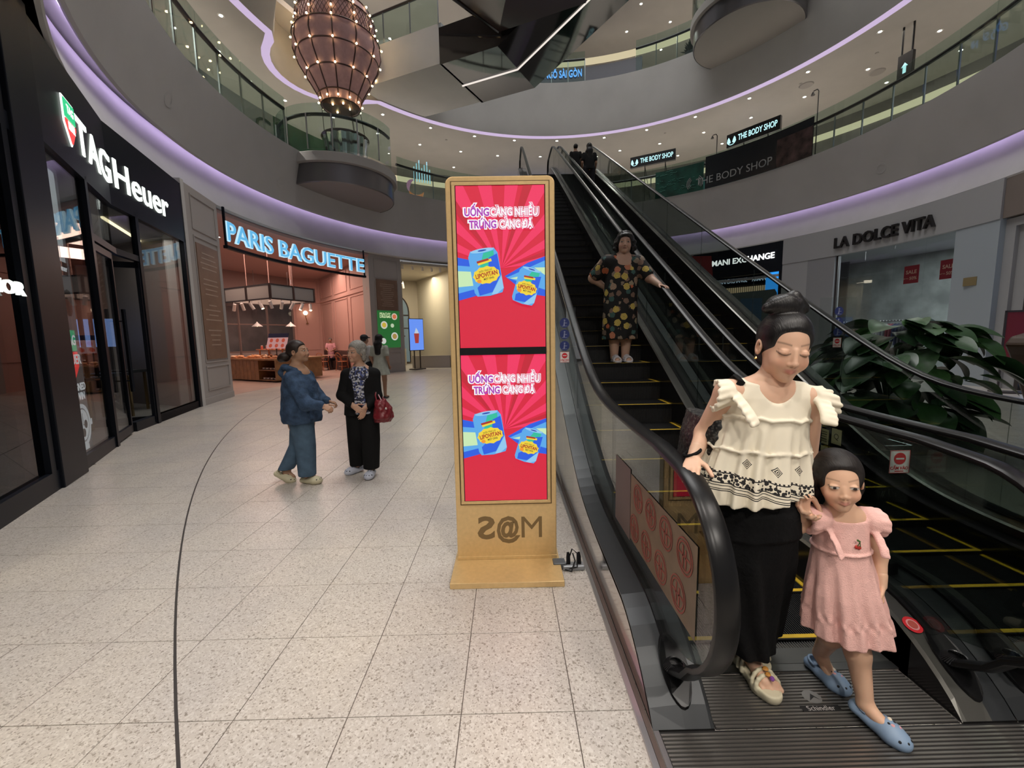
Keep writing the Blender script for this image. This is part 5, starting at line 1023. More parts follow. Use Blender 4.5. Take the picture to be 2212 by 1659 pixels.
# ---- second café to the right of the pilaster
CRM = mat('cream_wall', (.48, .43, .35), .7); c2 = empty('cream_room', 'cream painted second café with an arched window', 'room', kind='structure')
Q = [pol(133.4, 10.3).xy, pol(131, 16).xy, pol(119.5, 15.6).xy, pol(113, 15).xy, pol(113, 10.3).xy]
MB().prism([tuple(p) for p in Q], -.004, .003).build('floor', TERR, c2); MB().prism([tuple(p) for p in Q], 4.9, 5.0).build('ceiling', CRM, c2)
MB().wallbox(Q[1], Q[0], .1, 0, 5, -.1).build('wall', CRM, c2); MB().wallbox(Q[1], Q[2], .1, 0, 5).build('wall', CRM, c2); MB().wallbox(Q[2], pol(118.8, 10.35).xy, .1, 0, 5).build('wall', mat('cream_wall_light', (.55, .50, .40), .7), c2)
aw = empty('arched_window', 'black framed arched window in the cream café', 'window'); dd = (Q[2]-Q[1]).normalized(); o_ = Q[2]-dd*1.55; M = frame((o_.x+dd.y*.05, o_.y-dd.x*.05, 0), (dd.x, dd.y, 0), (0, 0, 1)); arch = [(-.95, .1), (.95, .1), (.95, 3.1)]+[(.95*math.cos(t), 3.1+1.05*math.sin(t)) for t in [PI*i/14 for i in range(1, 14)]]+[(-.95, 3.1)]
MB().exprism(arch, M, .02).build('pane', mat('arch_pane', (.10, .12, .12), .2, emit=(.3, .42, .45), es=.25), aw); fr = MB(); fr.tube([M @ Vector((x, y, .03)) for x, y in arch], .04, 6, closed=True); fr.build('frame', CF, aw)
for x in (-.32, .32): rect(MB(), M @ Matrix.Translation((0, 0, .02)), x-.025, x+.025, .1, 2.9, .03).build('glazing_bar', CF, aw)
rect(MB(), M @ Matrix.Translation((0, 0, .02)), -.95, .95, 2.85, 2.93, .03).build('glazing_bar', CF, aw); rect(MB(), M @ Matrix.Translation((0, 0, .02)), -.95, .95, 2.1, 2.16, .03).build('glazing_bar', CF, aw)
sd = empty('standing_screen', 'blue standing screen with an iced drink on a black tripod', 'screen'); p0, p1 = pol(131.2, 10.55).xy, pol(126.6, 10.75).xy; d = (p1-p0).normalized(); W_ = (p1-p0).length; M = frame((p0.x, p0.y, 0), (d.x, d.y, 0), (0, 0, 1))
rect(MB(), M @ Matrix.Translation((0, 0, -.05)), 0, W_, .92, 2.46, .05).build('body', CF, sd); rect(MB(), M @ Matrix.Translation((0, 0, .001)), .02, W_-.02, .95, 2.43, .003).build('display', lum('drink_blue', (.14, .30, .92), .95), sd); Mx = M @ Matrix.Translation((0, 0, .005))
MB().exprism([(W_*.32, 1.75), (W_*.68, 1.75), (W_*.62, 1.28), (W_*.38, 1.28)], Mx, .002).build('drink_print', lum('drink_amber', (.42, .05, .04), .8), sd); MB().exprism([(W_*.34, 1.75), (W_*.66, 1.75), (W_*.60, 1.88), (W_*.48, 2.02), (W_*.40, 1.86)], Mx, .002).build('drink_top', lum('drink_ice', (.6, .7, .85), .8), sd); text('display_lettering', 'F R E S H', .1, Mx @ Matrix.Translation((W_/2, 2.28, .0)), lum('drink_text', (.03, .08, .3), .8), sd, .001) if False else None
for x in (.3, .7): rect(MB(), M @ Matrix.Translation((0, 0, -.03)), W_*x-.02, W_*x+.02, .06, .92, .04).build('leg', CF, sd)
MB().wallbox(p0+d*.1-Vector((-d.y, d.x))*.2, p1-d*.1-Vector((-d.y, d.x))*.2, .45, 0, .05).build('foot', CF, sd)
q0, q1 = pol(127.5, 11.8).xy, pol(119.6, 10.6).xy
pw = tag(MB().wallbox(q0, q1, .2, 0, .62).build('planter_bench', PILA), 'low grey wall bench in the cream café entrance', 'bench')
cnt = empty('cafe_counter', 'dim counter with machines in the cream café', 'counter'); r0, r1 = pol(130.6, 14.4).xy, pol(124.5, 14.2).xy; MB().wallbox(r0, r1, .6, 0, .95).build('body', CRM, cnt); MB().wallbox(r0+Vector((1.5, .1)), r1, .4, .95, 1.5, .1).build('machine', CF, cnt); MB().wallbox(r0, r1, .5, 1.62, 1.68, .05).build('shelf', CF, cnt)
for i in range(5): az = (132.2, 129.4, 126.6, 124.0, 121.6)[i]; q = pol(az, 10.6, 4.86); o = copy_tree(sp0); o.location = q; tag(o, 'warm spotlight in the row over the cream café entrance', 'spotlight', 'cream café entrance spotlights')
for i in range(3): q = pol((130.6, 128.8, 126.2)[i], 13.2, 4.3); o = copy_tree(sp0); o.location = q; tag(o, 'white spotlight on the drop rod inside the cream café', 'spotlight', 'cream café inner spotlights')
light('cream_lamp', 'AREA', pol(125, 12.6, 4.8), 130, (1, .88, .66), 2)
# ---- plain wall behind the escalators
b = MB(); revolve(b, [(10.3, 0), (10.3, 5.15), (10.45, 5.15), (10.45, 0)], 50.5, 112.8, 3, True, True); b.build('wall_back', mat('back_wall_dark', (.10, .095, .09), .6))['kind'] = 'structure'
# ---- black fashion shop right of the escalator
ax = empty('black_shopfront', 'black shopfront with white lettering seen past the escalator', 'shopfront')
b = MB(); revolve(b, [(10.05, 3.95), (10.05, 5.14), (10.2, 5.14), (10.2, 3.95)], 29.4, 50.4, 2, True, True); b.build('sign_band', BFR, ax)
text('lettering', 'ARMANI EXCHANGE', .33, None, lum('fashion_white', (1, 1, 1), 1.6), ax, .012, .007, width=2.95, bend=cylbend(10.03, 39.6, 4.60), split='letter')
b = MB(); revolve(b, [(10.02, 3.74), (10.02, 3.84), (10.1, 3.84), (10.1, 3.74)], 30, 50.4, 2, True, True); b.build('steel_lip', STEEL, ax); b = MB(); revolve(b, [(10.02, 0), (10.02, 3.95), (10.15, 3.95), (10.15, 0)], 29.3, 30.0, 1, True, True); b.build('jamb', BFR, ax)
b = MB(); revolve(b, [(14.2, 0), (14.2, 5), (14.3, 5), (14.3, 0)], 27, 52, 2, True, True); b.build('rear_wall', DARKR, ax)
b = MB(); revolve(b, [(10.3, 5.0), (14.2, 5.0), (14.2, 5.1), (10.3, 5.1)], 29.8, 52, 3, True, True); b.build('ceiling', DARKR, ax); b = MB(); revolve(b, [(10.2, -.004), (14.2, -.004), (14.2, .003), (10.2, .003)], 29.8, 52, 3, True, True); b.build('floor', mat('shop_floor', (.35, .34, .33), .35), ax)
SLAT = mat('slat_wood_glow', (.55, .42, .28), .5, emit=(.9, .7, .42), es=.35)  # warm light on the slats is put in as emission of the wood
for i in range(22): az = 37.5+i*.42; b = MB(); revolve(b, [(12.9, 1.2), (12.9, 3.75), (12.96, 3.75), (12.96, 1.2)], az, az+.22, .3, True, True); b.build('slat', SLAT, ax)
b = MB(); revolve(b, [(12.7, 3.8), (12.7, 4.5), (12.8, 4.5), (12.8, 3.8)], 36, 50, 2, True, True); b.build('header', BFR, ax)
for i in range(2): text('header_lettering', 'ARMANI EXCHANGE' if i else 'ARMANI EXCHANGE', .3, None, lum('fashion_pale', (.55, .7, .85), .8), ax, .004, .002, width=1.6, bend=cylbend(12.69, 37.5+8.2*i, 4.05))
for i in range(8): o = MB().box(-.05, .05, -.01, .01, -.04, .04).build('logo_mark', lum('fashion_pale', (.55, .7, .85), .8), ax); p = pol(37+1.6*i, 12.68, 4.38); o.location = p; o.rotation_euler[2] = math.radians(37+1.6*i+90)
bp_ = empty('blue_panel', 'tall glowing sky-blue panel at the black shopfront edge', 'screen'); b = MB(); revolve(b, [(10.2, .3), (10.2, 4.0), (10.24, 4.0), (10.24, .3)], 30.2, 33.3, 1, True, True); b.build('panel', lum('panel_blue', (.03, .34, 1.0), 1.0), bp_); b = MB(); revolve(b, [(10.19, 3.98), (10.19, 4.03), (10.24, 4.03), (10.24, 3.98)], 30.1, 33.4, 1, True, True); b.build('edge', lum('panel_edge', (.6, .85, 1), 1.2), bp_)
mb_ = empty('glass_information_board', 'free-standing tinted glass panel with blue sheets behind the escalator', 'board', (5.05, 8.6, 0)); M = frame((0, 0, 0), (1, 0, 0), (0, 0, 1)); MB().exprism([(-.6, .2), (.5, .2), (.5, 2.3), (.45, 2.38), (-.5, 2.3)], M, .03).build('sheet', mat('tinted_board', (.10, .13, .12), .15), mb_); rect(MB(), M @ Matrix.Translation((0, 0, .031)), -.25, .2, .9, 2.2, .003).build('blue_print', mat('blue_print', (.06, .14, .24), .4), mb_); MB().box(-.5, .4, -.2, .2, 0, .06).box(-.05, .05, -.03, .03, .06, .22).build('foot', CF, mb_)
# red parasol-like fabric by the escalator side
rf = tag(MB().hexa([(5.1, 11.0, 0), (5.75, 11.0, 0), (5.75, 11.05, 0), (5.1, 11.05, 0), (4.85, 11.0, 3.5), (5.35, 11.0, 3.5), (5.35, 11.05, 3.5), (4.85, 11.05, 3.5)]).build('red_banner', mat('red_cloth', (.25, .02, .02), .6)), 'dark red standing banner behind the escalator side', 'banner')
# ---- white fashion shop on the right
DV = mat('storefront_white', (.36, .365, .375), .55); DVB = mat('storefront_blue_white', (.36, .41, .45), .5); CONC = mat('concrete_wall', (.26, .275, .265), .75, var=.35, vs_=1.3)
lv = empty('white_shopfront', 'white shopfront with dark raised letters over a wide window', 'shopfront')
b = MB(); revolve(b, [(10.0, 4.18), (10.0, 5.14), (10.3, 5.14), (10.3, 4.18)], 351.6-360, 29.3, 2, True, True); b.build('sign_band', DV, lv)
text('lettering', 'LA DOLCE VITA', .5, None, mat('letter_dark', (.022, .02, .02), .3, .3), lv, .045, .010, width=3.05, bend=cylbend(9.96, 9.85, 4.58), split='letter'); 
for a0, a1, m_ in ((24.0, 29.3, DV), (18.6, 24.0, mat('storefront_grey', (.27, .275, .29), .6)), (-8.4, -2.0, DVB)): b = MB(); revolve(b, [(10.02, 0), (10.02, 4.18), (10.35, 4.18), (10.35, 0)], a0, a1, 2, True, True); b.build('pier', m_, lv)
for i in range(4): a0 = -1.9+i*5.1; b = MB(); revolve(b, [(10.15, .1), (10.15, 4.18), (10.165, 4.18), (10.165, .1)], a0, a0+5.05, 1.5, True, True); b.build('window_pane', SGL, lv)
b = MB(); revolve(b, [(10.1, 0), (10.1, .12), (10.3, .12), (10.3, 0)], -2, 18.6, 2, True, True); b.build('sill', DV, lv); b = MB(); revolve(b, [(10.12, .1), (10.12, 4.18), (10.2, 4.18), (10.2, .1)], 18.3, 18.6, 1, True, True); b.build('frame', CF, lv)
b = MB(); revolve(b, [(15, 0), (15, 5), (15.1, 5), (15.1, 0)], -12, 30, 2, True, True); b.build('rear_wall', CONC, lv); b = MB(); revolve(b, [(10.3, 4.5), (15, 4.5), (15, 4.6), (10.3, 4.6)], -12, 30, 3, True, True); b.build('ceiling', DV, lv); b = MB(); revolve(b, [(10.2, -.004), (15, -.004), (15, .003), (10.2, .003)], -6, 29.2, 3, True, True); b.build('floor', mat('shop_floor', (.35, .34, .33), .35), lv)
MB().wallbox(pol(29.3, 10.3).xy, pol(29.3, 15).xy, .1, 0, 5).build('side_wall', CONC, lv); MB().wallbox(pol(-6, 15).xy, pol(-6, 10.3).xy, .1, 0, 5).build('side_wall', CONC, lv)
b = MB(); revolve(b, [(13.6, 0), (13.6, 2.6), (13.75, 2.6), (13.75, 0)], -3, 4.5, 2, True, True); b.build('grey_niche', mat('niche_grey', (.16, .165, .175), .6), lv)
tag(MB().box(-.01, .01, -.16, .16, -.11, .11).build('brass_plate', mat('brass_plate', (.42, .34, .18), .35, .7), None, pol(-5.0, 10.0, 2.74)), 'small brass plate on the white shop pier', 'plate')
SALE = mat('sale_red', (.30, .015, .025), .5); SALT = mat('sale_text', (.75, .45, .33), .5)
for i, (a0, a1) in enumerate(((4.6, 7.0), (-1.2, 1.3))):
    e = empty('sale_poster', ('red sale poster hanging in the white shop window, the whole one', 'red sale poster half hidden by the white pier')[i], 'poster'); b = MB(); revolve(b, [(10.28, 2.93), (10.28, 3.47), (10.29, 3.47), (10.29, 2.93)], a0, a1, 1, True, True); b.build('sheet', SALE, e)
    text('lettering', 'SALE', .15, None, SALT, e, .001, .003, bend=cylbend(10.275, (a0+a1)/2, 3.27)); text('lettering', 'UP TO', .05, None, SALT, e, .001, .0, bend=cylbend(10.275, (a0+a1)/2+.8, 3.08)); text('lettering', '50%', .13, None, SALT, e, .001, .002, bend=cylbend(10.275, (a0+a1)/2-.35, 3.08))
rk = empty('clothes_rail', 'black clothes rail in the white shop window', 'rail'); ra, rb = pol(21.5, 11.6).xy, pol(9, 11.6).xy
MB().tube([(ra.x, ra.y, 1.82), (rb.x, rb.y, 1.82)], .015, 6).build('bar', CF, rk)
for q in (ra, rb): MB().tube([(q.x, q.y, 0), (q.x, q.y, 1.82)], .018, 6).build('upright', CF, rk)
cols = [(.45, .36, .25), (.10, .09, .08), (.30, .22, .15), (.06, .06, .07), (.55, .52, .48), (.20, .24, .28), (.75, .75, .74), (.35, .37, .40), (.25, .06, .08), (.04, .05, .10), (.08, .08, .09), (.02, .02, .025), (.03, .03, .03)]
cn_ = ['camel', 'black', 'brown', 'charcoal', 'oatmeal', 'slate', 'white', 'grey', 'wine red', 'navy', 'dark grey', 'jet black', 'near black']
for i in range(26):
    t_ = (i+.5)/26; q = ra+(rb-ra)*t_; ci = min(12, i//2); g_ = empty('hanging_garment', cn_[ci]+' garment on a hanger, %s from the left on the clothes rail' % (['first', 'second', 'third', 'fourth', 'fifth', 'sixth', 'seventh', 'eighth', 'ninth', 'tenth', 'eleventh', 'twelfth', 'thirteenth', 'fourteenth', 'fifteenth', 'sixteenth', 'seventeenth', 'eighteenth', 'nineteenth', 'twentieth', 'twenty-first', 'twenty-second', 'twenty-third', 'twenty-fourth', 'twenty-fifth', 'twenty-sixth'][i]), 'garment', (q.x, q.y, 1.8), math.atan2(rb.y-ra.y, rb.x-ra.x), 'garments on the clothes rail')
    l_ = random.uniform(.6, .9); vs = []
    for z, w_, th in ((-.07, .05, .015), (-.14, .21, .022), (-.35, .19, .028), (-l_, .22, .034)): vs += [(th*math.cos(a), w_*math.sin(a)*1.0, z) for a in [2*PI*k/10 for k in range(10)]]
    MB().add(vs, [(r*10+k, r*10+(k+1) % 10, (r+1)*10+(k+1) % 10, (r+1)*10+k) for r in range(3) for k in range(10)]+[tuple(range(10))[::-1], tuple(range(30, 40))], True).build('cloth', mat('garment_%d' % ci, cols[ci], .8), g_); MB().tube([(0, 0, .03), (0, .02, .045), (0, .03, .02), (0, 0, -.02), (0, 0, -.08)], .005, 5).build('hook', STEEL, g_)
light('shop_wall_spot', 'SPOT', pol(11, 12.6, 4.4), 220, (.92, 1, .97), .08, rot=(.55, 0, math.radians(11-90)), spot=60); light('shop_wall_spot', 'SPOT', pol(3, 12.6, 4.4), 220, (.92, 1, .97), .08, rot=(.55, 0, math.radians(3-90)), spot=60); light('shop_fill', 'AREA', pol(8, 12.5, 4.4), 190, (.95, 1, 1), 3)
# white shop beyond, red notice board, brown stand
ws = empty('white_frame_shopfront', 'white framed shopfront with dark mullions at the right edge', 'shopfront'); b = MB(); revolve(b, [(10.15, 0), (10.15, 4.15), (10.25, 4.15), (10.25, 0)], -9.8, -8.4, 1, True, True); revolve(b, [(10.15, 3.95), (10.15, 4.15), (10.25, 4.15), (10.25, 3.95)], -24, -8.4, 2, True, True); b.build('frame', DV, ws)
for a0 in (-12.2, -19): b = MB(); revolve(b, [(10.2, 0), (10.2, 4), (10.3, 4), (10.3, 0)], a0, a0+.6, 1, True, True); b.build('mullion', CF, ws)
b = MB(); revolve(b, [(10.24, .0), (10.24, 4), (10.28, 4), (10.28, 0)], -11.4, -9.8, 1, True, True); b.build('panel', DV, ws); b = MB(); revolve(b, [(10.24, .1), (10.24, 3.9), (10.26, 3.9), (10.26, .1)], -24, -12.4, 1, True, True); b.build('pane', lum('blue_window', (.35, .55, .9), .45), ws)
b = MB(); revolve(b, [(10.05, 4.18), (10.05, 5.14), (10.3, 5.14), (10.3, 4.18)], -24, -8.45, 2, True, True); b.build('band', mat('brown_band', (.20, .165, .145), .6), ws)
rb_ = empty('notice_board', 'red notice board on a black frame stand in front of the white pier', 'board'); A_, B_ = Vector((11.5, 9.5)), Vector((12.2, 9.1)); d = (B_-A_).normalized(); M = frame((A_.x, A_.y, 0), (d.x, d.y, 0), (0, 0, 1)); W_ = (B_-A_).length+.35
rect(MB(), M, 0, W_, .62, 1.86, .03).build('panel', mat('notice_red', (.22, .012, .025), .45), rb_)
for x0, x1, z0, z1 in ((-.03, 0, .02, 1.9), (W_, W_+.03, .02, 1.9), (-.03, W_+.03, 1.86, 1.9), (-.03, W_+.03, .58, .62)): rect(MB(), M, x0, x1, z0, z1, .04).build('frame_bar', CF, rb_)
rect(MB(), M @ Matrix.Translation((0, 0, -.2)), -.1, W_+.1, 0, .03, .4).build('foot', CF, rb_); m = MB(); rect(m, M @ Matrix.Translation((0, 0, .031)), W_*.4, W_*.8, 1.68, 1.71); rect(m, M @ Matrix.Translation((0, 0, .031)), W_*.25, W_*.85, 1.0, 1.02); rect(m, M @ Matrix.Translation((0, 0, .031)), W_*.3, W_*.8, .92, .94); m.build('small_print', mat('notice_text', (.6, .35, .33), .5), rb_)
bs_ = empty('information_stand', 'dark brown wedge-shaped information stand at the right edge', 'stand', (6.42, 5.0, 0)); BRW = mat('stand_brown', (.055, .03, .018), .4); MB().exprism([(-.30, 1.18), (-.37, 1.30), (-.30, 1.40), (.5, 1.62), (.5, .4), (.05, .4)], frame((0, 0, 0), (1, 0, 0), (0, 0, 1)), .35).build('head', BRW, bs_, bevel=.03); MB().box(.05, .45, -.3, -.05, 0, .45).build('stem', BRW, bs_); text('lettering', 'EVENT', .11, frame((.06, -.357, 1.32), (1, 0, .12), (0, 0, 1)), lum('stand_letters', (.9, .4, .25), .5), bs_, .002, .003)
# ---- planter with large leaves
pt = empty('leafy_plant', 'large pothos plant with big heart-shaped leaves in a dark planter', 'plant', (4.85, 5.15, 0)); MB().box(-.55, .75, -.4, .4, 0, .42).build('planter', mat('planter_grey', (.05, .05, .052), .4), pt, bevel=.02); LEAFM = [mat('leaf_%d' % i, c_, .38, var=.25, vs_=9) for i, c_ in enumerate(((.020, .060, .018), (.030, .085, .024), (.012, .038, .014), (.045, .11, .035)))]
def leaf_mesh():
    vs = []; fs = []; N = 9
    for i in range(N+1):
        t = i/N; w_ = .52*math.sin(PI*min(1, t*.90+.08))**.7*(1-t*.42) if 0 < t < 1 else .0; y = t-.12*(1 if 0 < i < 3 else 0)*0; z = -.35*t*t+.05*t
        vs += [(-w_, t-.10*math.exp(-(t*6)**2)*1, z+w_*.28), (-w_*.5, t, z+w_*.10), (0, t, z), (w_*.5, t, z+w_*.10), (w_, t-.10*math.exp(-(t*6)**2), z+w_*.28)]
    fs = [(i*5+k, i*5+k+1, (i+1)*5+k+1, (i+1)*5+k) for i in range(N) for k in range(4)]
    return MB().add(vs, fs, True)
rng = random.Random(3); lm = [None]*4; nl = 0
for i in range(210):
    th = rng.uniform(0, 2*PI); h_ = rng.uniform(.15, 1.62); prof = .35+.55*math.sin(min(1, h_/1.15)*PI*.5) if h_ < 1.15 else .9-.62*((h_-1.15)/.47)**1.5
    rr = prof*rng.uniform(.55, 1.0); x, y = rr*math.cos(th)*1.05+.08, rr*math.sin(th)*.75; s_ = rng.uniform(.26, .46)
    k_ = rng.choice((0, 0, 1, 1, 2, 2, 3)) if h_ > .7 else rng.choice((0, 2, 2)); 
    if lm[k_] is None: o = leaf_mesh().build('leaf', LEAFM[k_], pt); lm[k_] = o.data
    else: o = link('leaf', lm[k_], pt)
    o.location = (x, y, h_); o.rotation_euler = (rng.uniform(-.75, .15), rng.uniform(-.35, .35), th-PI/2+rng.uniform(-.5, .5)); o.scale = (s_, s_, s_)
for i in range(14): th = 2*PI*i/14; MB().tube([(0, 0, .4), (.2*math.cos(th), .15*math.sin(th), .9), (.45*math.cos(th), .3*math.sin(th), 1.25)], .012, 5).build('stem', LEAFM[2], pt)
# ================================================================= PEOPLE: smooth-union volumes turned into one continuous mesh each
A3 = lambda *v: np.array(v, dtype=np.float32)
def unit(v): v = np.array(v, float); return v/np.linalg.norm(v)
class Vol:
    def __init__(s, lo, hi, h):
        s.h = h; s.lo = np.array(lo, float); n = np.ceil((np.array(hi)-s.lo)/h).astype(int)+1
        s.ax = [(s.lo[i]+h*np.arange(n[i])).astype(np.float32) for i in range(3)]; s.F = np.full(n, .5, np.float32)
    def blk(s, lo, hi):
        sl = []
        for i in range(3):
            a = int(max(0, math.floor((lo[i]-s.lo[i])/s.h))); b = int(min(len(s.ax[i]), math.ceil((hi[i]-s.lo[i])/s.h)+1)); 
            if b <= a: return None, None
            sl.append(slice(a, b))
        return tuple(sl), (s.ax[0][sl[0]][:, None, None], s.ax[1][sl[1]][None, :, None], s.ax[2][sl[2]][None, None, :])
    def op(s, fn, lo, hi, k=.01, mode='u'):
        m = k+3*s.h; sl, X = s.blk(np.array(lo)-m, np.array(hi)+m)
        if sl is None: return s
        d = fn(*X).astype(np.float32); a = s.F[sl]
        if mode == 'u': hh = np.maximum(k-np.abs(a-d), 0)/max(k, 1e-6); s.F[sl] = np.minimum(a, d)-hh*hh*k*.25
        elif mode == 's': d = -d; hh = np.maximum(k-np.abs(a-d), 0)/max(k, 1e-6); s.F[sl] = np.maximum(a, d)+hh*hh*k*.25
        else: s.F[sl] = np.maximum(a, d)
        return s
    def cap(s, a, b, r1, r2=None, k=.012, mode='u', flat=None):       # flat = (axis, factor): thinner along axis
        r2 = r1 if r2 is None else r2; a = np.array(a, float); b = np.array(b, float); ba = b-a; L = float(ba@ba)+1e-9
        def fn(X, Y, Z):
            px, py, pz = X-a[0], Y-a[1], Z-a[2]; t = np.clip((px*ba[0]+py*ba[1]+pz*ba[2])/L, 0, 1)
            qx, qy, qz = px-t*ba[0], py-t*ba[1], pz-t*ba[2]
            if flat is not None:
                n, f = flat; dt = qx*n[0]+qy*n[1]+qz*n[2]; g = (1/f-1)
                qx, qy, qz = qx+dt*g*n[0], qy+dt*g*n[1], qz+dt*g*n[2]
            d = np.sqrt(qx*qx+qy*qy+qz*qz)-(r1+(r2-r1)*t); return d*(flat[1]**.5 if flat else 1)
        R = max(r1, r2); return s.op(fn, np.minimum(a, b)-R, np.maximum(a, b)+R, k, mode)
    def chain(s, P, r, k=.012, flat=None):
        for i in range(len(P)-1): s.cap(P[i], P[i+1], r[i], r[i+1], k, flat=flat)
        return s
    def ell(s, c, r, k=.012, M=None, mode='u'):
        c = np.array(c, float); r = np.array(r, float); Mi = np.eye(3) if M is None else np.array(M).T
        def fn(X, Y, Z):
            x, y, z = X-c[0], Y-c[1], Z-c[2]; u = Mi[0][0]*x+Mi[0][1]*y+Mi[0][2]*z; v = Mi[1][0]*x+Mi[1][1]*y+Mi[1][2]*z; w_ = Mi[2][0]*x+Mi[2][1]*y+Mi[2][2]*z
            k0 = np.sqrt((u/r[0])**2+(v/r[1])**2+(w_/r[2])**2); k1 = np.sqrt((u/r[0]**2)**2+(v/r[1]**2)**2+(w_/r[2]**2)**2)+1e-9; return k0*(k0-1)/k1
        R = r.max(); return s.op(fn, c-R, c+R, k, mode)
    def loft(s, rows, k=.01, fold=None, lat=(1, 0, 0), mode='u', noise=0.):   # rows: (z, cx, cy, a, b) stacked elliptical sections
        rows = sorted(rows); zs = np.array([r[0] for r in rows]); lat = unit(lat); dep = np.array([-lat[1], lat[0]])
        def fn(X, Y, Z):
            z = Z; cx, cy, a, b = [np.interp(z, zs, [r[i] for r in rows]) for i in (1, 2, 3, 4)]
            u = (X-cx)*lat[0]+(Y-cy)*lat[1]; v = (X-cx)*dep[0]+(Y-cy)*dep[1]; q = np.sqrt((u/a)**2+(v/b)**2)+1e-6; d = (q-1)*np.minimum(a, b)*(.6+.4*np.abs(u/a)/q*np.maximum(a, b)/np.minimum(a, b)*0+.4)
            if fold:
                th = np.arctan2(v/b, u/a); d = d-fold(th, z)*np.ones_like(d)
            return np.maximum(d, np.maximum(z-zs[-1], zs[0]-z))
        m = max(max(r[3], r[4]) for r in rows)+.03; lo = (min(r[1] for r in rows)-m, min(r[2] for r in rows)-m, zs[0]); hi = (max(r[1] for r in rows)+m, max(r[2] for r in rows)+m, zs[-1])
        return s.op(fn, lo, hi, k, mode)
    def plane(s, p, n):                      # keep the side against n
        p, n = np.array(p), unit(n); sl, X = s.blk((-99,)*3, (99,)*3); s.F = np.maximum(s.F, (X[0]-p[0])*n[0]+(X[1]-p[1])*n[1]+(X[2]-p[2])*n[2]); return s
    def disp(s, fn):
        sl, X = s.blk((-99,)*3, (99,)*3); s.F = s.F+fn(*X).astype(np.float32); return s
    def mesh(s):
        F = s.F; S = F < 0; n = F.shape
        c = np.zeros((n[0]-1, n[1]-1, n[2]-1), np.int8)
        for i in (0, 1):
            for j in (0, 1):
                for k in (0, 1): c += S[i:n[0]-1+i, j:n[1]-1+j, k:n[2]-1+k]
        I = np.argwhere((c > 0) & (c < 8))
        if not len(I): return np.zeros((0, 3)), np.zeros((0, 4), int)
        cor = [(i, j, k) for i in (0, 1) for j in (0, 1) for k in (0, 1)]; V = np.stack([F[I[:, 0]+a, I[:, 1]+b, I[:, 2]+d] for a, b, d in cor], 1)
        P = np.zeros((len(I), 3)); W = np.zeros(len(I))
        for x in range(8):
            for y in range(x+1, 8):
                df = [cor[y][q]-cor[x][q] for q in range(3)]
                if sum(abs(q) for q in df) != 1: continue
                v0, v1 = V[:, x], V[:, y]; m = (v0 < 0) != (v1 < 0); t = np.where(m, v0/np.where(m, v0-v1, 1), 0)
                P += m[:, None]*(np.array(cor[x])+t[:, None]*np.array(df)); W += m
        verts = s.lo+s.h*(I+P/W[:, None]); idx = np.full(c.shape, -1, np.int64); idx[tuple(I.T)] = np.arange(len(I)); Q = []
        for ax in range(3):
            a = [slice(None)]*3; b = [slice(None)]*3; a[ax] = slice(0, -1); b[ax] = slice(1, None); s0, s1 = S[tuple(a)], S[tuple(b)]; E = np.argwhere(s0 != s1); o1, o2 = (ax+1) % 3, (ax+2) % 3
            ok = (E[:, o1] > 0) & (E[:, o2] > 0) & (E[:, o1] < n[o1]-1) & (E[:, o2] < n[o2]-1); E = E[ok]; fl = s0[tuple(E.T)]
            def at(d1, d2): q = E.copy(); q[:, o1] += d1; q[:, o2] += d2; return idx[tuple(q.T)]
            q = np.stack([at(-1, -1), at(0, -1), at(0, 0), at(-1, 0)], 1); q[~fl] = q[~fl][:, ::-1]; Q.append(q)
        Q = np.concatenate(Q); return verts, Q[(Q >= 0).all(1)]
def vol_object(name, vols, m, parent=None, color=None, relax=2):
    Vs, Qs, o = [], [], 0
    for v in vols:
        V, Q = v.mesh(); 
        for _ in range(relax):           # light smoothing
            acc = np.zeros_like(V); cnt = np.zeros(len(V))
            for i in range(4): a, b = Q[:, i], Q[:, (i+1) % 4]; np.add.at(acc, a, V[b]); np.add.at(cnt, a, 1); np.add.at(acc, b, V[a]); np.add.at(cnt, b, 1)
            V = V*.5+.5*acc/np.maximum(cnt, 1)[:, None]
        Vs.append(V); Qs.append(Q+o); o += len(V)
    V = np.concatenate(Vs); Q = np.concatenate(Qs); me = bpy.data.meshes.new(name); me.from_pydata(V.tolist(), [], Q.tolist()); me.materials.append(m); me.polygons.foreach_set('use_smooth', [True]*len(Q))
    if color is not None:
        C = np.ones((len(V), 4), np.float32); C[:, :3] = color(V); at = me.color_attributes.new('Col', 'FLOAT_COLOR', 'POINT'); at.data.foreach_set('color', C.ravel())
    return link(name, me, parent)
def rotm(yaw, pitch=0, roll=0):    # head frame: x right of picture, -y forward; yaw > 0 turns the face to picture right
    cy, sy, cp, sp, cr, sr = math.cos(yaw), math.sin(yaw), math.cos(pitch), math.sin(pitch), math.cos(roll), math.sin(roll)
    Rz = np.array([[cy, -sy, 0], [sy, cy, 0], [0, 0, 1]]); Rx = np.array([[1, 0, 0], [0, cp, -sp], [0, sp, cp]]); Ry = np.array([[cr, 0, sr], [0, 1, 0], [-sr, 0, cr]]); return Rz@Rx@Ry
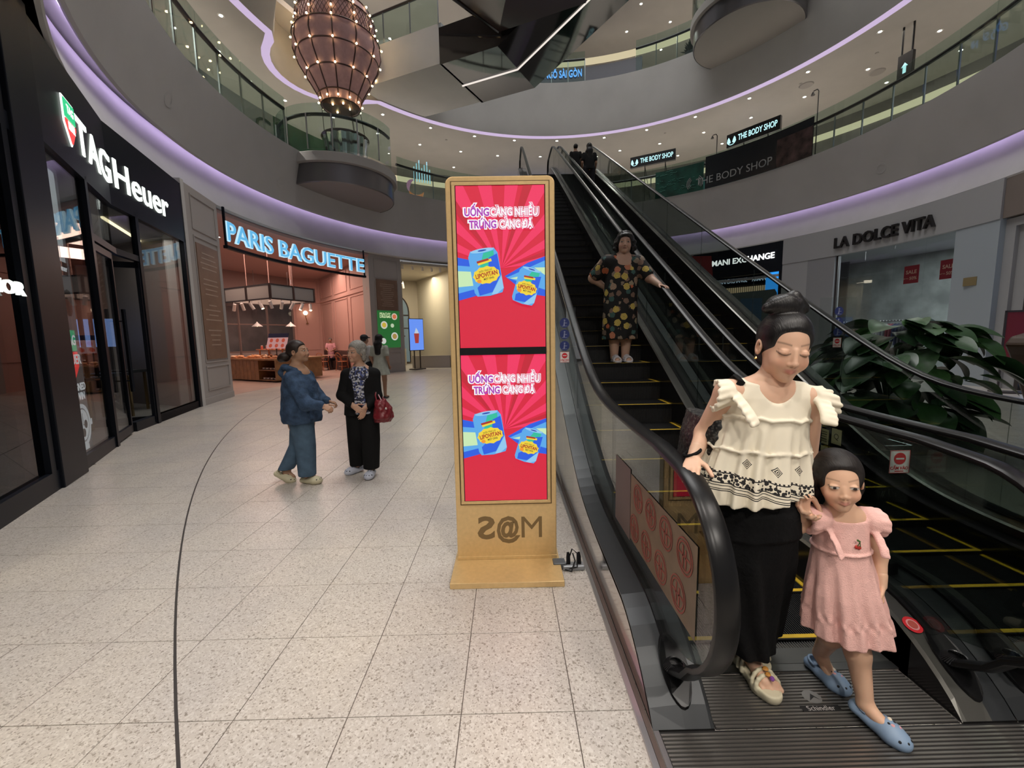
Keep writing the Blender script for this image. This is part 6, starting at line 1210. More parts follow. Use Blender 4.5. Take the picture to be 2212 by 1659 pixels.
class Head:
    def __init__(s, c, R, k=1., wide=1.): s.c = np.array(c, float); s.R = R; s.k = k; s.w = wide
    def __call__(s, x, y, z): return s.c+s.R@(np.array([x*s.w, y, z])*s.k)
    def loc(s, V): q = ((V-s.c)@s.R)/s.k; q[:, 0] /= s.w; return q
    def carve(s, F, old=False, child=False):
        k = s.k; e = lambda c, r, kk=.012, mode='u': F.ell(s(*c), np.array(r)*k*np.array([s.w, 1, 1]), kk*k, s.R, mode)
        e((0, .018, .028), (.073, .092, .086)); e((0, -.020, -.030), (.055, .069, .077), .03); e((0, -.062, -.088), (.020, .020, .018), .028)
        for q in (-1, 1):
            e((q*.034, -.060, -.034), (.022, .020, .022), .028 if not child else .02); (e((q*.040, -.014, -.060), (.012, .026, .024), .02) if not child else None)
            (e((q*.028, -.079, .026), (.018, .007, .006), .014) if old else None); e((q*.031, -.1085, .003), (.019, .013, .010), .010, 's'); e((q*.031, -.0735, .003), (.0155, .0145, .0115), .004)
            e((q*.077, .012, -.006), (.009, .021, .031), .006); e((q*.080, .006, -.006), (.006, .010, .016), .004, 's')
        if child:
            F.cap(s(0, -.080, .0), s(0, -.091, -.026), .0055*k, .0075*k, .012*k); e((0, -.0925, -.030), (.0095, .0085, .0075), .006)
        else: F.cap(s(0, -.083, .012), s(0, -.098, -.027), .0065*k, .0090*k, .010*k); e((0, -.099, -.031), (.0105, .0095, .0085), .006)
        for q in (-1, 1): e((q*.0105, -.088 if child else -.092, -.034), (.0068, .008, .006), .005); e((q*.006, -.094 if child else -.099, -.041), (.0035, .005, .003), .003, 's')
        e((0, -.087, -.046), (.010, .008, .010), .012)
        lw_ = .016 if child else .019
        F.cap(s(-lw_, -.082, -.0565), s(0, -.0905, -.0535), .003*k, .005*k, .005*k); F.cap(s(lw_, -.082, -.0565), s(0, -.0905, -.0535), .003*k, .005*k, .005*k)
        F.cap(s(-.014, -.083, -.0605), s(0, -.0895, -.063), .0035*k, .006*k, .005*k); F.cap(s(.014, -.083, -.0605), s(0, -.0895, -.063), .0035*k, .006*k, .005*k)
        F.cap(s(-.019, -.0885, -.0583), s(.019, -.0885, -.0583), .0013*k, .0013*k, .002*k, 's')
        if old:
            for q in (-1, 1): F.cap(s(q*.017, -.088, -.038), s(q*.030, -.076, -.062), .002*k, .002*k, .006*k, 's')
    def paint(s, V, skin, lip, brow, closed=False, blush=.06, es=1.):
        q = s.loc(V); C = np.tile(np.array(skin, np.float32), (len(V), 1)); x, y, z = q.T; front = y < -.045
        def mixm(m, col, a=1.): 
            a = (np.clip(m, 0, 1)*a)[:, None]; return C*(1-a)+np.array(col)*a
        inb = (np.abs(x) < .12) & (np.abs(z) < .14) & (y > -.13) & (y < .13)
        ax = np.abs(x)
        C = mixm(inb*np.exp(-(((ax-.038)/.022)**2+((z+.032)/.022)**2))*front, (skin[0]*1.05, skin[1]*.72, skin[2]*.68), blush*6)
        C = mixm(inb*front*(np.exp(-((ax/.0185)**4+((z+.0583)/.0088)**4))), lip, .8)
        zb = .0275+.0035*np.sin(np.clip((ax-.012)/.04, 0, 1)*PI*.75); C = mixm(inb*front*np.exp(-(((z-zb)/.0028)**2))*((ax > .013) & (ax < .050)), brow, .7)
        if closed:
            zl = -.0045+.006*((ax-.031)/.018)**2; C = mixm(inb*front*np.exp(-(((z-zl)/.0022)**2))*(np.abs(ax-.031) < .018), (.025, .015, .012), .9)
            C = mixm(inb*front*np.exp(-(((z-.010)/.002)**2))*(np.abs(ax-.031) < .016), (skin[0]*.6, skin[1]*.5, skin[2]*.45), .6)
        else:
            eye = inb*front*((((ax-.031)/(.0145*es))**2+((z-.0025)/(.0055*es))**2) < 1); C = mixm(eye, (.55, .50, .46)); C = mixm(inb*front*((((ax-.031)/(.0065*es))**2+((z-.0025)/(.0065*es))**2) < 1)*(np.abs(z-.0025) < .0055*es), (.02, .012, .010))
            zl = .0025+.006*es*np.sqrt(np.clip(1-((ax-.031)/(.017*es))**2, 0, 1)); C = mixm(inb*front*np.exp(-(((z-zl)/.0018)**2))*(np.abs(ax-.031) < .017*es), (.02, .013, .01), .9)
        C = mixm(inb*front*(((ax-.006)/.004)**2+((z+.041)/.003)**2 < 1), (skin[0]*.35, skin[1]*.25, skin[2]*.22), .7)
        return C
def hand(F, w, d, n, ts, k=1., curl=(.35, .5, .4), spread=.0, thumb=(.55, .75, .25), kk=.004):
    w = np.array(w, float); d = unit(d); n = np.array(n, float); n = unit(n-d*(n@d)); s = np.cross(d, n); offs = (.027, .009, -.009, -.026); lens = (.067, .076, .070, .055)
    for i, (o, L) in enumerate(zip(offs, lens)):
        o *= ts; kn = w+(d*(.084 if i in (1, 2) else .078)+s*o)*k; F.cap(w+(d*.012+s*o*.62)*k, kn, .0135*k, .0108*k, .010*k, flat=(n, .8))
        p = kn; a = 0.; dd = unit(d+s*o*spread*14)
        for j, (fr, cu) in enumerate(zip((.45, .30, .25), curl)):
            a += cu; q = p+(dd*math.cos(a)+n*math.sin(a))*L*fr*k; r0 = (.0088, .0080, .0072)[j]*k; F.cap(p, q, r0, r0*.93, kk*k); p = q
    p = w+(d*.018+s*ts*.018)*k; t0 = unit(d*thumb[0]+s*ts*thumb[1]+n*thumb[2]); q = p+t0*.040*k; F.cap(p, q, .0135*k, .0105*k, .008*k); t1 = unit(t0+d*.7+n*.25); q2 = q+t1*.030*k; F.cap(q, q2, .0100*k, .0090*k, .004*k); F.cap(q2, q2+unit(t1+d*.2)*.022*k, .0090*k, .0078*k, .003*k)
SKIN = vcmat('skin', .5, .12, spec=.35)
def clothmat(name, col, rough=.85, var=.1, vs_=14, bump=.25, bs=350): return mat(name, col, rough, var=var, vs_=vs_, bump=bump, bs=bs, spec=.2)
def hairmat(name, col, rough=.38, spec=.4):
    m = mat(name, col, rough, spec=spec); nt = m.node_tree; b = nt.nodes['Principled BSDF']; tc = nt.nodes.new('ShaderNodeTexCoord'); mp = nt.nodes.new('ShaderNodeMapping'); mp.inputs['Scale'].default_value = (330, 40, 55); n = nt.nodes.new('ShaderNodeTexNoise'); n.inputs['Scale'].default_value = 1; n.inputs['Detail'].default_value = 3
    nt.links.new(tc.outputs['Object'], mp.inputs[0]); nt.links.new(mp.outputs[0], n.inputs['Vector']); bp = nt.nodes.new('ShaderNodeBump'); bp.inputs['Strength'].default_value = .35; bp.inputs['Distance'].default_value = .004; nt.links.new(n.outputs['Fac'], bp.inputs['Height']); nt.links.new(bp.outputs[0], b.inputs['Normal'])
    r = nt.nodes.new('ShaderNodeValToRGB'); r.color_ramp.elements[0].position = .35; r.color_ramp.elements[0].color = (*[c*.6 for c in col], 1); r.color_ramp.elements[1].position = .7; r.color_ramp.elements[1].color = (*[c*1.6 for c in col], 1); nt.links.new(n.outputs['Fac'], r.inputs[0]); nt.links.new(r.outputs[0], b.inputs['Base Color']); return m
HAIRB = hairmat('hair_black', (.007, .006, .006))
def noisefn(f, seed=0):
    r = np.random.RandomState(seed); D = r.normal(size=(5, 3)); ph = r.uniform(0, 6.28, 5)
    def fn(X, Y, Z): 
        o = 0
        for i in range(5): o = o+np.sin(f*(1+.35*i)*(D[i, 0]*X+D[i, 1]*Y+D[i, 2]*Z)+ph[i])/(1+.4*i)
        return o
    return fn
# ---------------------------------------------------------------- mother
mo = empty('person', 'woman in a cream ruffled blouse and black trousers holding the girl by the hand', 'person', (0, 0, 0))
SK1 = (.66, .41, .285); H = Head((1.012, 1.505, 1.444), rotm(-.20, .26, .10), 1.05)
hv = Vol((.86, 1.33, 1.26), (1.17, 1.66, 1.60), .0028); H.carve(hv); hv.cap(H(0, .03, -.05), (.995, 1.545, 1.27), .043, .048, .02)
bv = Vol((.56, 1.30, -.02), (1.32, 1.86, 1.40), .0055)
SR, SL_ = (.835, 1.545, 1.275), (1.135, 1.53, 1.245); ER, WR = (.79, 1.63, 1.10), (.705, 1.535, 1.025); EL, WL = (1.165, 1.565, 1.005), (1.112, 1.490, .915)
bv.cap((.995, 1.545, 1.27), (1.0, 1.535, 1.37), .049, .043, .02); bv.chain([(.97, 1.56, .86), (.975, 1.555, 1.05), (.985, 1.55, 1.22)], [.135, .115, .13], .03, flat=((0, 1, 0), .66)); bv.chain([SR, (.985, 1.55, 1.265), SL_], [.048, .06, .048], .03)
bv.chain([SR, ER, WR], [.048, .036, .024], .02); bv.chain([SL_, EL, WL], [.046, .035, .023], .02)
bv.chain([(.90, 1.58, .80), (.93, 1.66, .45), (1.055, 1.70, .10)], [.085, .06, .038], .03); bv.chain([(1.05, 1.57, .80), (1.07, 1.66, .45), (1.10, 1.80, .10)], [.085, .06, .038], .03)
bv.cap((1.055, 1.71, .075), (1.045, 1.56, .055), .034, .026, .02); bv.cap((1.10, 1.80, .08), (1.10, 1.72, .06), .034, .026, .02)
for i in range(5): bv.cap((1.025+.017*i, 1.565-.006*i*(4-i)*.3, .050), (1.022+.018*i, 1.537-.012*(i == 4)-.006*(i in (2, 3)), .043), .011, .0095+.002*(i == 4), .003)
hr_ = Vol((.60, 1.36, .93), (.80, 1.62, 1.09), .003); hr_.cap(WR, np.array(WR)+(np.array(ER)-np.array(WR))*.35, .0235, .029, .01); hand(hr_, WR, (-.45, -.75, -.25), (.0, -.25, -1), 1, .95, (.35, .55, .5))
hl_ = Vol((1.00, 1.36, .80), (1.22, 1.62, 1.00), .003); hl_.cap(WL, np.array(WL)+(np.array(EL)-np.array(WL))*.3, .023, .028, .01); hand(hl_, WL, (-.25, -.30, -1), (.35, -.9, .0), -1, .92, (.55, .9, .7))
def mcol(V): return H.paint(V, SK1, (.50, .16, .13), (.12, .07, .045), closed=True)
vol_object('body', [hv, bv, hr_, hl_], SKIN, mo, mcol)
# hair with bun
hh_ = Vol((.86, 1.36, 1.33), (1.20, 1.74, 1.66), .004); hh_.ell(H(0, .024, .034), np.array((.083, .101, .094))*1.05, .01, H.R); hh_.ell(H(0, -.088, -.035), (.066, .060, .104), .010, H.R, 's'); hh_.cap(H(-.030, -.088, .038), H(.030, -.088, .038), .040, .040, .02, 's'); hh_.cap(H(0, -.10, .06), H(0, -.088, .082), .034, .016, .02, 's')
hh_.ell(H(0, .075, -.05), (.06, .045, .055), .02, H.R)
hh_.ell(H(-.015, .05, .135), (.062, .058, .042), .01, H.R); hh_.cap(H(-.07, .04, .125), H(-.02, .03, .15), .02, .03, .01); hh_.cap(H(.045, .05, .13), H(.01, .06, .165), .022, .025, .01)
vol_object('hair', [hh_], HAIRB, mo)
# blouse
CREAMB = mat('blouse', (.62, .55, .42), .85); nt = CREAMB.node_tree; Lk = nt.links.new; g_ = nt.nodes.new('ShaderNodeNewGeometry'); b_ = nt.nodes['Principled BSDF']; b_.inputs['Specular IOR Level'].default_value = .15
def band_nodes(nt, g_, base, dark):
    sep = nt.nodes.new('ShaderNodeSeparateXYZ'); Lk = nt.links.new; Lk(g_.outputs['Position'], sep.inputs[0])
    def math_(op, a, b=None, c=None):
        m_ = nt.nodes.new('ShaderNodeMath'); m_.operation = op
        for i, v in enumerate((a, b, c)):
            if v is None: continue
            if isinstance(v, (int, float)): m_.inputs[i].default_value = v
            else: Lk(v, m_.inputs[i])
        return m_.outputs[0]
    z = math_('SUBTRACT', sep.outputs[2], math_('MULTIPLY', math_('SUBTRACT', .95, sep.outputs[0]), .16))   # follows the slanting hem
    z = math_('ADD', z, math_('MULTIPLY', math_('SINE', math_('MULTIPLY', sep.outputs[0], 60)), .003))
    def band(z0, z1): return math_('MULTIPLY', math_('GREATER_THAN', z, z0), math_('LESS_THAN', z, z1))
    vor = nt.nodes.new('ShaderNodeTexVoronoi'); vor.inputs['Scale'].default_value = 78; vor.feature = 'F1'; Lk(g_.outputs['Position'], vor.inputs[0]); motif = math_('LESS_THAN', vor.outputs['Distance'], .52)
    ck = math_('GREATER_THAN', math_('SINE', math_('MULTIPLY', sep.outputs[0], 420)), .1)
    d = math_('MULTIPLY', band(.925, .958), motif)
    for z0, z1 in ((.958, .962), (.921, .925), (.912, .915), (.900, .903), (.893, .8965)): d = math_('MAXIMUM', d, band(z0, z1))
    d = math_('MAXIMUM', d, math_('MULTIPLY', band(.962, .967), ck))
    for cx_, cz in ((.86, 1.015), (.955, 1.005), (1.05, 1.015)):
        ux = math_('ABSOLUTE', math_('SUBTRACT', sep.outputs[0], cx_)); uz = math_('ABSOLUTE', math_('SUBTRACT', z, cz)); dd = math_('ADD', ux, uz); ring = math_('MULTIPLY', math_('LESS_THAN', dd, .019), math_('GREATER_THAN', math_('SINE', math_('MULTIPLY', dd, 800)), -.1)); d = math_('MAXIMUM', d, math_('MULTIPLY', ring, math_('LESS_THAN', sep.outputs[1], 1.56)))
    mx = nt.nodes.new('ShaderNodeMix'); mx.data_type = 'RGBA'; Lk(d, mx.inputs[0]); mx.inputs[6].default_value = (*base, 1); mx.inputs[7].default_value = (*dark, 1); return mx.outputs[2]
Lk(band_nodes(nt, g_, (.80, .73, .585), (.03, .028, .028)), b_.inputs['Base Color'])
bl_ = Vol((.62, 1.30, .83), (1.30, 1.82, 1.36), .0045)
fold = lambda th, z: (.002+.016*np.clip((1.185-z)/.3, 0, 1))*(.6*np.sin(13*th+2*np.sin(3*th))+.4*np.sin(23*th+1.3))*np.clip((1.185-z)/.04, 0, 1)
bl_.loft([(.865, .945, 1.555, .215, .150), (.95, .95, 1.555, .208, .142), (1.08, .965, 1.555, .178, .122), (1.185, .98, 1.555, .163, .108), (1.26, .985, 1.552, .155, .088), (1.305, .99, 1.55, .12, .065)], .01, fold)
bl_.plane((.95, 1.5, .872), (.16, .0, -1)); bl_.chain([(.86, 1.55, 1.272), (.985, 1.555, 1.285), (1.12, 1.54, 1.248)], [.052, .055, .052], .03)
for (a, b, r) in (((.815, 1.465, 1.185), (1.14, 1.465, 1.165), .0085), ((.75, 1.44, 1.065), (1.13, 1.44, 1.045), .007)):
    zc = (a[2]+b[2])/2
ruf = lambda X, Y, Z: .004*np.sin(90*X)
for zc, rx, ry, cx_ in ((1.182, .168, .113, .98), (1.062, .190, .128, .963)):
    for i in range(28):
        t0, t1 = 2*PI*i/28, 2*PI*(i+1)/28; q = lambda t, i: (cx_+rx*math.cos(t), 1.555+ry*math.sin(t), zc-.14*(math.cos(t)*rx)*.45+.005*math.sin(i*2.4)); bl_.cap(q(t0, i), q(t1, i+1), .0055, .0055, .006)
bl_.cap((.995, 1.50, 1.33), (.975, 1.44, 1.30), .066, .062, .008, 's'); bl_.cap((.99, 1.55, 1.31), (1.0, 1.55, 1.40), .062, .07, .008, 's')
for S, sg in ((SR, -1), (SL_, 1)):           # ruffled cap sleeves
    S = np.array(S); N = 44
    for i in range(N):
        u = i/(N-1); t = -.62*PI+PI*1.35*u; wv = math.sin(i*1.15); ln = .030+.034*math.sin(PI*min(1, .15+u))
        base = S+np.array([sg*.006, -.052*math.cos(t), .042*math.sin(t)+.002]); tip = base+np.array([sg*ln, -.012*math.cos(t)+.006*wv, .010*math.sin(t)+.007*wv-.012]); bl_.cap(base, tip, .0065, .0046, .008)
    N = 30
    for i in range(N):          # frill running from the shoulder down to the yoke seam
        u = i/(N-1); wv = math.sin(i*1.3); p = S*(1-u)+np.array([.985+sg*.118, 1.462, 1.183])*u+np.array([0, -.050*math.sin(u*PI*.62)-.006, .03*(1-u)]); bl_.cap(p, p+np.array([sg*(.028+.004*wv), -.016+.006*wv, .004*wv-.004]), .0075, .0052, .009)
vol_object('blouse', [bl_], CREAMB, mo, relax=1)
# trousers
BLKC = mat('black_cloth', (.007, .007, .0075), .9, var=.3, vs_=5, bump=.3, bs=60, spec=.15)
tv = Vol((.72, 1.36, .06), (1.30, 2.0, .95), .0065); fl_ = lambda th, z: .008*np.sin(9*th+z*6)*np.clip((.8-z)/.3, 0, 1)
tv.loft([(.125, 1.032, 1.70, .112, .13), (.35, .975, 1.67, .142, .135), (.6, .93, 1.61, .148, .135), (.82, .925, 1.57, .13, .125)], .03, fl_); tv.loft([(.14, 1.125, 1.78, .10, .12), (.35, 1.085, 1.72, .12, .13), (.6, 1.045, 1.63, .13, .13), (.82, 1.01, 1.57, .12, .12)], .03, fl_); tv.loft([(.72, .97, 1.57, .175, .125), (.90, .965, 1.56, .17, .115)], .03)
vol_object('trousers', [tv], BLKC, mo)
# sandals
SAN = mat('sandal_cream', (.62, .56, .40), .55)
def sandal(c, ang, k, lab_parent, strap2=True):
    F = Vol((c[0]-.16, c[1]-.2, -.01), (c[0]+.16, c[1]+.2, .15), .004); ca, sa = math.cos(ang), math.sin(ang); T = lambda x, y, z: (c[0]+(x*ca-y*sa)*k, c[1]+(x*sa+y*ca)*k, c[2]+z*k)
    F.chain([T(0, .10, .02), T(0, .02, .019), T(-.005, -.06, .021), T(-.004, -.095, .024)], np.array([.036, .038, .045, .038])*k, .02); F.plane((c[0], c[1], c[2]+.036*k), (0, 0, 1)); F.plane((c[0], c[1], c[2]), (0, 0, -1))
    for y0, zz, w_ in ((-.052, .076, .049), (.035, .106, .046)):
        P = [T(w_*math.cos(t), y0+.01*math.sin(t), .025+(zz-.025)*math.sin(t)) for t in [PI*i/8 for i in range(9)]]; F.chain(P, [.0075]*9, .004, flat=None)
        P = [T(w_*math.cos(t), y0-.022+.01*math.sin(t), .024+(zz-.030)*math.sin(t)) for t in [PI*i/8 for i in range(9)]]; F.chain(P, [.0075]*9, .006)
    o = vol_object('sandal', [F], SAN, lab_parent, relax=1); [MB().ball(T(*q[:3]), q[3]*k, 8, (1.1, 1, .7)).build('charm', mat('charm_gold', (.55, .25, .05), .4), o) for q in ((.0, -.072, .078, .010), (.004, -.052, .084, .011), (.02, .02, .112, .013))]; MB().ball(T(.006, -.086, .072), .009*k, 8).build('charm', mat('charm_purple', (.25, .08, .35), .4), o); return o
sandal((1.046, 1.632, .006), .10, 1.1, mo); sandal((1.10, 1.78, .006), .05, 1.1, mo)
# hair tie, earring
MB().tube([(np.array(WR)+np.array([.03*math.cos(t), .024*math.sin(t)+.012, .02+.012*math.cos(t)])).tolist() for t in [2*PI*i/16 for i in range(16)]], .0065, 6, closed=True).build('hair_tie', BLKC, mo)
MB().ball(H(-.082, .0, -.045).tolist(), .006, 8).build('earring', mat('gold', (.8, .55, .15), .25, 1.), mo)
# tote bag
tt = empty('tote_bag', 'black woven tote bag hanging from the mother’s shoulder', 'bag'); WOV = mat('woven_black', (.010, .010, .010), .45); nt = WOV.node_tree; tc = nt.nodes.new('ShaderNodeTexCoord'); bk_ = nt.nodes.new('ShaderNodeTexVoronoi'); bk_.inputs['Scale'].default_value = 95; nt.links.new(tc.outputs['Object'], bk_.inputs['Vector']); rp = nt.nodes.new('ShaderNodeValToRGB'); rp.color_ramp.elements[0].position = .30; rp.color_ramp.elements[0].color = (.06, .057, .05, 1); rp.color_ramp.elements[1].position = .48; rp.color_ramp.elements[1].color = (.006, .006, .006, 1); nt.links.new(bk_.outputs['Distance'], rp.inputs[0]); nt.links.new(rp.outputs[0], nt.nodes['Principled BSDF'].inputs['Base Color'])
tvv = Vol((.66, 1.52, .82), (.93, 1.88, 1.22), .006); tvv.loft([(.86, .80, 1.70, .055, .15), (.92, .80, 1.70, .065, .165), (1.08, .81, 1.69, .06, .16), (1.17, .82, 1.685, .045, .15)], .01); tvv.disp(lambda X, Y, Z: .002*np.sin(150*Z)*np.sin(150*Y)); vol_object('body', [tvv], WOV, tt)
MB().tube([(.82, 1.60, 1.16), (.83, 1.54, 1.24), (.862, 1.505, 1.322), (.872, 1.56, 1.335), (.868, 1.61, 1.30), (.84, 1.66, 1.17)], .016, 8, flat=(1, .5)).build('strap', BLKC, tt)
# ---------------------------------------------------------------- girl
gi = empty('person', 'little girl in a pink ruffled dress stepping off the escalator', 'person'); SK2 = (.68, .42, .285)
H = Head((1.222, 1.475, .945), rotm(-.42, .06, -.06), .90, 1.05)
gv = Vol((1.09, 1.33, .80), (1.36, 1.62, 1.06), .0026); H.carve(gv, child=True); gv.cap(H(0, .02, -.05), (1.262, 1.495, .80), .040, .042, .02); GH = H
GS = [(1.185, 1.50, .795), (1.345, 1.49, .785)]; gE, gW = (1.115, 1.515, .752), (1.090, 1.475, .838); gE2, gW2 = (1.425, 1.50, .635), (1.405, 1.46, .535)
gb = Vol((1.04, 1.28, -.02), (1.52, 1.80, .90), .0048); gb.cap((1.262, 1.495, .80), (1.24, 1.49, .88), .042, .038, .02); gb.chain([(1.275, 1.50, .48), (1.268, 1.50, .66), (1.262, 1.495, .77)], [.09, .08, .085], .03, flat=((0, 1, 0), .7)); gb.chain([GS[0], (1.263, 1.495, .80), GS[1]], [.034, .04, .034], .02)
gb.chain([GS[0], gE, gW], [.032, .025, .018], .015); gb.chain([GS[1], gE2, gW2], [.031, .026, .018], .015)
gb.chain([(1.30, 1.50, .45), (1.335, 1.46, .26), (1.345, 1.42, .085)], [.06, .041, .027], .02); gb.chain([(1.268, 1.51, .45), (1.30, 1.55, .26), (1.35, 1.655, .10)], [.052, .040, .028], .02)
gb.cap((1.345, 1.42, .075), (1.37, 1.35, .045), .027, .022, .015); gb.cap((1.35, 1.655, .085), (1.345, 1.58, .045), .027, .022, .015)
g1 = Vol((1.03, 1.38, .78), (1.20, 1.56, .96), .0026); g1.cap(gW, (1.10, 1.49, .80), .018, .021, .01); hand(g1, gW, (.0, -.12, 1), (.25, -1, .0), -1, .62, (.5, .9, .7), kk=.003)
g2 = Vol((1.30, 1.34, .40), (1.50, 1.56, .62), .0026); g2.cap(gW2, (1.412, 1.472, .57), .018, .021, .01); hand(g2, gW2, (-.08, -.2, -1), (-.8, .5, 0), -1, .66, (.3, .4, .3), kk=.003)
vol_object('body', [gv, gb, g1, g2], SKIN, gi, lambda V: GH.paint(V, SK2, (.55, .22, .18), (.26, .15, .10), es=.98))
HB2 = hairmat('hair_dark_brown', (.011, .008, .007), .5); gh = Vol((1.06, 1.36, .78), (1.40, 1.68, 1.09), .004); gh.ell(H(0, .024, .032), np.array((.087, .104, .096))*.93, .01, H.R); gh.ell(H(0, -.088, -.035), np.array((.066, .062, .102))*.92, .010, H.R, 's'); gh.cap(H(-.032, -.090, .034), H(.032, -.090, .034), .038, .038, .02, 's'); gh.chain([H(-.03, .06, .02), H(-.07, .07, -.04), H(-.075, .055, -.12)], [.05, .045, .025], .02); gh.chain([H(.03, .06, .02), H(.05, .085, -.05), H(.04, .07, -.13)], [.05, .05, .03], .02)
gh.chain([H(-.078, -.02, .03), H(-.083, .01, -.03)], [.012, .014], .01); vol_object('hair', [gh], HB2, gi)
PNK = clothmat('pink_dress', (.84, .50, .45), .9, .05, 40, .35, 260); gd = Vol((1.06, 1.26, .22), (1.55, 1.76, .90), .0042)
fg = lambda th, z: (.017*np.clip((.66-z)/.3, 0, 1))*(.6*np.sin(9*th+1.5*np.sin(2*th))+.4*np.sin(17*th+1))+.012*np.exp(-((z-.41)/.015)**2)*np.sin(22*th)*.5
gd.loft([(.325, 1.325, 1.51, .150, .135), (.39, 1.315, 1.508, .142, .126), (.50, 1.292, 1.50, .126, .108), (.66, 1.272, 1.50, .098, .082), (.70, 1.268, 1.498, .095, .078), (.80, 1.263, 1.495, .09, .062)], .01, fg); gd.chain([(1.195, 1.495, .80), (1.262, 1.50, .805), (1.335, 1.49, .793)], [.036, .03, .036], .02)
gd.loft([(.80, 1.258, 1.44, .058, .05), (.92, 1.25, 1.44, .062, .07)], .006, mode='s'); gd.cap((1.255, 1.49, .80), (1.245, 1.49, .90), .046, .05, .006, 's')
for S, sg in ((GS[0], -1), (GS[1], 1)):
    S = np.array(S); N = 34
    for i in range(N):
        u = i/(N-1); t = -.6*PI+PI*1.3*u; wv = math.sin(i*1.2); base = S+np.array([sg*.0, -.037*math.cos(t), .032*math.sin(t)]); gd.cap(base, base+np.array([sg*(.050+.003*wv), -.010*math.cos(t)+.004*wv, .008*math.sin(t)-.010+.005*wv]), .011, .0075, .012)
    for i in range(18): u = i/17; wv = math.sin(i*1.4); p = S*(1-u)+np.array([1.266+sg*.074, 1.432, .69])*u+np.array([0, -.040*math.sin(u*PI*.6), .01*(1-u)]); gd.cap(p, p+np.array([sg*.014, -.006+.002*wv, .002*wv]), .0065, .0048, .008)
for i in range(24):
    q = lambda t: (1.27+.099*math.cos(t), 1.499+.083*math.sin(t), .678); gd.cap(q(2*PI*i/24), q(2*PI*(i+1)/24), .005, .005, .004)
vol_object('dress', [gd], PNK, gi, relax=1)
em = MB(); em.ball((1.262, 1.418, .715), .008, 8, (1, .5, 1)).ball((1.272, 1.418, .712), .0075, 8, (1, .5, 1)); em.build('cherry_motif', mat('cherry', (.45, .03, .02), .5), gi); MB().tube([(1.263, 1.415, .720), (1.268, 1.413, .738), (1.272, 1.415, .718)], .0018, 5).tube([(1.268, 1.413, .738), (1.258, 1.413, .744)], .0035, 5).build('cherry_leaf', mat('cherry_leaf', (.05, .14, .03), .6), gi)
CLB = mat('clog_blue', (.22, .31, .44), .5); CLH = mat('clog_hole', (.015, .017, .02), .6)
def clog(c, ang, k, parent, m_, pitch=0., roll=0., charms=True, h=.0032):
    R = (Matrix.Rotation(ang, 3, 'Z') @ Matrix.Rotation(pitch, 3, 'X') @ Matrix.Rotation(roll, 3, 'Y')); T = lambda x, y, z: tuple(Vector(c)+R @ (Vector((x, y, z))*k))
    F = Vol((c[0]-.17*k, c[1]-.19*k, c[2]-.06), (c[0]+.17*k, c[1]+.19*k, c[2]+.17*k), h*k+.0005); up = np.array(R @ Vector((0, 0, 1)))
    F.chain([T(0, .105, .035), T(0, .02, .032), T(-.004, -.06, .034), T(-.002, -.095, .032)], np.array([.046, .047, .060, .054])*k, .03*k, flat=(up, .8)); F.cap(T(0, -.01, .055), T(-.002, -.06, .045), .046*k, .050*k, .02*k)
    F.cap(T(0, .085, .075), T(0, .02, .085), .030*k, .030*k, .008*k, 's'); F.cap(T(0, .06, .10), T(0, .03, .12), .045*k, .05*k, .01*k, 's'); P = [T(.040*math.cos(t), .06+.062*math.sin(t), .068+.01*math.sin(t)) for t in [PI*i/10 for i in range(11)]]; F.chain(P, [.0075*k]*11, .004*k); F.plane(T(0, 0, .0), tuple(-up))
    o = vol_object('clog', [F], m_, parent, relax=1); hm = MB()
    for x, y in ((-.040, -.108), (-.014, -.132), (.014, -.132), (.040, -.108)): hm.ball(T(x*1.16, y*.98, .058), .0085*k, 8)
    for x, y, z in ((-.02, -.04, .093), (.018, -.05, .092), (0, -.075, .086)): hm.ball(T(x, y, z+.002), .0065*k, 8)
    hm.build('vent_hole', CLH, o)
    if charms:
        for x, y, z, cc, nm in ((-.012, -.055, .092, (.70, .35, .36), 'pink'), (.012, -.03, .098, (.70, .62, .5), 'cream'), (.014, -.075, .086, (.65, .25, .25), 'coral')): MB().ball(T(x, y, z), .012*k, 8, (1, 1, .6)).build('charm', mat('charm_'+nm, cc, .5), o)
    return o
clog((1.366, 1.382, .012), .45, .66, gi, CLB, .12); clog((1.350, 1.612, .006), .25, .66, gi, CLB)
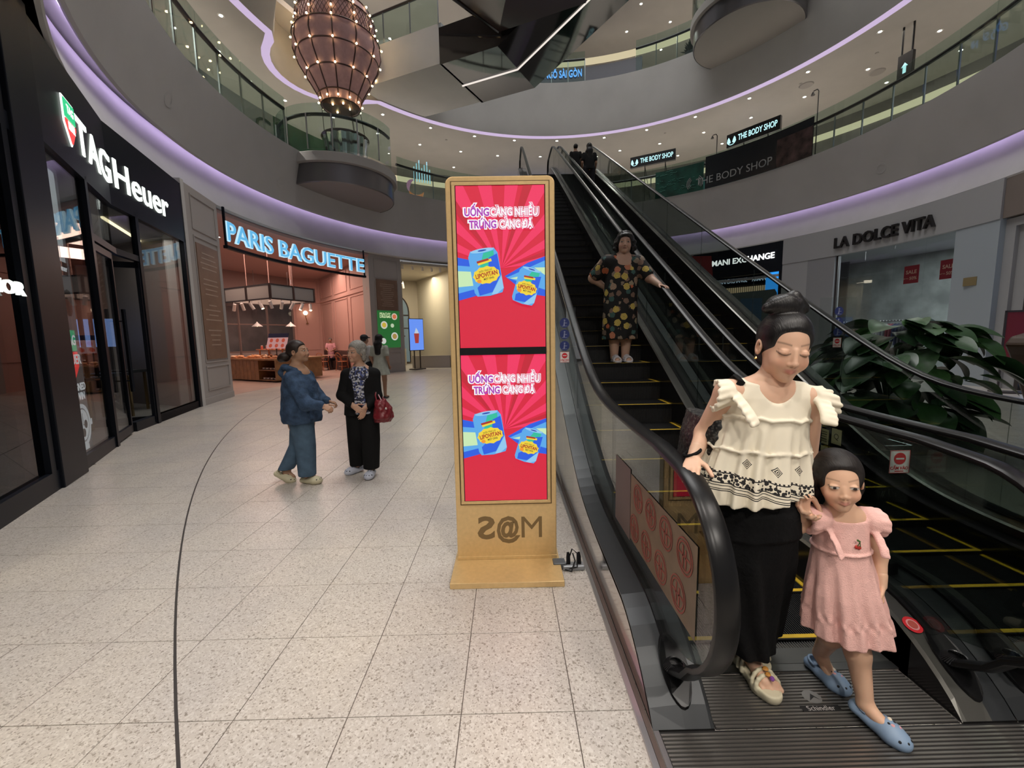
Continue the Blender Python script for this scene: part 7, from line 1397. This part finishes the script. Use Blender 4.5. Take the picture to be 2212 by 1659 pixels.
# ---------------------------------------------------------------- lady on the escalator
SK3 = (.58, .37, .275)
def floral(name):
    m = bpy.data.materials.new(name); m.use_nodes = True; nt = m.node_tree; b = nt.nodes['Principled BSDF']; L = nt.links.new; tc = nt.nodes.new('ShaderNodeTexCoord'); b.inputs['Roughness'].default_value = .8
    def vor(sc, off):
        mp = nt.nodes.new('ShaderNodeMapping'); mp.inputs['Location'].default_value = off; L(tc.outputs['Object'], mp.inputs[0]); nz = nt.nodes.new('ShaderNodeTexNoise'); nz.inputs['Scale'].default_value = 40; L(mp.outputs[0], nz.inputs['Vector']); ad = nt.nodes.new('ShaderNodeMix'); ad.data_type = 'VECTOR'; ad.inputs[0].default_value = .03; L(mp.outputs[0], ad.inputs[4]); L(nz.outputs['Color'], ad.inputs[5])
        v = nt.nodes.new('ShaderNodeTexVoronoi'); v.inputs['Scale'].default_value = sc; v.inputs['Randomness'].default_value = .8; L(ad.outputs[1], v.inputs['Vector']); return v
    def ramp(src, st, const=True):
        r = nt.nodes.new('ShaderNodeValToRGB'); r.color_ramp.interpolation = 'CONSTANT' if const else 'LINEAR'; e = r.color_ramp.elements; e[0].position, e[0].color = st[0][0], (*st[0][1], 1); e[1].position, e[1].color = st[1][0], (*st[1][1], 1)
        for p, c in st[2:]: k = e.new(p); k.color = (*c, 1)
        L(src, r.inputs[0]); return r.outputs[0]
    def mix(f, a, b_): k = nt.nodes.new('ShaderNodeMix'); k.data_type = 'RGBA'; L(f, k.inputs[0]); L(a, k.inputs[6]) if not isinstance(a, tuple) else setattr(k.inputs[6], 'default_value', a); L(b_, k.inputs[7]); return k.outputs[2]
    v1 = vor(11.5, (0, 0, 0)); s1 = nt.nodes.new('ShaderNodeSeparateColor'); L(v1.outputs['Color'], s1.inputs[0]); c1 = ramp(s1.outputs[0], [(0, (.22, .14, .10)), (.25, (.05, .12, .11)), (.45, (.28, .22, .16)), (.7, (.17, .12, .09)), (.85, (.36, .31, .21))]); f1 = ramp(v1.outputs['Distance'], [(0, (1, 1, 1)), (.40, (0, 0, 0))])
    v2 = vor(8.5, (3.1, 1.7, .4)); s2 = nt.nodes.new('ShaderNodeSeparateColor'); L(v2.outputs['Color'], s2.inputs[0]); c2 = ramp(s2.outputs[1], [(0, (.62, .17, .07)), (.4, (.66, .50, .12)), (.62, (.58, .22, .12)), (.82, (.46, .32, .22))]); sh = ramp(v2.outputs['Distance'], [(0, (.55, .55, .55)), (.12, (1, 1, 1)), (.22, (.8, .8, .8)), (.3, (1, 1, 1))], False); f2 = ramp(v2.outputs['Distance'], [(0, (1, 1, 1)), (.33, (0, 0, 0))])
    mu = nt.nodes.new('ShaderNodeMix'); mu.data_type = 'RGBA'; mu.blend_type = 'MULTIPLY'; mu.inputs[0].default_value = 1; L(c2, mu.inputs[6]); L(sh, mu.inputs[7])
    L(mix(f2, mix(f1, (.008, .008, .008, 1), c1), mu.outputs[2]), b.inputs['Base Color']); return m
FLOR = floral('floral_print')
fz = 1.179 # tread height under the feet, set from the step that carries her
stp = [zinc(1.835+.346*i, 2.95) for i in range(45)]; si = 9; fz = stp[si]; fy = 1.835+.346*si+.19; dz = fz-1.125
def build_lady():
    p = empty('person', 'lady in a black floral dress riding down the escalator with one hand on the rail', 'person'); O = lambda x, y, z: (x, y+(fy-4.93), z+dz)
    H = Head(O(1.432, 4.89, 2.548), rotm(-.24, .02, .05), 1.12, 1.06); hv = Vol(O(1.27, 4.70, 2.36), O(1.60, 5.07, 2.74), .0042); H.carve(hv, old=True); hv.cap(H(0, .02, -.05), O(1.425, 4.94, 2.36), .06, .065, .02)
    bv = Vol(O(1.0, 4.4, 1.09), O(1.98, 5.25, 2.46), .009); SR, SL = O(1.232, 4.94, 2.335), O(1.608, 4.93, 2.325); ER, WR = O(1.085, 5.06, 2.17), O(1.225, 5.05, 2.06); EL, WL = O(1.715, 4.83, 2.13), O(1.775, 4.66, 2.03)
    bv.cap(O(1.425, 4.94, 2.36), H(0, .02, -.06), .065, .06, .02); bv.chain([O(1.40, 4.95, 1.75), O(1.41, 4.95, 2.05), O(1.42, 4.95, 2.3)], [.17, .16, .16], .04, flat=((0, 1, 0), .8)); bv.chain([SR, O(1.42, 4.95, 2.34), SL], [.07, .08, .07], .04); bv.chain([SR, ER, WR], [.066, .055, .034], .03); bv.chain([SL, EL, WL], [.066, .052, .032], .03)
    for s, ax in ((-1, 1.335), (1, 1.472)): bv.chain([O(1.405+s*.08, 4.95, 1.72), O(1.405+s*.075, 4.95, 1.45), O(ax, 4.96, 1.185)], [.1, .072, .047], .03); bv.cap(O(ax, 4.96, 1.165), O(ax-.01*s*0, 4.80, 1.15), .040, .034, .02)
    hl = Vol(O(1.69, 4.42, 1.9), O(1.97, 4.75, 2.12), .0042); hl.cap(WL, np.array(WL)+(np.array(EL)-np.array(WL))*.3, .032, .038, .012); hand(hl, WL, (.45, -.75, -.25), (.05, -.2, -1), -1, 1.0, (.25, .4, .3), .25)
    hr = Vol(O(1.12, 4.9, 1.94), O(1.36, 5.2, 2.14), .0042); hr.cap(WR, np.array(WR)+(np.array(ER)-np.array(WR))*.3, .034, .04, .012); hand(hr, WR, (.7, .1, -.6), (.2, -1, 0), 1, 1.0, (.3, .4, .3))
    vol_object('body', [hv, bv, hl, hr], SKIN, p, lambda V: H.paint(V, SK3, (.30, .11, .09), (.09, .06, .045)))
    hh = Vol(O(1.22, 4.70, 2.36), O(1.65, 5.15, 2.76), .0055); hh.ell(H(0, .022, .034), np.array((.098, .112, .104))*1.1, .01, H.R); hh.ell(H(0, -.085, -.045), np.array((.074, .062, .10))*1.1, .012, H.R, 's'); hh.cap(H(-.05, -.09, .02), H(.05, -.09, .02), .042, .042, .02, 's')
    for s in (-1, 1): hh.chain([H(s*.085, .02, .02), H(s*.092, .01, -.05), H(s*.08, .0, -.075)], [.03, .028, .016], .02)
    hh.ell(H(0, .07, -.04), (.10, .06, .08), .02, H.R); hh.disp(lambda X, Y, Z, f=noisefn(90, 9): .003*f(X, Y, Z)); vol_object('hair', [hh], HAIRB, p)
    dv = Vol(O(.98, 4.55, 1.36), O(1.98, 5.4, 2.46), .0085); fo = lambda th, z: .010*np.clip((fz+.9-z)/.7, 0, 1)*np.sin(8*th+1)
    dv.loft([(1.405+dz, 1.40, fy+.02, .215, .15), (1.7+dz, 1.40, fy+.02, .212, .165), (1.95+dz, 1.405, fy+.02, .203, .168), (2.2+dz, 1.415, fy+.02, .20, .155), (2.34+dz, 1.42, fy+.02, .19, .11)], .02, fo); dv.chain([SR, O(1.42, 4.95, 2.36), SL], [.085, .09, .085], .04); dv.chain([SR, np.array(SR)*.25+np.array(ER)*.75], [.088, .085], .03); dv.chain([SL, np.array(SL)*.3+np.array(EL)*.7], [.088, .086], .03)
    dv.cap(O(1.425, 4.93, 2.40), O(1.43, 4.92, 2.52), .072, .10, .01, 's'); dv.cap(O(1.42, 4.85, 2.385), O(1.42, 4.78, 2.40), .062, .07, .01, 's'); vol_object('dress', [dv], FLOR, p)
    for s, ax in ((-1, 1.335), (1, 1.472)):
        c = O(ax, 4.87, 1.125); F = Vol((c[0]-.08, c[1]-.15, c[2]-.01), (c[0]+.08, c[1]+.17, c[2]+.12), .005); F.chain([(c[0], c[1]+.10, c[2]+.012), (c[0], c[1]-.09, c[2]+.012)], [.042, .045], .02); F.plane((0, 0, c[2]+.026), (0, 0, 1)); F.plane((0, 0, c[2]), (0, 0, -1))
        for q in range(5): P = [(c[0]+.047*math.cos(t), c[1]-.07+.02*q, c[2]+.015+(.055+.005*q)*math.sin(t)) for t in [PI*i/8 for i in range(9)]]; F.chain(P, [.009]*9, .008)
        vol_object('slipper', [F], mat('slipper_white', (.58, .57, .60), .5), p)
    return p
build_lady()
# ---------------------------------------------------------------- woman in denim jacket (profile, facing right)
DEN = mat('denim', (.040, .070, .125), .85, var=.4, vs_=16, bump=.5, bs=70, spec=.2); DEN2 = mat('denim_trousers', (.075, .125, .185), .85, var=.2, vs_=12, bump=.3, bs=80, spec=.2); CLC = mat('clog_cream', (.58, .53, .36), .55); HBR = hairmat('hair_brown', (.022, .012, .009), .45)
def denim_woman():
    p = empty('person', 'woman in a denim jacket and blue trousers turned to her friend', 'person'); SK = (.43, .25, .16)
    H = Head((-2.152, 4.30, 1.385), rotm(PI/2-.12, -.12, 0), .99); hv = Vol((-2.32, 4.14, 1.22), (-1.99, 4.46, 1.53), .004); H.carve(hv, old=True); hv.cap(H(0, .03, -.05), (-2.185, 4.30, 1.20), .05, .055, .02)
    bv = Vol((-2.6, 3.9, -.03), (-1.66, 4.6, 1.32), .008); bv.cap((-2.185, 4.30, 1.20), H(0, .03, -.06), .055, .05, .02); bv.chain([(-2.18, 4.3, .64), (-2.18, 4.3, .9), (-2.19, 4.3, 1.14)], [.13, .12, .13], .03); EL, WL = (-2.02, 4.10, .87), (-1.835, 4.05, .855); bv.chain([(-2.17, 4.15, 1.12), EL, WL], [.055, .042, .027], .02); bv.chain([(-2.17, 4.45, 1.12), (-2.08, 4.5, .88), (-1.95, 4.46, .84)], [.055, .042, .027], .02)
    bv.chain([(-2.16, 4.24, .62), (-2.14, 4.26, .36), (-2.145, 4.25, .085)], [.09, .06, .036], .02); bv.chain([(-2.2, 4.36, .62), (-2.27, 4.36, .36), (-2.395, 4.33, .11)], [.09, .06, .036], .02); bv.cap((-2.395, 4.33, .09), (-2.33, 4.32, .05), .036, .03, .02)
    h1 = Vol((-1.90, 3.95, .74), (-1.68, 4.16, .93), .004); h1.cap(WL, (-1.90, 4.07, .86), .027, .03, .01); hand(h1, WL, (.95, -.15, -.35), (.1, .6, -.8), 1, .92, (.75, 1.0, .8)); h2 = Vol((-1.98, 4.38, .74), (-1.80, 4.56, .90), .004); hand(h2, (-1.95, 4.46, .84), (.95, 0, -.3), (.1, -.5, -.8), -1, .9, (.7, .9, .7))
    vol_object('body', [hv, bv, h1, h2], SKIN, p, lambda V: H.paint(V, SK, (.27, .09, .07), (.05, .03, .02)))
    hh = Vol((-2.44, 4.14, 1.22), (-2.0, 4.46, 1.56), .005); hh.ell(H(0, .026, .036), (.083, .101, .093), .01, H.R); hh.ell(H(0, -.075, -.055), (.072, .066, .10), .012, H.R, 's'); hh.cap(H(-.05, -.085, .02), H(.05, -.085, .02), .042, .042, .02, 's'); hh.ell((-2.30, 4.30, 1.335), (.058, .055, .05), .025); hh.ell((-2.34, 4.30, 1.32), (.035, .04, .04), .015); vol_object('hair', [hh], HBR, p)
    jv = Vol((-2.46, 3.94, .60), (-1.74, 4.64, 1.34), .0072); fo = lambda th, z: .009*np.sin(7*th+z*9)*np.clip((1.1-z)*3, 0, 1)
    jv.loft([(.655, -2.165, 4.3, .165, .20), (.70, -2.165, 4.3, .185, .215), (.9, -2.165, 4.3, .178, .205), (1.08, -2.175, 4.3, .155, .19), (1.18, -2.185, 4.3, .11, .14), (1.215, -2.185, 4.3, .09, .09)], .03, fo); jv.chain([(-2.17, 4.15, 1.115), EL, np.array(WL)*.9+np.array(EL)*.1], [.078, .066, .048], .03); jv.chain([(-2.17, 4.45, 1.115), (-2.08, 4.5, .88), (-1.97, 4.46, .845)], [.078, .066, .045], .03)
    for i in range(12): t0, t1 = PI*.35+PI*1.3*i/12, PI*.35+PI*1.3*(i+1)/12; q = lambda t: (-2.205+.095*math.cos(t), 4.3+.10*math.sin(t), 1.215-.02*math.cos(t)); jv.cap(q(t0), q(t1), .028, .028, .015)
    jv.ell((-2.31, 4.3, 1.17), (.06, .10, .05), .03); jv.disp(lambda X, Y, Z, f=noisefn(26, 4): .003*f(X, Y, Z)); vol_object('jacket', [jv], DEN, p)
    tv = Vol((-2.55, 4.1, .07), (-1.95, 4.6, .75), .007); tv.loft([(.09, -2.135, 4.25, .088, .085), (.4, -2.13, 4.25, .10, .095), (.70, -2.16, 4.25, .125, .12)], .03); tv.loft([(.135, -2.40, 4.335, .082, .08), (.25, -2.33, 4.34, .09, .085), (.4, -2.25, 4.36, .10, .095), (.70, -2.19, 4.35, .12, .12)], .03); vol_object('trousers', [tv], DEN2, p)
    clog((-2.10, 4.25, .004), PI/2-.15, .84, p, CLC); clog((-2.42, 4.32, .025), PI/2-.1, .84, p, CLC, .38, charms=False)
denim_woman()
# ---------------------------------------------------------------- grey-haired woman in black jacket
def grey_woman():
    p = empty('person', 'grey-haired woman in a black jacket with clasped hands', 'person'); SK = (.48, .285, .195); HG = hairmat('hair_grey', (.24, .225, .20), .5); BJ = mat('black_jacket', (.008, .008, .0085), .85, bump=.3, bs=60, spec=.15)
    H = Head((-1.635, 4.49, 1.365), rotm(-.48, .04, .06), .99); hv = Vol((-1.80, 4.32, 1.20), (-1.48, 4.65, 1.51), .004); H.carve(hv, old=True); hv.cap(H(0, .03, -.05), (-1.615, 4.52, 1.18), .047, .052, .02)
    bv = Vol((-1.98, 4.1, -.03), (-1.3, 4.75, 1.32), .008); bv.cap((-1.615, 4.52, 1.17), H(0, .03, -.06), .052, .047, .02); bv.chain([(-1.62, 4.53, .7), (-1.615, 4.53, .9), (-1.612, 4.53, 1.12)], [.12, .11, .125], .03, flat=((0, 1, 0), .75)); SR, SL = (-1.755, 4.52, 1.12), (-1.47, 4.54, 1.12); ER, EL = (-1.815, 4.50, .90), (-1.445, 4.51, .88); WR, WL = (-1.65, 4.36, .80), (-1.53, 4.37, .775)
    bv.chain([SR, ER, WR], [.05, .04, .026], .02); bv.chain([SL, EL, WL], [.05, .04, .026], .02)
    for a, b, c in (((-1.69, 4.53, .68), (-1.71, 4.53, .38), (-1.735, 4.585, .09)), ((-1.55, 4.53, .68), (-1.53, 4.49, .38), (-1.53, 4.455, .09))): bv.chain([a, b, c], [.09, .06, .036], .02)
    h1 = Vol((-1.72, 4.2, .68), (-1.5, 4.46, .88), .004); h1.cap(WR, np.array(WR)*.7+np.array(ER)*.3, .026, .03, .01); hand(h1, WR, (.80, -.35, -.45), (.2, .8, -.3), 1, .9, (.3, .45, .35)); h2 = Vol((-1.68, 4.2, .62), (-1.44, 4.46, .86), .004); h2.cap(WL, np.array(WL)*.7+np.array(EL)*.3, .026, .03, .01); hand(h2, WL, (-.25, -.35, -.85), (-.6, .7, 0), -1, .9, (.3, .4, .3))
    vol_object('body', [hv, bv, h1, h2], SKIN, p, lambda V: H.paint(V, SK, (.30, .11, .085), (.14, .11, .09)))
    hh = Vol((-1.82, 4.33, 1.20), (-1.44, 4.70, 1.53), .0048); hh.ell(H(0, .026, .036), (.086, .104, .096), .01, H.R); hh.ell(H(0, -.085, -.05), (.070, .066, .104), .012, H.R, 's'); hh.cap(H(-.045, -.09, .025), H(.045, -.09, .025), .040, .040, .02, 's'); hh.ell(H(0, .075, -.055), (.075, .045, .065), .025, H.R); hh.chain([H(.075, .03, .0), H(.075, .04, -.07)], [.028, .022], .02); vol_object('hair', [hh], HG, p)
    sv = Vol((-1.82, 4.33, .68), (-1.42, 4.72, 1.24), .007); sv.loft([(.70, -1.60, 4.52, .145, .135), (.9, -1.61, 4.525, .138, .125), (1.1, -1.612, 4.53, .135, .122), (1.17, -1.612, 4.53, .115, .10), (1.215, -1.612, 4.53, .075, .075)], .02); sv.cap((-1.65, 4.41, 1.23), (-1.64, 4.41, 1.17), .045, .018, .008, 's'); sv.cap((-1.615, 4.52, 1.20), (-1.615, 4.52, 1.30), .054, .058, .006, 's'); BLO = mat('navy_print', (.02, .025, .06), .7); nt = BLO.node_tree; tc = nt.nodes.new('ShaderNodeTexCoord'); v = nt.nodes.new('ShaderNodeTexVoronoi'); v.inputs['Scale'].default_value = 60; nt.links.new(tc.outputs['Object'], v.inputs['Vector']); s_ = nt.nodes.new('ShaderNodeSeparateColor'); nt.links.new(v.outputs['Color'], s_.inputs[0]); r = nt.nodes.new('ShaderNodeValToRGB'); r.color_ramp.interpolation = 'CONSTANT'; r.color_ramp.elements[0].color = (.012, .013, .03, 1); r.color_ramp.elements[1].position = .45; r.color_ramp.elements[1].color = (.05, .07, .20, 1); e_ = r.color_ramp.elements.new(.62); e_.color = (.45, .46, .50, 1); nt.links.new(s_.outputs[0], r.inputs[0]); nt.links.new(r.outputs[0], nt.nodes['Principled BSDF'].inputs['Base Color']); vol_object('blouse', [sv], BLO, p)
    jv = Vol((-1.96, 4.22, .64), (-1.32, 4.76, 1.26), .007); jv.loft([(.68, -1.625, 4.535, .19, .148), (.9, -1.62, 4.535, .172, .138), (1.08, -1.615, 4.54, .168, .125), (1.2, -1.612, 4.56, .11, .075)], .03); jv.chain([SR, (-1.61, 4.55, 1.15), SL], [.06, .06, .06], .03); jv.chain([SR, ER, np.array(WR)*.85+np.array(ER)*.15], [.066, .058, .044], .03); jv.chain([SL, EL, np.array(WL)*.85+np.array(EL)*.15], [.066, .058, .044], .03)
    jv.cap((-1.62, 4.36, 1.24), (-1.61, 4.37, 1.02), .10, .065, .01, 's'); jv.cap((-1.61, 4.37, 1.05), (-1.57, 4.35, .66), .062, .085, .01, 's'); vol_object('jacket', [jv], BJ, p)
    tv = Vol((-1.90, 4.3, .07), (-1.38, 4.75, .80), .007); tv.loft([(.09, -1.728, 4.585, .082, .082), (.4, -1.70, 4.535, .098, .095), (.74, -1.68, 4.535, .12, .12)], .03); tv.loft([(.085, -1.53, 4.465, .085, .085), (.4, -1.53, 4.49, .10, .098), (.74, -1.56, 4.535, .12, .12)], .03); vol_object('trousers', [tv], BJ, p)
    CL = mat('clog_pale_blue', (.50, .53, .62), .5); clog((-1.755, 4.56, .004), -.62, .82, p, CL, charms=False); clog((-1.525, 4.405, .004), .06, .82, p, CL, charms=False)
    bg_ = empty('handbag', 'deep red leather handbag on the grey-haired woman’s arm', 'bag'); LR = mat('red_leather', (.16, .012, .018), .35); F = Vol((-1.52, 4.25, .58), (-1.18, 4.65, .92), .006); F.loft([(.615, -1.365, 4.45, .085, .11), (.66, -1.36, 4.45, .105, .13), (.76, -1.365, 4.45, .092, .11), (.85, -1.385, 4.45, .045, .09)], .01); F.disp(lambda X, Y, Z, f=noisefn(30, 8): .003*f(X, Y, Z)); vol_object('body', [F], LR, bg_)
    for dy in (-.05, .05): MB().tube([(-1.41, 4.45+dy, .83), (-1.43, 4.46+dy*.8, .90), (-1.44, 4.49, .945), (-1.42, 4.5+dy*.5, .91), (-1.36, 4.45+dy, .84)], .009, 6).build('handle', LR, bg_)
    MB().ball((-1.30, 4.34, .77), .014, 8).build('clasp', mat('silver', (.7, .7, .72), .2, 1.), bg_)
grey_woman()
# ---------------------------------------------------------------- people in the background
def simple_person(lab, O, h, yaw, top, bottom, skirt=False, hairlong=False, cap=False, skin=(.36, .2, .13), seated=False, dark=False, short_sleeve=True, res=.014):
    p = empty('person', lab, 'person'); k = h/1.6; R = rotm(yaw); T = lambda x, y, z: np.array(O)+R@np.array([x*k, y*k, 0])+np.array([0, 0, z*k]); lo = np.array(O)-np.array([.6, .7, .02]); hi = np.array(O)+np.array([.6, .7, h+.08])
    H = Head(T(0, 0, 1.48), R, 1.0*k); hv = Vol(H.c-.17*k, H.c+.17*k, .007); H.carve(hv); bv = Vol(lo, hi, res); bv.cap(T(0, .02, 1.28), H(0, .02, -.04), .05*k, .05*k, .02)
    hipz = .86 if not seated else .50; bv.chain([T(0, .02, hipz), T(0, .02, hipz+.22), T(0, .02, 1.26)], np.array([.13, .11, .12])*k, .03, flat=(R@np.array([0, 1, 0]), .75))
    arms = [((-.17, .02, 1.27), (-.215, .04, 1.02), (-.20, -.06, .82)), ((.17, .02, 1.27), (.215, .04, 1.02), (.20, -.06, .82))] if not seated else [((-.17, .02, 1.27), (-.22, -.04, 1.02), (-.10, -.26, .93)), ((.17, .02, 1.27), (.22, -.04, 1.02), (.08, -.26, .93))]
    for a in arms: bv.chain([T(*q) for q in a], np.array([.05, .038, .026])*k, .02); hand(bv, T(*a[2]), T(*a[2])-T(*a[1])+np.array([0, 0, -.01]), R@np.array([0, -1, 0]), 1, k)
    legs = [((s*.085, .02, hipz), (s*.09, 0, .47), (s*.10, .03, .08)) for s in (-1, 1)] if not seated else [((s*.09, .0, .50), (s*.11, -.40, .48), (s*.11, -.36, .08)) for s in (-1, 1)]
    for l in legs: bv.chain([T(*q) for q in l], np.array([.085, .058, .036])*k, .02); e = l[2]; bv.cap(T(e[0], e[1], .055), T(e[0], e[1]-.13, .04), .036*k, .03*k, .02)
    vol_object('body', [hv, bv], SKIN, p, lambda V: H.paint(V, skin, (.25, .09, .07), (.03, .02, .015)))
    tv = Vol(lo, hi, res*.9); zt = .80 if not skirt else .55
    if skirt: tv.loft([(zi*k+O[2], T(0, .02, 0)[0], T(0, .02, 0)[1], a*k, b*k) for zi, a, b in ((.60, .24, .2), (.9, .17, .14), (1.05, .14, .11), (1.25, .16, .11), (1.32, .11, .08))], .03, lambda th, z: .012*np.sin(12*th)*np.clip((O[2]+1.0*k-z)*2, 0, 1), lat=tuple((R@np.array([1, 0, 0]))[:2])+(0,))
    else: tv.loft([(zi*k+O[2], T(0, .02, 0)[0], T(0, .02, 0)[1], a*k, b*k) for zi, a, b in ((hipz-.06, .18, .14), (hipz+.2, .165, .13), (1.22, .165, .115), (1.32, .10, .08))], .03, lat=tuple((R@np.array([1, 0, 0]))[:2])+(0,))
    for a in arms: m_ = np.array(a[0])*.35+np.array(a[1])*.65 if short_sleeve else np.array(a[2])*.9+np.array(a[1])*.1; tv.chain([T(*a[0]), T(*(a[0] if short_sleeve else a[1])), T(*m_)] if not short_sleeve else [T(*a[0]), T(*m_)], np.array([.066, .058, .045] if not short_sleeve else [.066, .062])*k, .03)
    vol_object('dress' if skirt else 'top', [tv], top, p)
    if not skirt:
        lv = Vol(lo, hi, res*.9)
        for l in legs: lv.chain([T(*q) for q in l], np.array([.11, .085, .07])*k, .03)
        lv.plane((0, 0, O[2]+.07*k), (0, 0, -1)); vol_object('trousers', [lv], bottom, p)
    for l in legs: e = l[2]; MB().tube([tuple(T(e[0], e[1]+.06, .035)), tuple(T(e[0], e[1]-.03, .035)), tuple(T(e[0], e[1]-.15, .03))], [.032*k, .036*k, .03*k], 8).build('shoe', mat('dark_shoe', (.02, .02, .02), .5), p)
    hh = Vol(H.c-np.array([.2, .2, .55])*k, H.c+.22*k, .009); hh.ell(H(0, .026, .036), np.array((.086, .104, .096))*k, .01, H.R); hh.ell(H(0, -.085, -.05), np.array((.070, .066, .104))*k, .012, H.R, 's')
    if hairlong: hh.chain([H(0, .05, .03), H(0, .09, -.12), H(0, .09, -.33)], np.array([.085, .10, .09])*k, .03, flat=(R@np.array([0, 1, 0]), .6))
    vol_object('hair', [hh], HAIRB if not seated else mat('hair_thin_grey', (.12, .10, .09), .6), p)
    if cap: c_ = Vol(H.c-.22*k, H.c+.24*k, .009); c_.ell(H(0, .02, .06), np.array((.09, .108, .075))*k, .01, H.R); c_.cap(H(-.04, -.10, .05), H(.04, -.10, .05), .045*k, .045*k, .02, flat=(np.array([0, 0, 1.]), .3)); vol_object('cap', [c_], mat('cap_black', (.008, .008, .009), .7), p)
    return p
WDR = clothmat('pale_dress', (.42, .43, .37)); WTOP = clothmat('white_top', (.48, .47, .46)); DKT = clothmat('dark_trouser', (.02, .02, .025))
simple_person('long-haired girl in a pale dress and black cap seen from behind', (-3.22, 10.5, 0), 1.62, PI-.2, WDR, None, skirt=True, hairlong=True, cap=True)
simple_person('person in a black cap and white top partly hidden behind the grey-haired woman', (-3.72, 10.9, 0), 1.62, PI-.5, WTOP, DKT, cap=True)
simple_person('man in a pink shirt seated at a café table', (-9.3, 21.95, 0), 1.62, .25, clothmat('pink_shirt', (.62, .32, .36)), DKT, seated=True)
sz = lambda y: stp[max(i for i in range(45) if 1.835+.346*i <= y)]
simple_person('long-haired figure in dark clothes near the top of the right escalator', (2.60, 13.28, sz(13.2)), 1.55, PI, clothmat('black_shirt', (.012, .012, .013)), DKT, hairlong=True, short_sleeve=True)
simple_person('child in dark clothes near the top of the right escalator', (2.24, 13.6, sz(13.6)), 1.28, PI, clothmat('black_shirt', (.012, .012, .013)), DKT)
